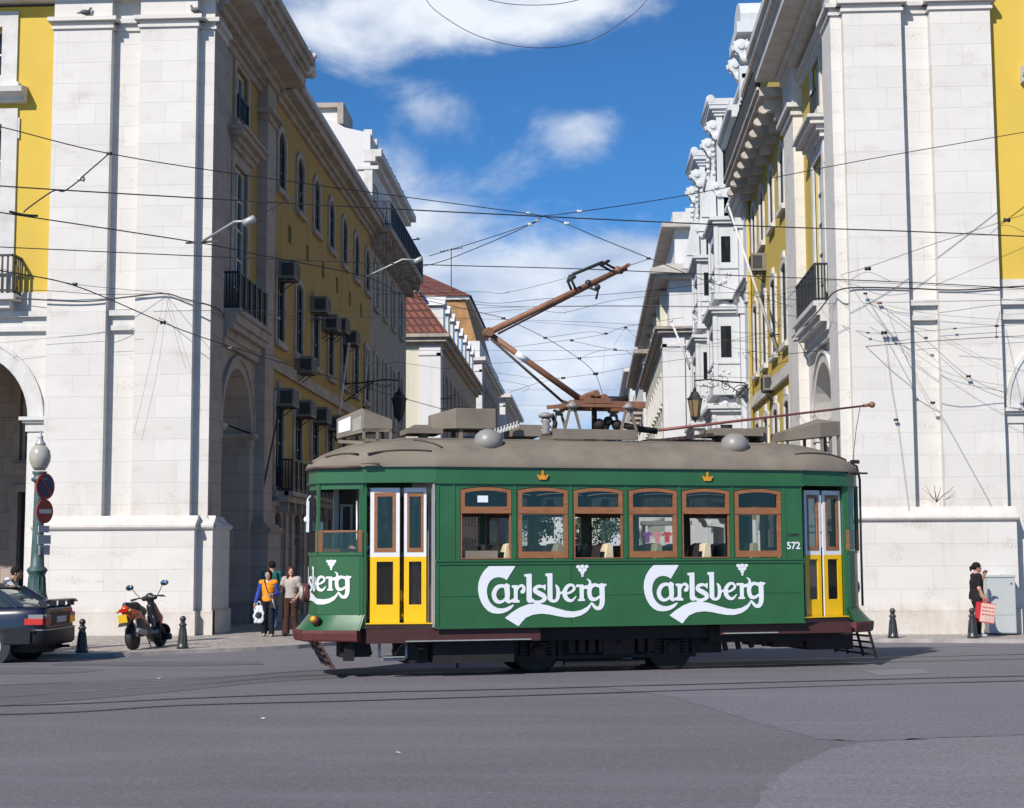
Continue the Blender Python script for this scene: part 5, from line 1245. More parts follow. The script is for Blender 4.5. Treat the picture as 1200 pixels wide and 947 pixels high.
        for i in (0, 2, 4, 6):
            x, y = ch[i]; w = 0.045
            if i in (0, 6): 
                yy = y+0.01 if i == 0 else y-0.01
                b.box(x-0.05, x+0.055, min(yy, yy+(0.06 if i == 0 else -0.06)), max(yy, yy+(0.06 if i == 0 else -0.06)), 0.72, 2.88)
            else: b.box(x-0.022, x+0.022, y-0.03, y+0.03, 1.84, 2.88)
        b.build('end_frame', G, root)
        # end windows: quarter left, centre, quarter right
        for (i0, i1) in ((0, 2), (2, 4), (4, 6)):
            g = MB(); zt = 2.15 if (e == 'front' and i0 == 0) else 2.79
            for k in range(i0, i1): p, q = ch[k], ch[k+1]; g.add([(p[0],p[1],1.85),(q[0],q[1],1.85),(q[0],q[1],zt),(p[0],p[1],zt)], [(0,1,2,3)])
            f = MB(); p, q = ch[i0], ch[i1]
            for k in range(i0, i1):
                a_, b_ = ch[k], ch[k+1]; a_, b_ = (b_, a_)
                if sg > 0: a_, b_ = b_, a_
                panel(a_, b_, 1.85, 1.90, -0.008, 0.03, 0, f); panel(a_, b_, 2.13, 2.17, -0.008, 0.03, 0, f)
            for (pp, tt) in ((ch[i0], 0.09), (ch[i1], -0.09)):
                z = 2.17; x, y = lerp(ch[i0], ch[i1], 0.07 if tt > 0 else 0.93)
                if (i1-i0) == 2 and i0 != 2: x, y = lerp(ch[i0], ch[i0+1], 0.13) if tt > 0 else lerp(ch[i1], ch[i1-1], 0.10)
                f.box(x-0.03, x+0.03, y-0.02, y+0.02, 1.85, z)
            o = f.build('end_window', M['wood'], root); g.build('pane', M['tramglass'], o)
        # flared apron below the dash, bumper and its ends
        b = MB(); steps = [(0.93, 0.0), (0.84, 0.07), (0.76, 0.14), (0.70, 0.20)]; V = []
        cx = -2.6 if e == 'front' else 2.4
        def flare(p, o):
            # pushed outwards along the end direction, tapering to nothing at the corners
            k = min(1.0, max(0.0, (abs(p[0]) - (3.95 if e == 'front' else 3.78))/0.45)); return (p[0] + sg*o*(0.35+0.65*k), p[1] + (o*0.35 if p[1] > W_/2 else -o*0.35)*(1 if p[1] != 1.075 else 0))
        for z, o in steps:
            for p in ch: q = flare(p, o); V.append((q[0], q[1], z))
        m_ = len(ch); F = [(k*m_+i, k*m_+i+1, (k+1)*m_+i+1, (k+1)*m_+i) for k in range(len(steps)-1) for i in range(m_-1)]
        V2 = [(v[0]-sg*0.03, v[1], v[2]) for v in V]; b.add(V, F, 0, True); b.add(V2, F, 0, True)
        b.build('apron', M['greendark'], root)
        b = MB(); V = []
        for z, o in ((0.705,0.23),(0.66,0.235),(0.56,0.22),(0.54,0.20),(0.54,0.05),(0.705,0.05)):
            for p in ch: q = flare(p, o); V.append((q[0], q[1], z))
        F = [(k*m_+i, k*m_+i+1, ((k+1) % 6)*m_+i+1, ((k+1) % 6)*m_+i) for k in range(6) for i in range(m_-1)]
        b.add(V, F); b.add(V, [tuple(k*m_ for k in range(6)), tuple(k*m_+m_-1 for k in range(6))])
        b.build('bumper', M['maroon'], root)
        # headlamp, indicators
        x, y = ch[3]; b = MB(); b.lathe([(0.06,0),(0.135,0.02),(0.15,0.06),(0.14,0.09),(0.12,0.10)], (x, y, 1.24), 18, axis=(sg,0,0)); o = b.build('headlamp', M['maroon'], root)
        b = MB(); b.lathe([(0.115,0),(0.11,0.02),(0.07,0.04),(0.01,0.05)], (x+sg*0.10, y, 1.24), 18, axis=(sg,0,0)); b.build('lamp_lens', M['lens'], o)
        for w in ((0.55,) if e == 'front' else ()):
            p = (-4.60, w) if e == 'front' else (4.18, w); b = MB(); b.lathe([(0.07,-0.05),(0.065,0.03),(0.02,0.035)], (p[0]+sg*0.07, p[1]+(-0.05 if w < 1 else 0.05), 0.85), 12, axis=(sg*0.8,-0.4 if w < 1 else 0.4,0.45)); o = b.build('indicator', M['maroon'], root)
            b = MB(); b.ball((p[0]+sg*0.10, p[1]+(-0.07 if w < 1 else 0.07), 0.866), 0.05); b.build('indicator_lens', AMB, o)
        # lifeguard grid
        b = MB(); x0 = ch[3][0] + (0.10 if e == 'front' else -0.04)
        dr = 1 if e == 'front' else 1
        dr = 1 if e == 'front' else 0.5
        for k in range(4): z = 0.47-k*0.10; xx = x0+dr*0.06*k; b.bar((xx, 0.35, z), (xx, W_-0.35, z), 0.035, 0.03 if e == 'front' else 0.03)
        for w in (0.36, 0.8, 1.35, W_-0.36): b.bar((x0-dr*0.03, w, 0.55), (x0+dr*0.21, w, 0.13), 0.03, 0.035)
        b.build('lifeguard', GRID if e == 'front' else M['under'], root)
        # rain gutter over the end windows
        b = MB(); b.tube([(p[0]+sg*0.05, p[1]+(-0.04 if p[1] < 1 else 0.04 if p[1] > 1.2 else 0), 3.10) for p in ch], 0.024, 6); b.build('gutter', GRID, root)
    # logo on the front dash, wrapped round the panels
    ch = ends['front']; segs = []; acc = 0
    for p, q in zip(ch[::-1], ch[::-1][1:]): l = math.dist(p, q); segs.append((acc, l, p, q)); acc += l
    def wrap(t):
        for a, l, p, q in segs:
            if t <= a+l or (a, l, p, q) == segs[-1]:
                k = (t-a)/l; d = Vector((q[0]-p[0], q[1]-p[1])).normalized(); nn = Vector((d.y, -d.x)); 
                return p[0]+(q[0]-p[0])*k, p[1]+(q[1]-p[1])*k, nn
    sc = 0.00162; V = []
    for x, y in LV:
        t = acc-0.17-(1097-x)*sc; px_, py_, nn = wrap(t); c = Vector((px_, py_)); out = nn if nn.x < 0 or (nn.x == 0) else -nn
        V.append((px_+out.x*0.012, py_+out.y*0.012, 1.735-(y-93)*sc*1.02))
    mesh_obj('lettering', V, LF, M['logo'], root, False)
    # ---------------------------------------------- doors
    def door_leaf(p, q, name='door_leaf'):
        """leaf between plan points p, q"""
        z0, z1, zs = 0.80, 2.80, 1.775; fr = Fr((p[0],p[1],0), Vector((q[0]-p[0], q[1]-p[1], 0)).normalized(), Vector((q[1]-p[1], -(q[0]-p[0]), 0)).normalized()); L = math.dist(p, q)
        def ob(mb, u0, u1, z0_, z1_, d0, d1, m=0):
            c = (Vector(fr.P(u0, z0_, d0)) + Vector(fr.P(u1, z1_, d1)))/2; mb.obox(c, fr.U*((u1-u0)/2), fr.N*((d1-d0)/2), Vector((0,0,(z1_-z0_)/2)), m)
        b = MB(); s = min(0.10, L*0.22)
        wall_holes(b, fr, 0, L, zs, z1, [[(s*0.6,zs+0.07),(L-s*0.6,zs+0.07),(L-s*0.6,z1-0.07),(s*0.6,z1-0.07)]], 0.0, 0.035, 0); 
        wall_holes(b, fr, 0, L, z0, zs, [[(s,z0+0.27),(L-s,z0+0.27),(L-s,zs-0.07),(s,zs-0.07)]], 0.0, 0.035, 1)
        for u in (0, L): b.add([fr.P(u, z0, 0), fr.P(u, z1, 0), fr.P(u, z1, -0.035), fr.P(u, z0, -0.035)], [(0,1,2,3)], 0)
        o = b.build(name, [M['tramwhite'], M['tramyellow']], root)
        b = MB(); ring(b, fr, [(s*1.1,zs+0.13),(L-s*1.1,zs+0.13),(L-s*1.1,z1-0.13),(s*1.1,z1-0.13)], [(s*0.6,zs+0.07),(L-s*0.6,zs+0.07),(L-s*0.6,z1-0.07),(s*0.6,z1-0.07)], -0.03, 0.006); b.build('window_frame', M['wood'], o)
        g = MB(); g.add([fr.P(s,zs+0.1,-0.02),fr.P(L-s,zs+0.1,-0.02),fr.P(L-s,z1-0.1,-0.02),fr.P(s,z1-0.1,-0.02)], [(0,1,2,3)]); g.add([fr.P(s,z0+0.27,-0.02),fr.P(L-s,z0+0.27,-0.02),fr.P(L-s,zs-0.07,-0.02),fr.P(s,zs-0.07,-0.02)], [(0,1,2,3)]); g.build('pane', M['darkglass'], o)
    for mir in (False, True):
        mm = (lambda p: (p[0], W_-p[1])) if mir else (lambda p: p)
        for p, q in (((-3.88,0.36),(-3.455,0.26)), ((-3.39,0.25),(-3.065,0.19)), ((3.06,0.19),(3.36,0.26)), ((3.41,0.27),(3.76,0.35))):
            p, q = mm(p), mm(q)
            if mir: p, q = q, p
            door_leaf(p, q)
        b = MB()
        for x0, x1, ya, yb in ((-3.95,-2.97,0.30,0.10),(2.94,3.80,0.08,0.28)):
            for z0, z1, o in ((0.72,0.79,0.0),):
                P = [(x0, ya+o-0.05), (x1, yb+o-0.05), (x1, yb+0.25), (x0, ya+0.25)]; P = [mm(p) for p in P]
                b.prism(P, lambda x, y: (x, y, z0), lambda x, y: (x, y, z1))
        b.build('door_step', M['gear'], root)
        b = MB()
        for x0, x1, ya, yb in ((-3.95,-2.97,0.28,0.08),(2.94,3.80,0.06,0.26)):
            P = [mm(p) for p in [(x0, ya-0.045), (x1, yb-0.045), (x1, yb+0.06), (x0, ya+0.06)]]; b.prism(P, lambda x, y: (x, y, 0.79), lambda x, y: (x, y, 0.805)); 
        b.build('step_edge', M['tramyellow'], root)
        b = MB(); 
        for x, y in ((-2.99, 0.02),): yy = mm((x, y))[1]; b.box(x-0.012, x+0.02, yy-0.01, yy+0.1, 0.74, 2.85)
        b.build('door_edge_strip', M['galv'], root)
    # ---------------------------------------------- roof
    b = MB(); ring0 = outline(0.06); N_ = 64; V = []
    # resample outline densely
    dense = []; m_ = len(ring0)
    for i in range(m_):
        p, q = Vector(ring0[i]), Vector(ring0[(i+1) % m_]); k = max(1, int((q-p).length/0.14))
        for t in range(k): dense.append(p + (q-p)*t/k)
    nd = len(dense); rings = 14; cA, cB = Vector((-3.25, W_/2)), Vector((2.85, W_/2))
    def roof_z(x, y):
        dy = min(1.0, abs(y - W_/2)/(W_/2+0.06)); ex = 0.0
        if x < -3.0: ex = min(1, (-3.0-x)/1.76)
        if x > 2.75: ex = min(1, (x-2.75)/1.58)
        r = math.sqrt(min(1, dy*dy + (ex*ex)*(1-dy*dy*0.35))); r = min(1, max(dy, r))
        return 3.155 + 0.455*(max(0, 1-r**2.3))**0.80
    for k in range(rings+1):
        t = (k/rings); t = 1-(1-t)**1.6 if False else t**1.25
        for p in dense:
            c = Vector((min(max(p.x, cA.x), cB.x), W_/2)); q = p + (c-p)*t; V.append((q.x, q.y, roof_z(q.x, q.y) if k else 3.13))
    F = [(k*nd+i, k*nd+(i+1) % nd, (k+1)*nd+(i+1) % nd, (k+1)*nd+i) for k in range(rings) for i in range(nd)]
    b.add(V, F, 0, True); V0 = [(p.x, p.y, 3.13) for p in dense]; V1 = [(p.x, p.y, 3.105) for p in dense]; b.add(V0+V1, [(i, (i+1) % nd, nd+(i+1) % nd, nd+i) for i in range(nd)]); b.add(V1, [tuple(range(nd))])
    b.build('roof', M['roof'], root)
    # rain strips on the roof
    def strip(pp, name='rain_strip'):
        b = MB(); b.tube([(x, y, roof_z(x, y)+0.008) for x, y in pp], 0.016, 6); b.build(name, M['roofdark'], root)
    strip([(-3.95+0.105*k, 0.22-0.012*k+(0.0 if k > 3 else 0)) for k in range(10)]); strip([(-4.52+0.11*k, 0.62-0.085*k) for k in range(5)]); strip([(-4.70, 0.85),(-4.72,1.05),(-4.70,1.3)])
    strip([(2.9+0.12*k, 0.16+0.028*k+0.0016*k*k) for k in range(10)]); strip([(-3.2,0.5),(-3.05,0.42),(-2.9,0.30),(-2.82,0.2)], 'roof_seam')
    # vents
    for s, w in ((-2.06,0.42),(1.98,0.42),(-2.06,W_-0.42),(1.98,W_-0.42)):
        b = MB(); b.lathe([(0.21,-0.12),(0.225,0.0),(0.20,0.09),(0.13,0.16),(0.04,0.19)], (s, w, roof_z(s, w)+0.02), 20); b.build('roof_vent', M['galv'] if False else VENT, root)
    # boxes and boards
    b = MB(); pr = [(-2.84,0.98),(-2.50,0.72),(-1.86,0.72),(-1.86,1.45),(-2.50,1.45),(-2.84,1.2)]; V = [(x, y, 3.74) for x, y in pr] + [(x, y, 4.06-(0.09 if i in (0,5) else 0)) for i, (x, y) in enumerate(pr)]
    b.add(V, [(0,1,2,3,4,5),(6,7,8,9,10,11)] + [(i, (i+1) % 6, 6+(i+1) % 6, 6+i) for i in range(6)])
    for s, w in ((-2.4,0.8),(-1.95,0.8),(-2.4,1.35),(-1.95,1.35)): b.box(s-0.03, s+0.03, w-0.03, w+0.03, 3.5, 3.76)
    b.build('resistor_box', M['roof'], root, bevel=0.012)
    b = MB(); b.box(-3.25, -2.7, 0.72, 1.42, 3.66, 3.74); b.box(-3.12, -2.86, 0.85, 1.25, 3.74, 3.80); b.box(-3.0,-2.9,0.9,1.2,3.5,3.66); b.build('roof_board', M['roof'], root)
    b = MB(); b.box(-1.58, -1.12, 0.75, 1.35, 3.64, 3.82); b.box(-1.5,-1.2,0.9,1.2,3.5,3.64); b.build('roof_board', M['roof'], root)
    b = MB(); b.bar((-1.93,0.66,3.66), (-1.52,0.66,3.80), 0.05, 0.05)
    for k in range(8): s = -1.9+k*0.05; b.bar((s,0.63,3.66+k*0.018), (s,0.63,3.74+k*0.018), 0.012, 0.02)
    b.build('fuse_rack', M['porcelain'], root)
    b = MB(); b.box(1.78, 2.62, 0.72, 1.42, 3.70, 3.82); b.box(1.95, 2.4, 0.85, 1.3, 3.5, 3.70); b.box(2.60,2.72,0.8,1.3,3.62,3.86); b.build('roof_board', M['roof'], root)
    b = MB()
    for k in range(9): s = 0.95+k*0.1; b.bar((s,0.8,3.62+0.012*k), (s+0.05,1.35,3.64+0.012*k), 0.07, 0.05)
    b.box(0.7,1.8,0.85,1.3,3.5,3.64); b.build('resistor_grid', M['roofdark'], root)
    # destination boxes
    for e in (-1, 1):
        if e < 0: pl = [(-4.27,1.25),(-3.93,0.70),(-3.50,0.70),(-3.50,1.45),(-3.93,1.45)]
        else: pl = [(3.03,0.78),(3.62,0.70),(4.02,0.80),(4.02,1.35),(3.62,1.45),(3.03,1.37)]
        b = MB(); n_ = len(pl)
        if e < 0:
            zt = [3.90,3.97,3.86,3.86,3.97]; zb = [3.60,3.66,3.72,3.72,3.66]
            V = [(x,y,z) for (x,y), z in zip(pl, zb)] + [(x,y,z) for (x,y), z in zip(pl, zt)] + [(-3.90,1.07,4.06)]
            b.add(V, [tuple(range(n_))] + [(i, (i+1) % n_, n_+(i+1) % n_, n_+i) for i in range(n_)] + [(n_+i, n_+(i+1) % n_, 2*n_) for i in range(n_)])
            for x, y in ((-3.93,0.72),(-3.72,0.72),(-3.52,0.72),(-3.93,1.43),(-3.52,1.43)): b.box(x-0.02, x+0.02, y-0.02, y+0.02, 3.40, 3.72)
            b.box(-3.95, -3.50, 0.70, 0.73, 3.52, 3.56); b.box(-3.95, -3.50, 0.70, 0.73, 3.67, 3.72); b.bar((-4.24,1.2,3.55),(-3.93,0.72,3.50),0.03,0.05)
        else:
            zt = [3.78,3.93,3.97,3.97,3.93,3.78]; zb = [3.64,3.70,3.74,3.74,3.70,3.64]
            V = [(x,y,z) for (x,y), z in zip(pl, zb)] + [(x,y,z) for (x,y), z in zip(pl, zt)] + [(3.75,1.07,4.03)]
            b.add(V, [tuple(range(n_))] + [(i, (i+1) % n_, n_+(i+1) % n_, n_+i) for i in range(n_)] + [(n_+i, n_+(i+1) % n_, 2*n_) for i in range(n_)])
            for x, y in ((3.66,0.75),(3.84,0.8),(4.0,0.83),(3.66,1.4),(4.0,1.32)): b.box(x-0.02, x+0.02, y-0.02, y+0.02, 3.3, 3.75)
        o = b.build('destination_box', M['roof'], root)
        if e < 0:
            p, q = Vector((-4.27,1.25,0)), Vector((-3.93,0.70,0)); d = (q-p).normalized(); nn = Vector((d.y,-d.x,0))
            if nn.y > 0: nn = -nn
            for (t0, t1, m) in ((0.08,0.52,M['logo']),(0.60,0.92,SIGN)):
                g = MB(); a, c = p+(q-p)*t0+nn*0.006, p+(q-p)*t1+nn*0.006; g.add([a+Vector((0,0,3.68)), c+Vector((0,0,3.71)), c+Vector((0,0,3.92)), a+Vector((0,0,3.86))], [(0,1,2,3)]); g.build('sign_pane', m, o)
    # ---------------------------------------------- pantograph
    c = W_/2
    b = MB(); b.box(-0.95, 0.42, c-0.42, c-0.34, 3.60, 3.76); b.box(-0.95, 0.42, c+0.34, c+0.42, 3.60, 3.76)
    for s in (-0.63, 0.30):
        for w in (c-0.38, c+0.38):
            for q in (-1, 1): b.bar((s+q*0.13, w, 3.74), (s+q*0.045, w, 4.06), 0.035, 0.05, up=(0,1,0))
            b.box(s-0.06, s+0.06, w-0.03, w+0.03, 4.04, 4.08)
    b.build('pantograph_cradle', M['roof'], root)
    for s in (-0.63, 0.30):
        for w in (c-0.38, c+0.38): b = MB(); b.lathe([(0.03,0),(0.09,0.02),(0.10,0.05),(0.05,0.09),(0.03,0.12)], (s, w, 4.08), 14); b.build('insulator', VENT, root)
    b = MB(); b.lathe([(0.06,0),(0.09,0.04),(0.05,0.09),(0.09,0.13),(0.05,0.18),(0.09,0.22),(0.06,0.28)], (-1.04, c-0.3, 3.66), 14); b.lathe([(0.11,0),(0.12,0.04),(0.04,0.08)], (-1.04, c-0.3, 3.94), 14); b.build('insulator', VENT, root)
    b = MB(); b.tube([(-0.95,c-0.3,4.0),(-0.88,c-0.3,3.85),(-0.93,c-0.3,3.66)], 0.035, 8); b.build('cable', M['iron'], root)
    b = MB()
    b.bar((-1.02,c-0.3,4.10), (-0.55,c-0.3,4.16), 0.05, 0.06); b.box(-0.65, 0.60, c-0.35, c-0.25, 4.12, 4.22); b.box(-0.65, 0.60, c+0.25, c+0.35, 4.12, 4.22)
    for s in (-0.6, -0.25, 0.1, 0.52): b.box(s-0.04, s+0.04, c-0.3, c+0.3, 4.13, 4.21)
    b.box(-0.42, 0.02, c-0.36, c-0.3, 4.18, 4.26); 
    for s in (-0.35, -0.2, -0.06): b.lathe([(0.05,-0.3),(0.06,-0.28),(0.06,0.28),(0.05,0.3)], (s, c, 4.28+0.06*(s > -0.3 and s < -0.1)), 14, axis=(0,1,0))
    b.build('pantograph_base', M['rust'], root)
    b = MB()
    for (s, z, r) in ((-0.1,3.86,0.10),(0.05,3.92,0.08),(-0.02,3.80,0.07),(0.2,3.86,0.09)): b.ball((s, c-0.1, z), r)
    b.tube([(0.15,c,3.9),(0.4,c-0.1,3.84),(0.6,c-0.1,3.80),(0.9,c,3.78)], 0.05, 8); b.bar((-0.15,c,3.6),(-0.15,c,4.15),0.07,0.07); b.tube([(0.02,c,4.26),(0.2,c,4.26),(0.4,c,4.26)], 0.075, 12); b.box(0.36,0.42,c-0.05,c+0.05,4.2,4.36)
    b.build('pantograph_motor', M['under'], root)
    K0 = Vector((-0.33, c, 4.24)); K1 = Vector((-1.90, c, 5.30)); K2 = Vector((0.15, c, 6.33))
    b = MB(); b.tube([K0, K1 + (K0-K1)*0.03], [0.055, 0.048], 12); b.build('lower_arm', M['rust'], root)
    b = MB(); d = (K1-K0); b.tube([K0+d*0.60, K0+d*0.71], [0.0545, 0.0535], 12); b.build('arm_label', M['logo'], root)
    b = MB(); b.tube([K1 - (K2-K1)*0.03, K2], [0.055, 0.040], 12); b.lathe([(0.07,-0.12),(0.08,-0.08),(0.08,0.08),(0.07,0.12)], K1, 12, axis=(0,1,0)); b.build('upper_arm', M['rust'], root)
    b = MB(); b.tube([(-0.72,c-0.12,4.22),(-1.88,c-0.08,5.20)], 0.022, 8); b.tube([(-0.72,c-0.12,4.22),(-0.60,c-0.12,4.18)], 0.03, 8); b.build('control_rod', M['roofdark'], root)
    b = MB(); b.tube([(-1.72,c+0.07,5.30),(0.28,c+0.04,6.36)], 0.016, 8); b.build('control_rod', M['rust'], root)
    # head
    def onarm(t, dz): p = K1 + (K2-K1)*t; return Vector((p.x-0.46*dz, p.y, p.z+0.89*dz))
    b = MB()
    for w in (-0.10, 0.10): b.tube([onarm(0.70,0.02)+Vector((0,w,0)), onarm(0.705,0.20)+Vector((0,w,0)), onarm(0.73,0.26)+Vector((0,w,0)), onarm(0.97,0.23)+Vector((0,w,0)), onarm(1.03,0.05)+Vector((0,w,0))], 0.022, 8)
    for t in (0.72, 1.0): p = onarm(t, 0.2); b.bar(p+Vector((0,-0.2,0)), p+Vector((0,0.2,0)), 0.045, 0.035)
    b.tube([onarm(0.80,-0.02), onarm(0.86,-0.16), onarm(0.82,-0.26)], 0.022, 6); b.ball(onarm(0.82,0.02), 0.06); b.ball(onarm(0.87,-0.1), 0.05); b.ball(onarm(1.08,-0.03), 0.05)
    b.build('collector_head', M['iron'], root)
    b = MB(); b.tube([K2, K2+Vector((0.10,0,0.06)), K2+Vector((0.28,0,0.10))], 0.04, 8); b.ball(K2+Vector((0.12,0,0.07)), 0.07); b.bar(K2+Vector((0.2,-0.35,0.10)), K2+Vector((0.2,0.35,0.10)), 0.05, 0.04); b.build('collector_arm', M['rust'], root)
    # trolley hook pole lying to the rear, its ball end and cord
    b = MB(); b.tube([(0.95,c,3.80),(1.6,c,3.88),(4.70,c,4.28)], [0.028,0.024,0.017], 8); b.build('trolley_pole', PINKPOLE, root)
    b = MB(); b.ball((4.76,c,4.29), 0.055); b.tube([(4.6,c,4.27),(4.74,c,4.29)], 0.028, 8); b.build('trolley_knob', M['rust'], root)
    b = MB(); b.tube([(4.54,c,4.25),(4.46,c,3.9),(4.40,c,3.5),(4.36,c,3.16)], 0.006, 5); b.build('trolley_cord', M['iron'], root)
    b = MB(); b.tube([(4.05,0.60,3.28),(4.20,0.60,3.22),(4.25,0.60,3.0),(4.24,0.60,2.0),(4.24,0.6,0.95)], 0.02, 8); b.bar((4.10,0.55,3.10),(4.36,0.55,3.10),0.04,0.03); b.bar((4.1,0.6,3.29),(4.24,0.6,3.29),0.06,0.06); b.build('rear_conduit', M['under'], root)
    b = MB(); b.box(-4.76,-4.73,0.86,0.98,2.15,2.62); b.tube([(-4.70,0.93,2.7),(-4.745,0.93,2.65),(-4.745,0.93,2.2)], 0.012, 6); b.ball((-4.755,0.93,2.34),0.05,0,8); b.build('mirror', M['logo'], root)
    b = MB(); b.tube([(-4.05,0.16,3.16),(-3.9,0.13,3.16),(-3.78,0.12,3.14)], 0.02, 6); b.build('gutter_end', M['roof'], root)
    # ---------------------------------------------- underframe
    b = MB(); b.box(-4.2, 3.9, 0.35, W_-0.35, 0.50, 0.70); b.box(-2.1, 1.75, 0.55, W_-0.55, 0.25, 0.5); b.build('underframe', M['under'], root)
    for q in ((-3.97,-1.35,0.06,0.12,0.52,0.72),(1.55,3.78,0.10,0.16,0.55,0.72),(-3.97,-1.35,W_-0.12,W_-0.06,0.52,0.72),(1.5,3.78,W_-0.16,W_-0.1,0.55,0.72)): b = MB(); b.box(*q); b.build('valance', M['valance'], root)
    b = MB(); b.box(-3.4, -1.5, 0.03, 0.06, 0.535, 0.55); b.box(1.6, 2.5, 0.05, 0.10, 0.565, 0.58); b.build('running_board', M['galv'], root)
    TR0 = -0.19; wb = [(-1.273), (0.889)]
    b = MB()
    for w0, w1 in ((0.50,0.56),(W_-0.56,W_-0.50)):
        b.box(-1.75, 1.38, w0, w1, 0.52, 0.62); b.box(-1.65, 1.3, w0, w1, 0.20, 0.26)
        for s in (-1.62,-1.52,-1.02,-0.92,0.52,0.64,1.14,1.26): b.box(s-0.03, s+0.03, w0-0.01, w1+0.01, 0.2, 0.6)
        b.box(-0.85, 0.45, w0-0.02, w1+0.04, 0.10, 0.18)
    b.build('truck_frame', M['under'], root)
    for s in wb:
        for w in (0.62, W_-0.62):
            sgn = -1 if w < 1 else 1
            b = MB(); b.lathe([(0.30,-0.06),(0.36,-0.055),(0.36,-0.035),(0.33,-0.03),(0.325,0.05),(0.30,0.055)], (s, w, 0.34), 30, axis=(0,-sgn,0)); b.lathe([(0.11,-0.07),(0.11,0.07)], (s, w, 0.34), 16, axis=(0,1,0)); o = b.build('wheel', M['under'], root)
            b = MB(); b.box(s-0.13, s+0.13, w+sgn*0.08, w+sgn*0.16, 0.24, 0.46); b.lathe([(0.10,0),(0.09,0.04),(0.03,0.06)], (s, w+sgn*0.16, 0.35), 14, axis=(0,sgn,0)); b.build('axle_box', M['gear'], o)
            b = MB()
            for q in (-0.2, 0.2):
                coil = [(s+q+0.045*math.cos(t), w+sgn*0.1+0.045*math.sin(t), 0.27+0.25*t/(2*math.pi*5)) for t in [2*math.pi*k/8 for k in range(41)]]; b.tube(coil, 0.012, 5); b.build('spring', M['roofdark'], o); b = MB()
    b = MB()
    for k in range(9): s = -0.8+k*0.16; b.box(s, s+0.10, 0.42, 0.60, 0.30, 0.55)
    b.box(-0.25,0.25,0.40,0.62,0.26,0.58); b.ball((0,0.40,0.42),0.05); b.build('equipment_box', M['gear'], root)
    b = MB(); b.box(-2.95,-1.72,0.22,0.7,0.20,0.66); b.box(-1.7,1.4,0.32,0.48,0.50,0.70); b.box(1.45,3.1,0.3,0.7,0.42,0.68); b.box(-4.3,-3.85,0.5,0.9,0.30,0.55); b.box(-4.25,-4.1,0.4,0.55,0.25,0.5); b.box(-3.35,-3.0,0.4,0.8,0.2,0.5); b.lathe([(0.16,-0.3),(0.16,0.3)], (-3.3,0.6,0.35), 14, axis=(0,1,0)); b.bar((-2.55,0.4,0.25),(-2.55,0.4,0.12),0.05,0.03)
    for k in range(6): b.bar((-3.9+k*0.4,0.45,0.5),(-3.85+k*0.4,0.5,0.33),0.05,0.05)
    b.build('brake_gear', M['under'], root)
    b = MB(); b.tube([(-3.75,0.28,0.52),(-3.75,0.28,0.30),(-3.72,0.28,0.27),(-3.38,0.28,0.27),(-3.35,0.28,0.30),(-3.35,0.28,0.52)], 0.022, 6); b.box(-3.72,-3.38,0.22,0.42,0.30,0.315); b.build('foot_step', M['galv'], root)
    b = MB(); b.box(3.15,3.95,0.40,W_-0.4,0.27,0.6); b.box(2.6,3.1,0.45,0.8,0.32,0.55); b.box(2.2,2.5,0.5,0.8,0.36,0.55); b.ball((3.5,0.39,0.48),0.035)
    for k in range(5): b.bar((1.75+k*0.22,0.5,0.55),(1.80+k*0.22,0.5,0.28+0.02*k),0.08,0.06)
    b.build('end_gear', M['gear'], root)
    # ---------------------------------------------- interior
    b = MB(); b.box(-3.95, 3.8, 0.33, W_-0.33, 0.72, 0.78); b.box(-2.94, 2.9, 0.06, W_-0.06, 0.72, 0.779); b.build('floor', M['interior'], root)
    b = MB(); b.box(-2.94, 2.9, 0.06, W_-0.06, 3.0, 3.04); b.build('ceiling', M['ceil'], root)
    for s in (-2.93, 2.90):
        b = MB(); fr = Fr((s,0,0), (0,1,0), (-1,0,0)); wall_holes(b, fr, 0.06, W_-0.06, 0.78, 3.0, [[(0.75,0.80),(1.40,0.80),(1.40,2.6),(0.75,2.6)],[(0.16,1.8),(0.62,1.8),(0.62,2.6),(0.16,2.6)],[(1.53,1.8),(1.99,1.8),(1.99,2.6),(1.53,2.6)]], 0.0, 0.04)
        b.build('bulkhead', M['tramwhite'], root)
        b = MB(); ring(b, fr, [(0.83,0.95),(1.32,0.95),(1.32,2.52),(0.83,2.52)], [(0.75,0.80),(1.40,0.80),(1.40,2.6),(0.75,2.6)], -0.03, 0.0); o = b.build('inner_door', M['interior'], root)
    for i, s in enumerate((-1.95,-1.15,-0.36,0.44,1.24,2.04)):
        for w in (0.14, 1.36):
            ch_ = empty('seat', (0,0,0)); ch_.parent = root
            b = MB(); b.box(s-0.42, s-0.02, w, w+0.62, 1.12, 1.22); o = b.build('cushion', M['seatdark'], ch_)
            b = MB(); V = []
            prof = [(0.0,1.15),(0.06,1.15),(0.20,1.72),(0.19,1.93),(0.155,1.97),(0.11,1.95),(0.07,1.7)]
            b.prism(prof, lambda x, z: (s+x, w, z), lambda x, z: (s+x, w+0.60, z), 0, True); b.build('backrest', M['seat'], ch_)
            b = MB(); b.prism([(-0.02,1.15),(0.01,1.15),(0.08,1.7),(0.10,1.94),(0.05,1.92),(-0.06,1.5)], lambda x, z: (s+x-0.1, w-0.0, z), lambda x, z: (s+x-0.1, w+0.6, z)); b.build('seat_side', M['seatdark'], ch_)
            b = MB(); b.box(s-0.3, s-0.24, w+0.1, w+0.5, 0.78, 1.13); b.build('leg', M['iron'], ch_)
    b = MB(); b.box(-2.58,-2.0,0.07,0.10,1.62,1.86); b.build('seat_panel', M['roof'], root)
    b = MB(); b.box(-2.32,-2.16,-0.02+0.045,0.05,2.58,2.68); b.build('notice', M['logo'], root)
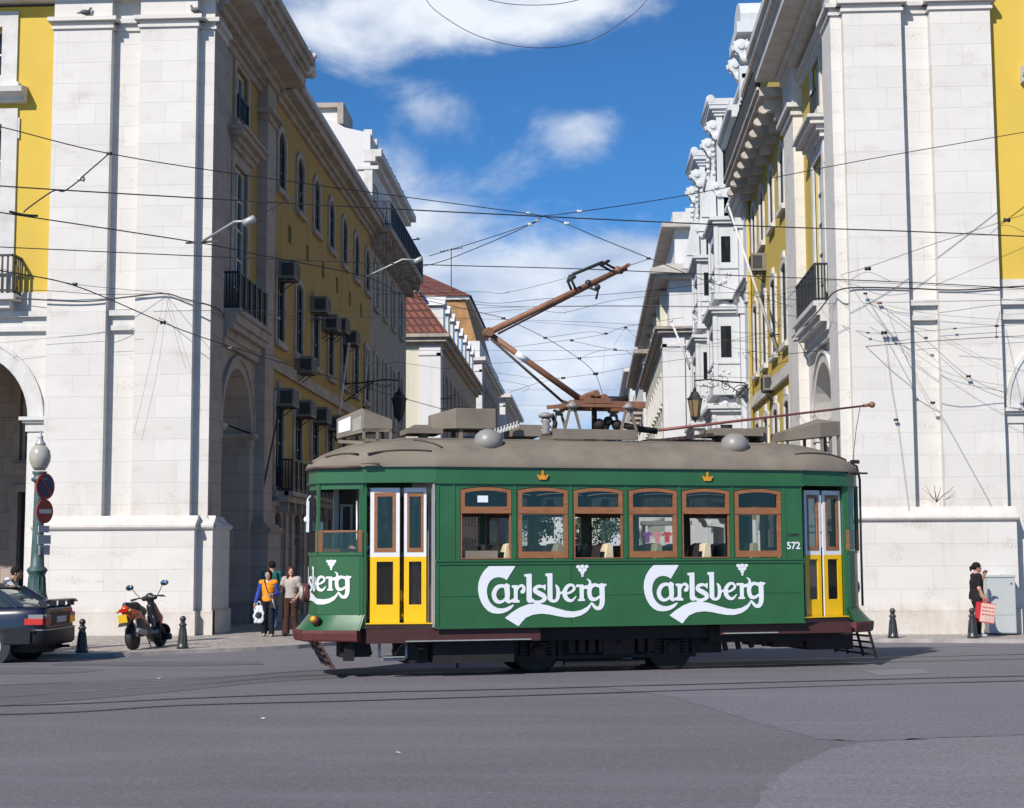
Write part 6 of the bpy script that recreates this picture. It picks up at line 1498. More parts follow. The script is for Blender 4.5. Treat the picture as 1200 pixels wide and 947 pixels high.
    b = MB(); b.box(-4.26,-4.18,1.60,1.68,0.8,2.86); b.box(-4.14,-4.10,1.70,1.74,1.3,2.6); b.box(-3.98,-3.94,1.74,1.78,1.3,2.6); b.box(-4.14,-3.94,1.72,1.76,2.56,2.6); b.build('inner_post', M['tramwhite'], root)
    b = MB(); b.box(-4.16,-3.9,1.78,1.80,0.8,2.86); b.build('inner_panel', M['interior'], root)
    # driver's desk and controller
    b = MB(); b.box(-4.35,-4.10,0.95,1.35,0.78,1.78); b.lathe([(0.13,0),(0.14,0.05),(0.12,0.12)], (-4.22,1.15,1.78), 16); b.bar((-4.22,1.15,1.93),(-4.05,1.0,1.95),0.03,0.03); b.build('controller', M['iron'], root)
    b = MB(); b.tube([(-4.05,0.55,0.8),(-4.05,0.55,2.9)], 0.02, 8); b.tube([(-3.05,0.35,0.9),(-3.05,0.35,2.7)], 0.018, 8); b.build('grab_pole', M['steel'], root)
    return root
GRID = mat('brown_grid_paint', (0.075,0.04,0.033), 0.6, 0.2, 8); AMB = mat('amber_lens', (0.75,0.33,0.02), 0.2, 0.05, 5); VENT = mat('grey_vent_paint', (0.25,0.235,0.22), 0.42, 0.08, 5, spec=0.5)
SIGN = mat('sign_backing', (0.30,0.29,0.24), 0.4, 0.1, 9); PINKPOLE = mat('faded_red_pole_paint', (0.22,0.075,0.065), 0.5, 0.15, 8)
TRAM = make_tram()
# ================================================================== PEOPLE
SK = mat('skin', (0.50,0.27,0.18), 0.5, 0.06, 12); SK2 = mat('darker_skin', (0.36,0.19,0.125), 0.5, 0.06, 12)
HB = mat('black_hair', (0.012,0.010,0.010), 0.8, 0.3, 25, 0.5, 90, spec=0.2); HBR = mat('brown_hair', (0.055,0.028,0.018), 0.8, 0.3, 25, 0.5, 90, spec=0.2)
EYEM = mat('dark_eye', (0.02,0.015,0.012), 0.2, 0.1, 5); LIP = mat('lip', (0.36,0.10,0.09), 0.5, 0.05, 5)
def cloth(name, c, v=0.15): return mat(name, c, 0.85, v, 9, 0.3, 60, spec=0.15)
def person(loc, rz, H, label, J=None, hair='bob', hairm=None, skin=None, top=None, topm=None, sleeve=0.5, sleevem=None, bottomm=None, flare=0.0, shoem=None, group=None, w=1.0, hem=0.50, top_d=0.010, res=0.013, fingers=True, head_rot=0.0, vest=None, simple=False):
    """facing local +y; joints as fractions of height"""
    skin = skin or SK; hairm = hairm or HB
    j = dict(hipL=(-0.052,0,0.52), hipR=(0.052,0,0.52), kneeL=(-0.055,0.012,0.285), kneeR=(0.055,0.012,0.285), ankL=(-0.055,-0.01,0.048), ankR=(0.055,-0.01,0.048),
             shL=(-0.103,0,0.808), shR=(0.103,0,0.808), elL=(-0.135,-0.012,0.635), elR=(0.135,-0.012,0.635), wrL=(-0.135,0.03,0.49), wrR=(0.135,0.03,0.49), pel=(0,0,0.545), chest=(0,0.0,0.72), neck=(0,0.0,0.845), head=(0,0.012,0.925), fL=0.0, fR=0.0)
    if J: j.update(J)
    S = lambda k: np.array(j[k], float)*H
    root = empty('person', loc, rz, label, 'person', group)
    if simple: res = 0.02
    def torso(P, o=0.0):
        pel, ch, nk = S('pel'), S('chest'), S('neck')
        d = s_ell(P, pel, (np.array((0.092*w,0.066,0.075))*H)+o)
        d = smin(d, s_ell(P, ch, (np.array((0.094*w,0.062,0.115))*H)+o), 0.06*H)
        d = smin(d, s_caps(P, pel, ch, 0.064*w*H+o, 0.066*w*H+o), 0.04*H)
        d = smin(d, s_caps(P, S('shL'), S('shR'), 0.036*H+o, 0.036*H+o), 0.03*H)
        return d
    def legs(P, o=0.0, fl=0.0):
        d = None
        for s in 'LR':
            t = s_caps(P, S('hip'+s), S('knee'+s), 0.053*H*w+o, 0.036*H+o); c = s_caps(P, S('knee'+s), S('ank'+s), 0.036*H+o, (0.024+fl)*H+o)
            q = smin(t, c, 0.015*H); d = q if d is None else np.minimum(d, q)
        return d
    def arms(P, o=0.0, upto=1.0):
        d = None
        for s in 'LR':
            sh, el, wr = S('sh'+s), S('el'+s), S('wr'+s)
            if upto <= 0.5: q = s_caps(P, sh, sh+(el-sh)*min(1, upto*2*0.95), 0.034*H+o, 0.030*H+o)
            else: q = smin(s_caps(P, sh, el, 0.031*H+o, 0.025*H+o), s_caps(P, el, el+(wr-el)*min(1, (upto-0.5)*2), 0.025*H+o, 0.018*H+o), 0.01*H)
            d = q if d is None else np.minimum(d, q)
        return d
    def bodyf(P):
        d = smin(torso(P), legs(P), 0.03*H); d = smin(d, arms(P), 0.02*H)
        d = smin(d, s_caps(P, S('chest')+np.array((0,0,0.06*H)), S('head')-np.array((0,0.008*H,0.03*H)), 0.036*H, 0.029*H), 0.02*H)
        for s in 'LR':
            a = S('ank'+s); an = j['f'+s]; f = np.array((math.sin(an)*-1, math.cos(an), 0)); d = smin(d, s_caps(P, a-np.array((0,0,0.022*H)), a+f*0.095*H-np.array((0,0,0.034*H)), 0.020*H, 0.013*H), 0.015*H)
        return d
    Pn = np.array([S(k) for k in j if isinstance(j[k], tuple)]); lo = Pn.min(0)-0.12*H; hi = Pn.max(0)+0.12*H; lo[2] = -0.03
    V, F = surf(bodyf, lo, (hi[0], hi[1], S('neck')[2]+0.05*H), res)
    Vs, Fs = [V], [F]; off = len(V)
    def addp(V, F):
        nonlocal off
        Vs.append(V); Fs.append(F+off); off += len(V)
    # head
    hc = S('head'); ch_, sh_ = math.cos(head_rot), math.sin(head_rot)
    def hl(P): q = P-hc; return np.stack([q[:,0]*ch_+q[:,1]*sh_, -q[:,0]*sh_+q[:,1]*ch_, q[:,2]], 1)/H
    def headf(P):
        q = hl(P); d = s_ell(q, (0,0,0.012), (0.046,0.056,0.052)); d = smin(d, s_ell(q, (0,0.014,-0.025), (0.036,0.042,0.042)), 0.02)
        d = smin(d, s_caps(q, (0,0.052,0.004), (0,0.066,-0.016), 0.004, 0.008), 0.006); d = smin(d, s_ell(q, (0,0.045,-0.056), (0.016,0.014,0.012)), 0.012)
        for s in (-1,1):
            d = smin(d, s_ell(q, (s*0.046,-0.004,-0.008), (0.006,0.012,0.018)), 0.003); d = -smin(-d, s_ell(q, (s*0.018,0.064,0.004), (0.011,0.012,0.007)), 0.006)
        d = smin(d, s_caps(q, (-0.010,0.052,-0.036), (0.010,0.052,-0.036), 0.006, 0.006), 0.003)
        d = smin(d, s_caps(q, (0,-0.006,-0.03), (0,-0.012,-0.085), 0.030, 0.028), 0.012)
        return d*H
    addp(*surf(headf, hc-0.1*H, hc+0.095*H, 0.008 if not simple else 0.015))
    # hands
    if not simple:
        for s, sx in (('L',-1),('R',1)):
            wr, el = S('wr'+s), S('el'+s); d0 = (wr-el)/np.linalg.norm(wr-el)
            side = np.cross(d0, np.array((sx*1.0,0,0))); side = side/np.linalg.norm(side) if np.linalg.norm(side) > 0.2 else np.array((0,1.0,0)); nrm = np.cross(d0, side); nrm /= np.linalg.norm(nrm)
            if nrm[0]*sx > 0: nrm = -nrm            # palm towards the body
            k = H*0.105
            def hf(P, wr=wr, d0=d0, side=side, nrm=nrm, k=k):
                d = s_caps(P, wr-d0*0.02, wr+d0*k*0.12, 0.017*H, 0.016*H)
                for i in range(4):
                    o_ = side*(0.32-0.215*i)*k*0.62; a = wr+d0*k*0.1+o_*0.7; b_ = wr+d0*k*0.5+o_
                    d = smin(d, s_caps(P, a, b_, 0.011*H, 0.0085*H), 0.008)
                    l = (0.46,0.52,0.48,0.38)[i]*k; c = b_+(d0*0.82+nrm*0.5)*l*0.55; e = c+(d0*0.45+nrm*0.85)*l*0.45
                    d = np.minimum(d, np.minimum(s_caps(P, b_, c, 0.0056*H, 0.005*H), s_caps(P, c, e, 0.005*H, 0.0042*H)))
                a = wr+d0*k*0.16+side*0.02; b_ = a+(side*0.6+d0*0.6+nrm*0.35)*k*0.33; c = b_+(d0*0.85+nrm*0.4)*k*0.24
                return smin(d, np.minimum(s_caps(P, a, b_, 0.008*H, 0.0065*H), s_caps(P, b_, c, 0.0065*H, 0.005*H)), 0.004)
            m_ = wr+d0*k*0.5; addp(*surf(hf, m_-0.10, m_+0.10, 0.0048))
    V = np.concatenate(Vs); F = np.concatenate(Fs)
    body = mesh_obj('body', V, F, skin, root)
    def garment(name, fn, lo_, hi_, m):
        V, F = surf(fn, lo_, hi_, res); return mesh_obj(name, V, F, m, root) if len(F) else None
    o = top_d
    hz, nz = hem*H, S('neck')[2]+0.004*H
    def fold(P, a=0.0025): return a*np.sin(P[:,2]*70+P[:,0]*45+3*np.sin(P[:,1]*30))
    def shirt(P):
        d = torso(P, o); 
        if not sleevem: d = smin(d, arms(P, o, sleeve), 0.02*H)
        d = smin(d, s_caps(P, S('pel'), S('pel')+np.array((0,0,-0.02*H)), 0.075*w*H+o, 0.078*w*H+o), 0.03*H)
        nk = S('neck'); d = np.maximum(d, hz-P[:,2]); d = np.maximum(d, -(np.sqrt((P[:,0]-nk[0])**2+((P[:,1]-nk[1]-0.03*H)*0.8)**2+(P[:,2]-nz)**2)-0.045*H)) 
        return d + fold(P)
    garment('shirt', shirt, lo, (hi[0], hi[1], S('neck')[2]+0.03*H), topm)
    if sleevem: garment('sleeves', lambda P: np.maximum(arms(P, o+0.001, sleeve), -(np.abs(P[:,0]-S('chest')[0])-0.075*H)) + fold(P), lo, hi, sleevem)
    if vest is not None: garment('vest', lambda P: np.maximum(np.maximum(torso(P, o+0.008), hz-P[:,2]), P[:,2]-(nz-0.01*H)), lo, hi, vest)
    def trousers(P):
        d = smin(legs(P, 0.008, flare), s_ell(P, S('pel'), np.array((0.094*w,0.074,0.085))*H+0.008), 0.02*H)
        d = np.maximum(d, P[:,2]-(S('pel')[2]+0.045*H)); return np.maximum(d, 0.03*H-P[:,2]+np.minimum(0, 0)) + fold(P, 0.003)
    garment('trousers', trousers, (lo[0], lo[1], 0.0), (hi[0], hi[1], S('pel')[2]+0.08*H), bottomm)
    def shoes(P):
        d = None
        for s in 'LR':
            a = S('ank'+s); an = j['f'+s]; f = np.array((-math.sin(an), math.cos(an), 0)); q = s_caps(P, a-f*0.012*H-np.array((0,0,0.020*H)), a+f*0.10*H-np.array((0,0,0.030*H)), 0.027*H, 0.019*H); d = q if d is None else np.minimum(d, q)
        return np.maximum(d, 0.001-P[:,2])
    garment('shoes', shoes, (lo[0], lo[1], -0.02), (hi[0], hi[1], 0.12*H), shoem or M['iron'])
    def hairf(P):
        q = hl(P); d = s_ell(q, (0,-0.006,0.016), (0.054,0.062,0.058)); d = np.maximum(d, -(s_ell(q, (0,0.065,-0.03), (0.040,0.045,0.062))))
        if hair == 'short': d = np.maximum(d, -(q[:,2]-q[:,1]*0.75+0.012))
        if hair == 'bob':
            d = smin(d, s_ell(q, (0,-0.018,-0.02), (0.056,0.046,0.062)), 0.01); d = np.maximum(d, -(s_ell(q, (0,0.060,-0.025), (0.040,0.050,0.064))))
        if hair == 'long':
            d = smin(d, s_ell(q, (0,-0.022,-0.045), (0.056,0.040,0.09)), 0.015)
            for s in (-1,1): d = smin(d, s_caps(q, (s*0.044,0.004,0), (s*0.050,0.012,-0.10), 0.018, 0.015), 0.01)
            d = np.maximum(d, -(s_ell(q, (0,0.065,-0.03), (0.036,0.045,0.07))))
        if hair == 'bun':
            d = np.maximum(d, -(q[:,2]-q[:,1]*0.75+0.016)); d = smin(d, s_ell(q, (0,-0.072,-0.006), (0.026,0.026,0.028)), 0.01); d = smin(d, s_caps(q, (0,-0.075,-0.01), (0,-0.085,-0.05), 0.018, 0.008), 0.008)
        return (d + 0.0012*np.sin(q[:,0]*500+q[:,2]*90))*H
    V, F = surf(hairf, hc-0.16*H, hc+0.1*H, 0.009 if not simple else 0.016); mesh_obj('hair', V, F, hairm, root)
    if not simple:
        def hp_(x, y, z): x, y, z = x*H, y*H, z*H; return (hc[0]+x*ch_-y*sh_, hc[1]+x*sh_+y*ch_, hc[2]+z)
        for s in (-1, 1): b = MB(); b.ball(hp_(s*0.018,0.051,0.004), 0.0065*H, 0, 8, (1.2,0.6,0.7)); b.build('eye', EYEM, root)
        b = MB(); b.ball(hp_(0,0.0555,-0.036), 0.010*H, 0, 8, (1.3,0.35,0.35)); b.build('mouth', LIP, root)
    return root, S
def bag_mesh(name, parent_root, mats, loc, w, h, d, rz, label, cat, handles=True, soft=False, marks=None, rnd_seed=1):
    root = empty(name, loc, rz, label, cat)
    def f(P):
        t = (P[:,2]+h/2)/h; q = P.copy()
        if soft: q[:,0] = q[:,0]/(0.6+0.4*np.sin(np.clip(t,0,1)*2.6+0.5)) + 0.012*np.sin(P[:,2]*40); q[:,1] = q[:,1]/(0.55+0.5*np.sin(np.clip(t,0,1)*2.8+0.3))
        return s_box(q, (0,0,0), (w/2,d/2,h/2), 0.02)+0.004*np.sin(P[:,0]*60+P[:,2]*35)
    V, F = surf(f, (-w,-d,-h*0.6), (w,d,h*0.6), 0.012); mesh_obj('bag_body', V, F, mats[0], root)
    b = MB()
    for s in (-1, 1): b.tube([(-w*0.22,s*d*0.3,h*0.46),(-w*0.15,s*d*0.2,h*0.62),(0,s*0.01,h*0.72),(w*0.15,s*d*0.2,h*0.62),(w*0.22,s*d*0.3,h*0.46)], 0.009, 6)
    b.build('handle', mats[1], root)
    return root
def make_people():
    CT = cloth
    blk = CT('black_trouser_cloth', (0.015,0.015,0.022)); 
    # woman in the orange top
    y = 33.9; x = (313-690)/1774*y
    root, S = person((x, y, 0), R(186), 1.49, 'woman in an orange top with blue sleeves, carrying a white bag',
        dict(kneeL=(-0.05,0.04,0.285), ankL=(-0.06,0.06,0.048), ankR=(0.06,-0.05,0.055), elR=(0.15,0.0,0.635), wrR=(0.19,0.04,0.50), elL=(-0.13,-0.02,0.64), wrL=(-0.06,0.10,0.615)),
        hair='bob', topm=CT('orange_knit', (0.75,0.27,0.02)), sleevem=CT('blue_sleeve_cloth', (0.035,0.065,0.33)), sleeve=0.95, bottomm=blk, flare=0.012, w=1.0, hem=0.525, head_rot=R(-15), shoem=CT('pale_shoe', (0.4,0.3,0.24)))
    b = MB(); b.tube([(0.085,0.105,1.24),(0.02,0.125,1.05),(-0.08,0.13,0.86),(-0.13,0.08,0.80),(-0.12,-0.10,0.9),(0.02,-0.13,1.15),(0.085,-0.02,1.27),(0.085,0.105,1.24)], 0.011, 6); b.build('bag_strap', M['iron'], root)
    b = MB(); 
    def rp(p): q = Matrix.Rotation(R(186), 3, 'Z') @ Vector(p); return (q.x+x, q.y+y, q.z)
    c = rp((-0.12,0.10,0.74)); o = empty('shoulder_bag', c, R(186), 'small dark shoulder bag with a silver edge at the hip of the woman in orange', 'bag')
    b.box(-0.06,0.06,-0.05,0.05,-0.11,0.10); b.build('bag_body', M['iron'], o, bevel=0.015); b = MB(); b.tube([(0.03,0.06,0.12),(-0.02,0.07,0.0),(-0.05,0.06,-0.12)], 0.014, 6); b.build('trim', M['galv'], o)
    c = rp((0.20,0.05,0.50)); plast = mat('white_plastic_film', (0.62,0.64,0.68), 0.35, 0.1, 12, 0.3, 25)
    o = bag_mesh('plastic_bag', None, (plast, plast), c, 0.24, 0.40, 0.12, R(186), 'white plastic carrier bag with a dark round emblem, held by the woman in orange', 'bag', soft=True)
    b = MB(); b.lathe([(0.045,0),(0.075,0.001),(0.075,0.006),(0.045,0.007)], (0.0,0.062,-0.02), 20, axis=(0,1,0)); b.tube([(-0.05,0.07,0.0),(0,0.072,-0.05),(0.05,0.07,-0.01)], 0.012, 6); b.build('emblem', M['iron'], o)
    # woman in the beige t-shirt
    y = 34.1; x = (340-690)/1774*y
    person((x, y, 0), R(170), 1.57, 'woman in a beige t-shirt and flared brown trousers with long brown hair',
        dict(kneeR=(0.055,0.03,0.285), ankR=(0.065,0.03,0.048), ankL=(-0.07,-0.04,0.05), elR=(0.16,0.02,0.66), wrR=(0.205,0.10,0.575), elL=(-0.145,-0.02,0.635), wrL=(-0.10,0.08,0.53)),
        hair='long', hairm=HBR, topm=CT('beige_knit', (0.40,0.34,0.30)), sleeve=0.28, bottomm=CT('brown_trouser_cloth', (0.060,0.028,0.020)), flare=0.026, hem=0.54, head_rot=R(20), w=0.95)
    # person in teal seen from behind
    y = 36.6; x = (317-690)/1774*y
    root, S = person((x, y, 0), R(12), 1.68, 'person in a teal shirt and jeans walking away behind the woman in orange',
        dict(ankL=(-0.05,0.05,0.05), kneeL=(-0.05,0.05,0.285), ankR=(0.055,-0.06,0.06)), hair='short', topm=CT('teal_cloth', (0.012,0.13,0.12)), sleeve=0.4, bottomm=CT('denim', (0.045,0.085,0.20)), hem=0.50, w=1.12)
    b = MB(); b.tube([(0.12,-0.10,1.40),(0.10,-0.16,1.2),(0.16,-0.16,0.95),(0.2,-0.1,0.8)], 0.02, 6); b.box(0.12,0.26,-0.2,0.02,0.62,0.92); b.build('shoulder_bag', M['iron'], root)
    # woman by the cabinet
    y = 33.25; x = (1133-690)/1774*y
    root, S = person((x, y, 0), R(-86), 1.60, 'woman in black with tied back hair and a raised hand, beside the grey cabinet',
        dict(elL=(-0.11,0.09,0.70), wrL=(-0.03,0.12,0.83), elR=(0.125,-0.005,0.645), wrR=(0.12,0.06,0.515), ankL=(-0.045,0.03,0.048), kneeL=(-0.05,0.04,0.285)),
        hair='bun', topm=CT('black_cotton', (0.018,0.016,0.018)), sleeve=0.36, bottomm=CT('dark_trouser_cloth', (0.022,0.022,0.024)), hem=0.50, w=1.22, shoem=CT('light_sole_shoe', (0.42,0.40,0.38)))
    def rp2(p): q = Matrix.Rotation(R(-86), 3, 'Z') @ Vector(p); return (q.x+x, q.y+y, q.z)
    c = rp2((0.21,0.10,0.53)); red = CT('red_paper', (0.50,0.035,0.045), 0.08); pale = CT('printed_bag_front', (0.62,0.42,0.36), 0.08)
    o = empty('shopping_bag', c, R(-8), 'red and cream paper shopping bag with red lettering, held low by the woman in black', 'bag')
    b = MB(); b.box(-0.20,0.20,-0.075,0.075,-0.22,0.20); b.build('bag_body', red, o)
    b = MB(); b.box(-0.10,0.195,-0.082,-0.077,-0.20,0.19); b.build('front_panel', pale, o)
    b = MB(); rnd = random.Random(8)
    for r_ in range(3):
        for k in range(4):
            xx = -0.07+k*0.065; zz = 0.10-r_*0.075; b.tube([(xx,-0.086,zz),(xx+0.015,-0.086,zz+0.03),(xx+0.03,-0.086,zz-0.01),(xx+0.05,-0.086,zz+0.02)], 0.007, 5)
    b.build('lettering', red, o)
    b = MB(); b.tube([(-0.09,-0.05,0.2),(-0.05,-0.03,0.28),(0.05,-0.03,0.28),(0.09,-0.05,0.2)], 0.006, 5); b.tube([(-0.09,0.05,0.2),(-0.05,0.03,0.28),(0.05,0.03,0.28),(0.09,0.05,0.2)], 0.006, 5); b.build('handle', red, o)
    o.rotation_euler = (0, R(8), R(-8))
    # man behind the car
    y = 28.9; x = (2-690)/1774*y
    person((x, y, 0), R(-80), 1.70, 'man in a white shirt and grey vest leaning forward behind the dark blue car',
        dict(pel=(0,-0.05,0.54), chest=(0,0.0,0.70), neck=(0,0.045,0.81), head=(0,0.085,0.88), shL=(-0.11,0.01,0.785), shR=(0.11,0.01,0.785), elL=(-0.13,0.10,0.66), elR=(0.13,0.12,0.67), wrL=(-0.10,0.24,0.60), wrR=(0.10,0.26,0.60), hipL=(-0.05,-0.05,0.52), hipR=(0.05,-0.05,0.52)),
        hair='short', skin=SK2, topm=CT('white_shirt_cotton', (0.62,0.62,0.65)), vest=CT('grey_vest_wool', (0.14,0.14,0.17)), sleeve=0.95, bottomm=blk, hem=0.5)
    # the driver inside the cab
    p = TRAM.matrix_world if False else None
    q = TO + TU*(-3.62) + TN*1.0
    person((q.x, q.y, 0.78), TA+R(90), 1.66, 'tram driver in a dark blue jacket standing at the controls in the cab',
        dict(elL=(-0.13,0.09,0.66), elR=(0.13,0.07,0.66), wrL=(-0.05,0.235,0.665), wrR=(0.08,0.225,0.655)), hair='short', skin=SK2, topm=CT('navy_jacket', (0.018,0.022,0.05)), sleeve=0.93, bottomm=blk, hem=0.5)
make_people()
# ================================================================== STREET FURNITURE
def bollards():
    prof = [(0.115,0),(0.115,0.05),(0.10,0.07),(0.092,0.14),(0.075,0.30),(0.062,0.40),(0.058,0.44),(0.078,0.455),(0.078,0.475),(0.05,0.49),(0.045,0.505),(0.062,0.515),(0.03,0.525)]
    src = None
    data = [((92,28.3), 'black iron bollard with a ball top behind the rear of the dark blue car'), ((212,29.55), 'black iron bollard with a ball top beside the front wheel of the scooter'),
            ((1037,32.8), 'black iron bollard standing alone just beyond the rear end of the tram'), ((1127,32.75), 'black iron bollard in front of the woman in black')]
    for (px, y), lb in data:
        if src is None:
            r = empty('bollard', (0,0,0)); b = MB(); b.lathe(prof, (0,0,0), 20); 
            for k in range(8): a = k*math.pi/4; b.bar((0.098*math.cos(a),0.098*math.sin(a),0.09),(0.066*math.cos(a),0.066*math.sin(a),0.38),0.012,0.012)
            b.build('shaft', M['darkiron'], r); b = MB(); b.ball((0,0,0.575), 0.062, 0, 18); b.build('ball_top', M['darkiron'], r); src = r; o = r
        else: o = copy_tree(src)
        o.location = ((px-690)/1774*y, y, 0); o.rotation_euler = (0,0,px); tag(o, lb, 'bollard', 'iron bollards along the kerb')
bollards()
def lamp_post():
    y = 28.75; x = (36-690)/1774*y; o = empty('lamp_post', (x,y,0), 0, 'green cast iron lamp post with a frosted urn lamp, carrying traffic signs, beside the arcade', 'lamp post')
    b = MB(); b.lathe([(0.36,0),(0.36,0.12),(0.30,0.16),(0.30,0.55),(0.34,0.62),(0.33,0.75),(0.27,0.85),(0.23,0.95),(0.19,1.08),(0.165,1.2),(0.15,1.45),(0.175,1.5),(0.20,1.54),(0.175,1.58),(0.13,1.62),(0.12,1.9),(0.105,2.3),(0.095,3.0),(0.09,3.25)], (0,0,0), 24)
    for k in range(12): a = k*math.pi/6; b.bar((0.17*math.cos(a),0.17*math.sin(a),1.12),(0.15*math.cos(a),0.15*math.sin(a),1.42),0.02,0.02)
    b.build('post', M['lampgreen'], o)
    b = MB(); b.lathe([(0.09,3.22),(0.15,3.26),(0.16,3.30),(0.10,3.34),(0.13,3.40),(0.14,3.44)], (0,0,0), 20); b.build('lamp_cup', M['lampgreen'], o)
    b = MB(); b.lathe([(0.10,3.46),(0.15,3.53),(0.195,3.64),(0.205,3.74),(0.185,3.84),(0.13,3.92),(0.09,3.95)], (0,0,0), 28); b.build('globe', M['lens'], o)
    b = MB(); b.lathe([(0.10,3.94),(0.10,3.98),(0.06,4.03),(0.045,4.08),(0.055,4.11),(0.025,4.15),(0.008,4.24)], (0,0,0), 16); b.build('finial', M['galv'], o)
    # signs on the post
    red = mat('sign_red', (0.33,0.025,0.02), 0.5, 0.12, 6); blue = mat('sign_blue', (0.015,0.025,0.11), 0.5, 0.12, 6); wh = mat('sign_white', (0.60,0.58,0.58), 0.5, 0.08, 6)
    ang = R(69); d = Vector((math.sin(ang), -math.cos(ang), 0)); side = Vector((math.cos(ang), math.sin(ang), 0))
    def disc(mb, c, r, t, m=0): mb.lathe([(r*0.3,0),(r,0),(r,t),(r*0.3,t)], c, 36, m, axis=d, sm=False)
    base = Vector((x,y,0)) + d*0.11 + side*0.03
    p = base + Vector((0,0,3.15)); s1 = empty('traffic_sign', p, 0, 'round blue and red no parking sign, the upper disc on the lamp post', 'sign', 'signs on the lamp post'); b = MB(); disc(b, (0,0,0), 0.255, 0.02); b.build('plate', red, s1)
    b = MB(); disc(b, d*0.021, 0.205, 0.004); b.build('field', blue, s1)
    b = MB(); b.bar(side*-0.15+Vector((0,0,0.15))+d*0.028, side*0.15+Vector((0,0,-0.15))+d*0.028, 0.05, 0.006, up=d); b.build('slash', red, s1)
    p = base + Vector((0,0,2.67)); s2 = empty('traffic_sign', p, 0, 'round red no entry sign with a white bar, the lower disc on the lamp post', 'sign', 'signs on the lamp post'); b = MB(); disc(b, (0,0,0), 0.23, 0.02); b.build('plate', red, s2)
    b = MB(); b.bar(side*-0.17+d*0.024, side*0.17+d*0.024, 0.08, 0.006, up=d); b.build('white_bar', wh, s2)
    for k, (z, w, h, off, lb) in enumerate(((2.33,0.30,0.13,0.0,'upper of the small white text plates under the no entry sign'),(2.13,0.36,0.17,0.02,'middle and widest of the small white text plates on the lamp post'),(1.93,0.30,0.19,0.03,'lowest of the small white text plates on the lamp post'))):
        p = base + Vector((0,0,z)) + side*off; s3 = empty('text_plate', p, 0, lb, 'sign', 'signs on the lamp post'); b = MB(); b.obox((0,0,0), side*w/2, d*0.006, Vector((0,0,h/2))); b.build('plate', wh, s3)
        b = MB()
        for i in range(3):
            zz = h*0.28-i*0.045
            for q in range(5): b.obox(side*(-w*0.38+q*w*0.18)+d*0.008+Vector((0,0,zz)), side*w*0.07, d*0.001, Vector((0,0,0.006)))
        b.build('small_print', M['wire_grey'], s3)
lamp_post()
def cabinet():
    x0, x1 = (1146-690)/1774*33.9, (1177-690)/1774*33.9; o = empty('utility_cabinet', ((x0+x1)/2,34.1,0), 0, 'pale grey metal utility cabinet against the stone plinth, beside the woman in black', 'cabinet'); rel = tuple(o.location)
    gm = mat('pale_cabinet_paint', (0.42,0.445,0.44), 0.5, 0.06, 3, dirt=(0.3,0.3,0.28), dirtamt=0.4, dscale=3)
    b = MB(); b.box(x0, x1, 33.9, 34.32, 0.04, 1.26); b.build('casing', gm, o, rel, bevel=0.01)
    b = MB(); b.box(x0-0.02, x1+0.02, 33.88, 34.32, 1.26, 1.30); b.box(x0+0.35,x0+0.5,33.9,34.2,1.30,1.315); b.build('lid', gm, o, rel)
    b = MB(); b.box(x0+0.02, x1-0.02, 33.893, 33.90, 0.44, 1.24); b.build('upper_door', gm, o, rel); b = MB(); b.box(x0+0.02, x1-0.02, 33.893, 33.90, 0.06, 0.40); b.build('lower_door', gm, o, rel)
    b = MB(); b.box(x1-0.10, x1-0.07, 33.885, 33.9, 1.10, 1.14); b.build('lock', M['iron'], o, rel)
cabinet()
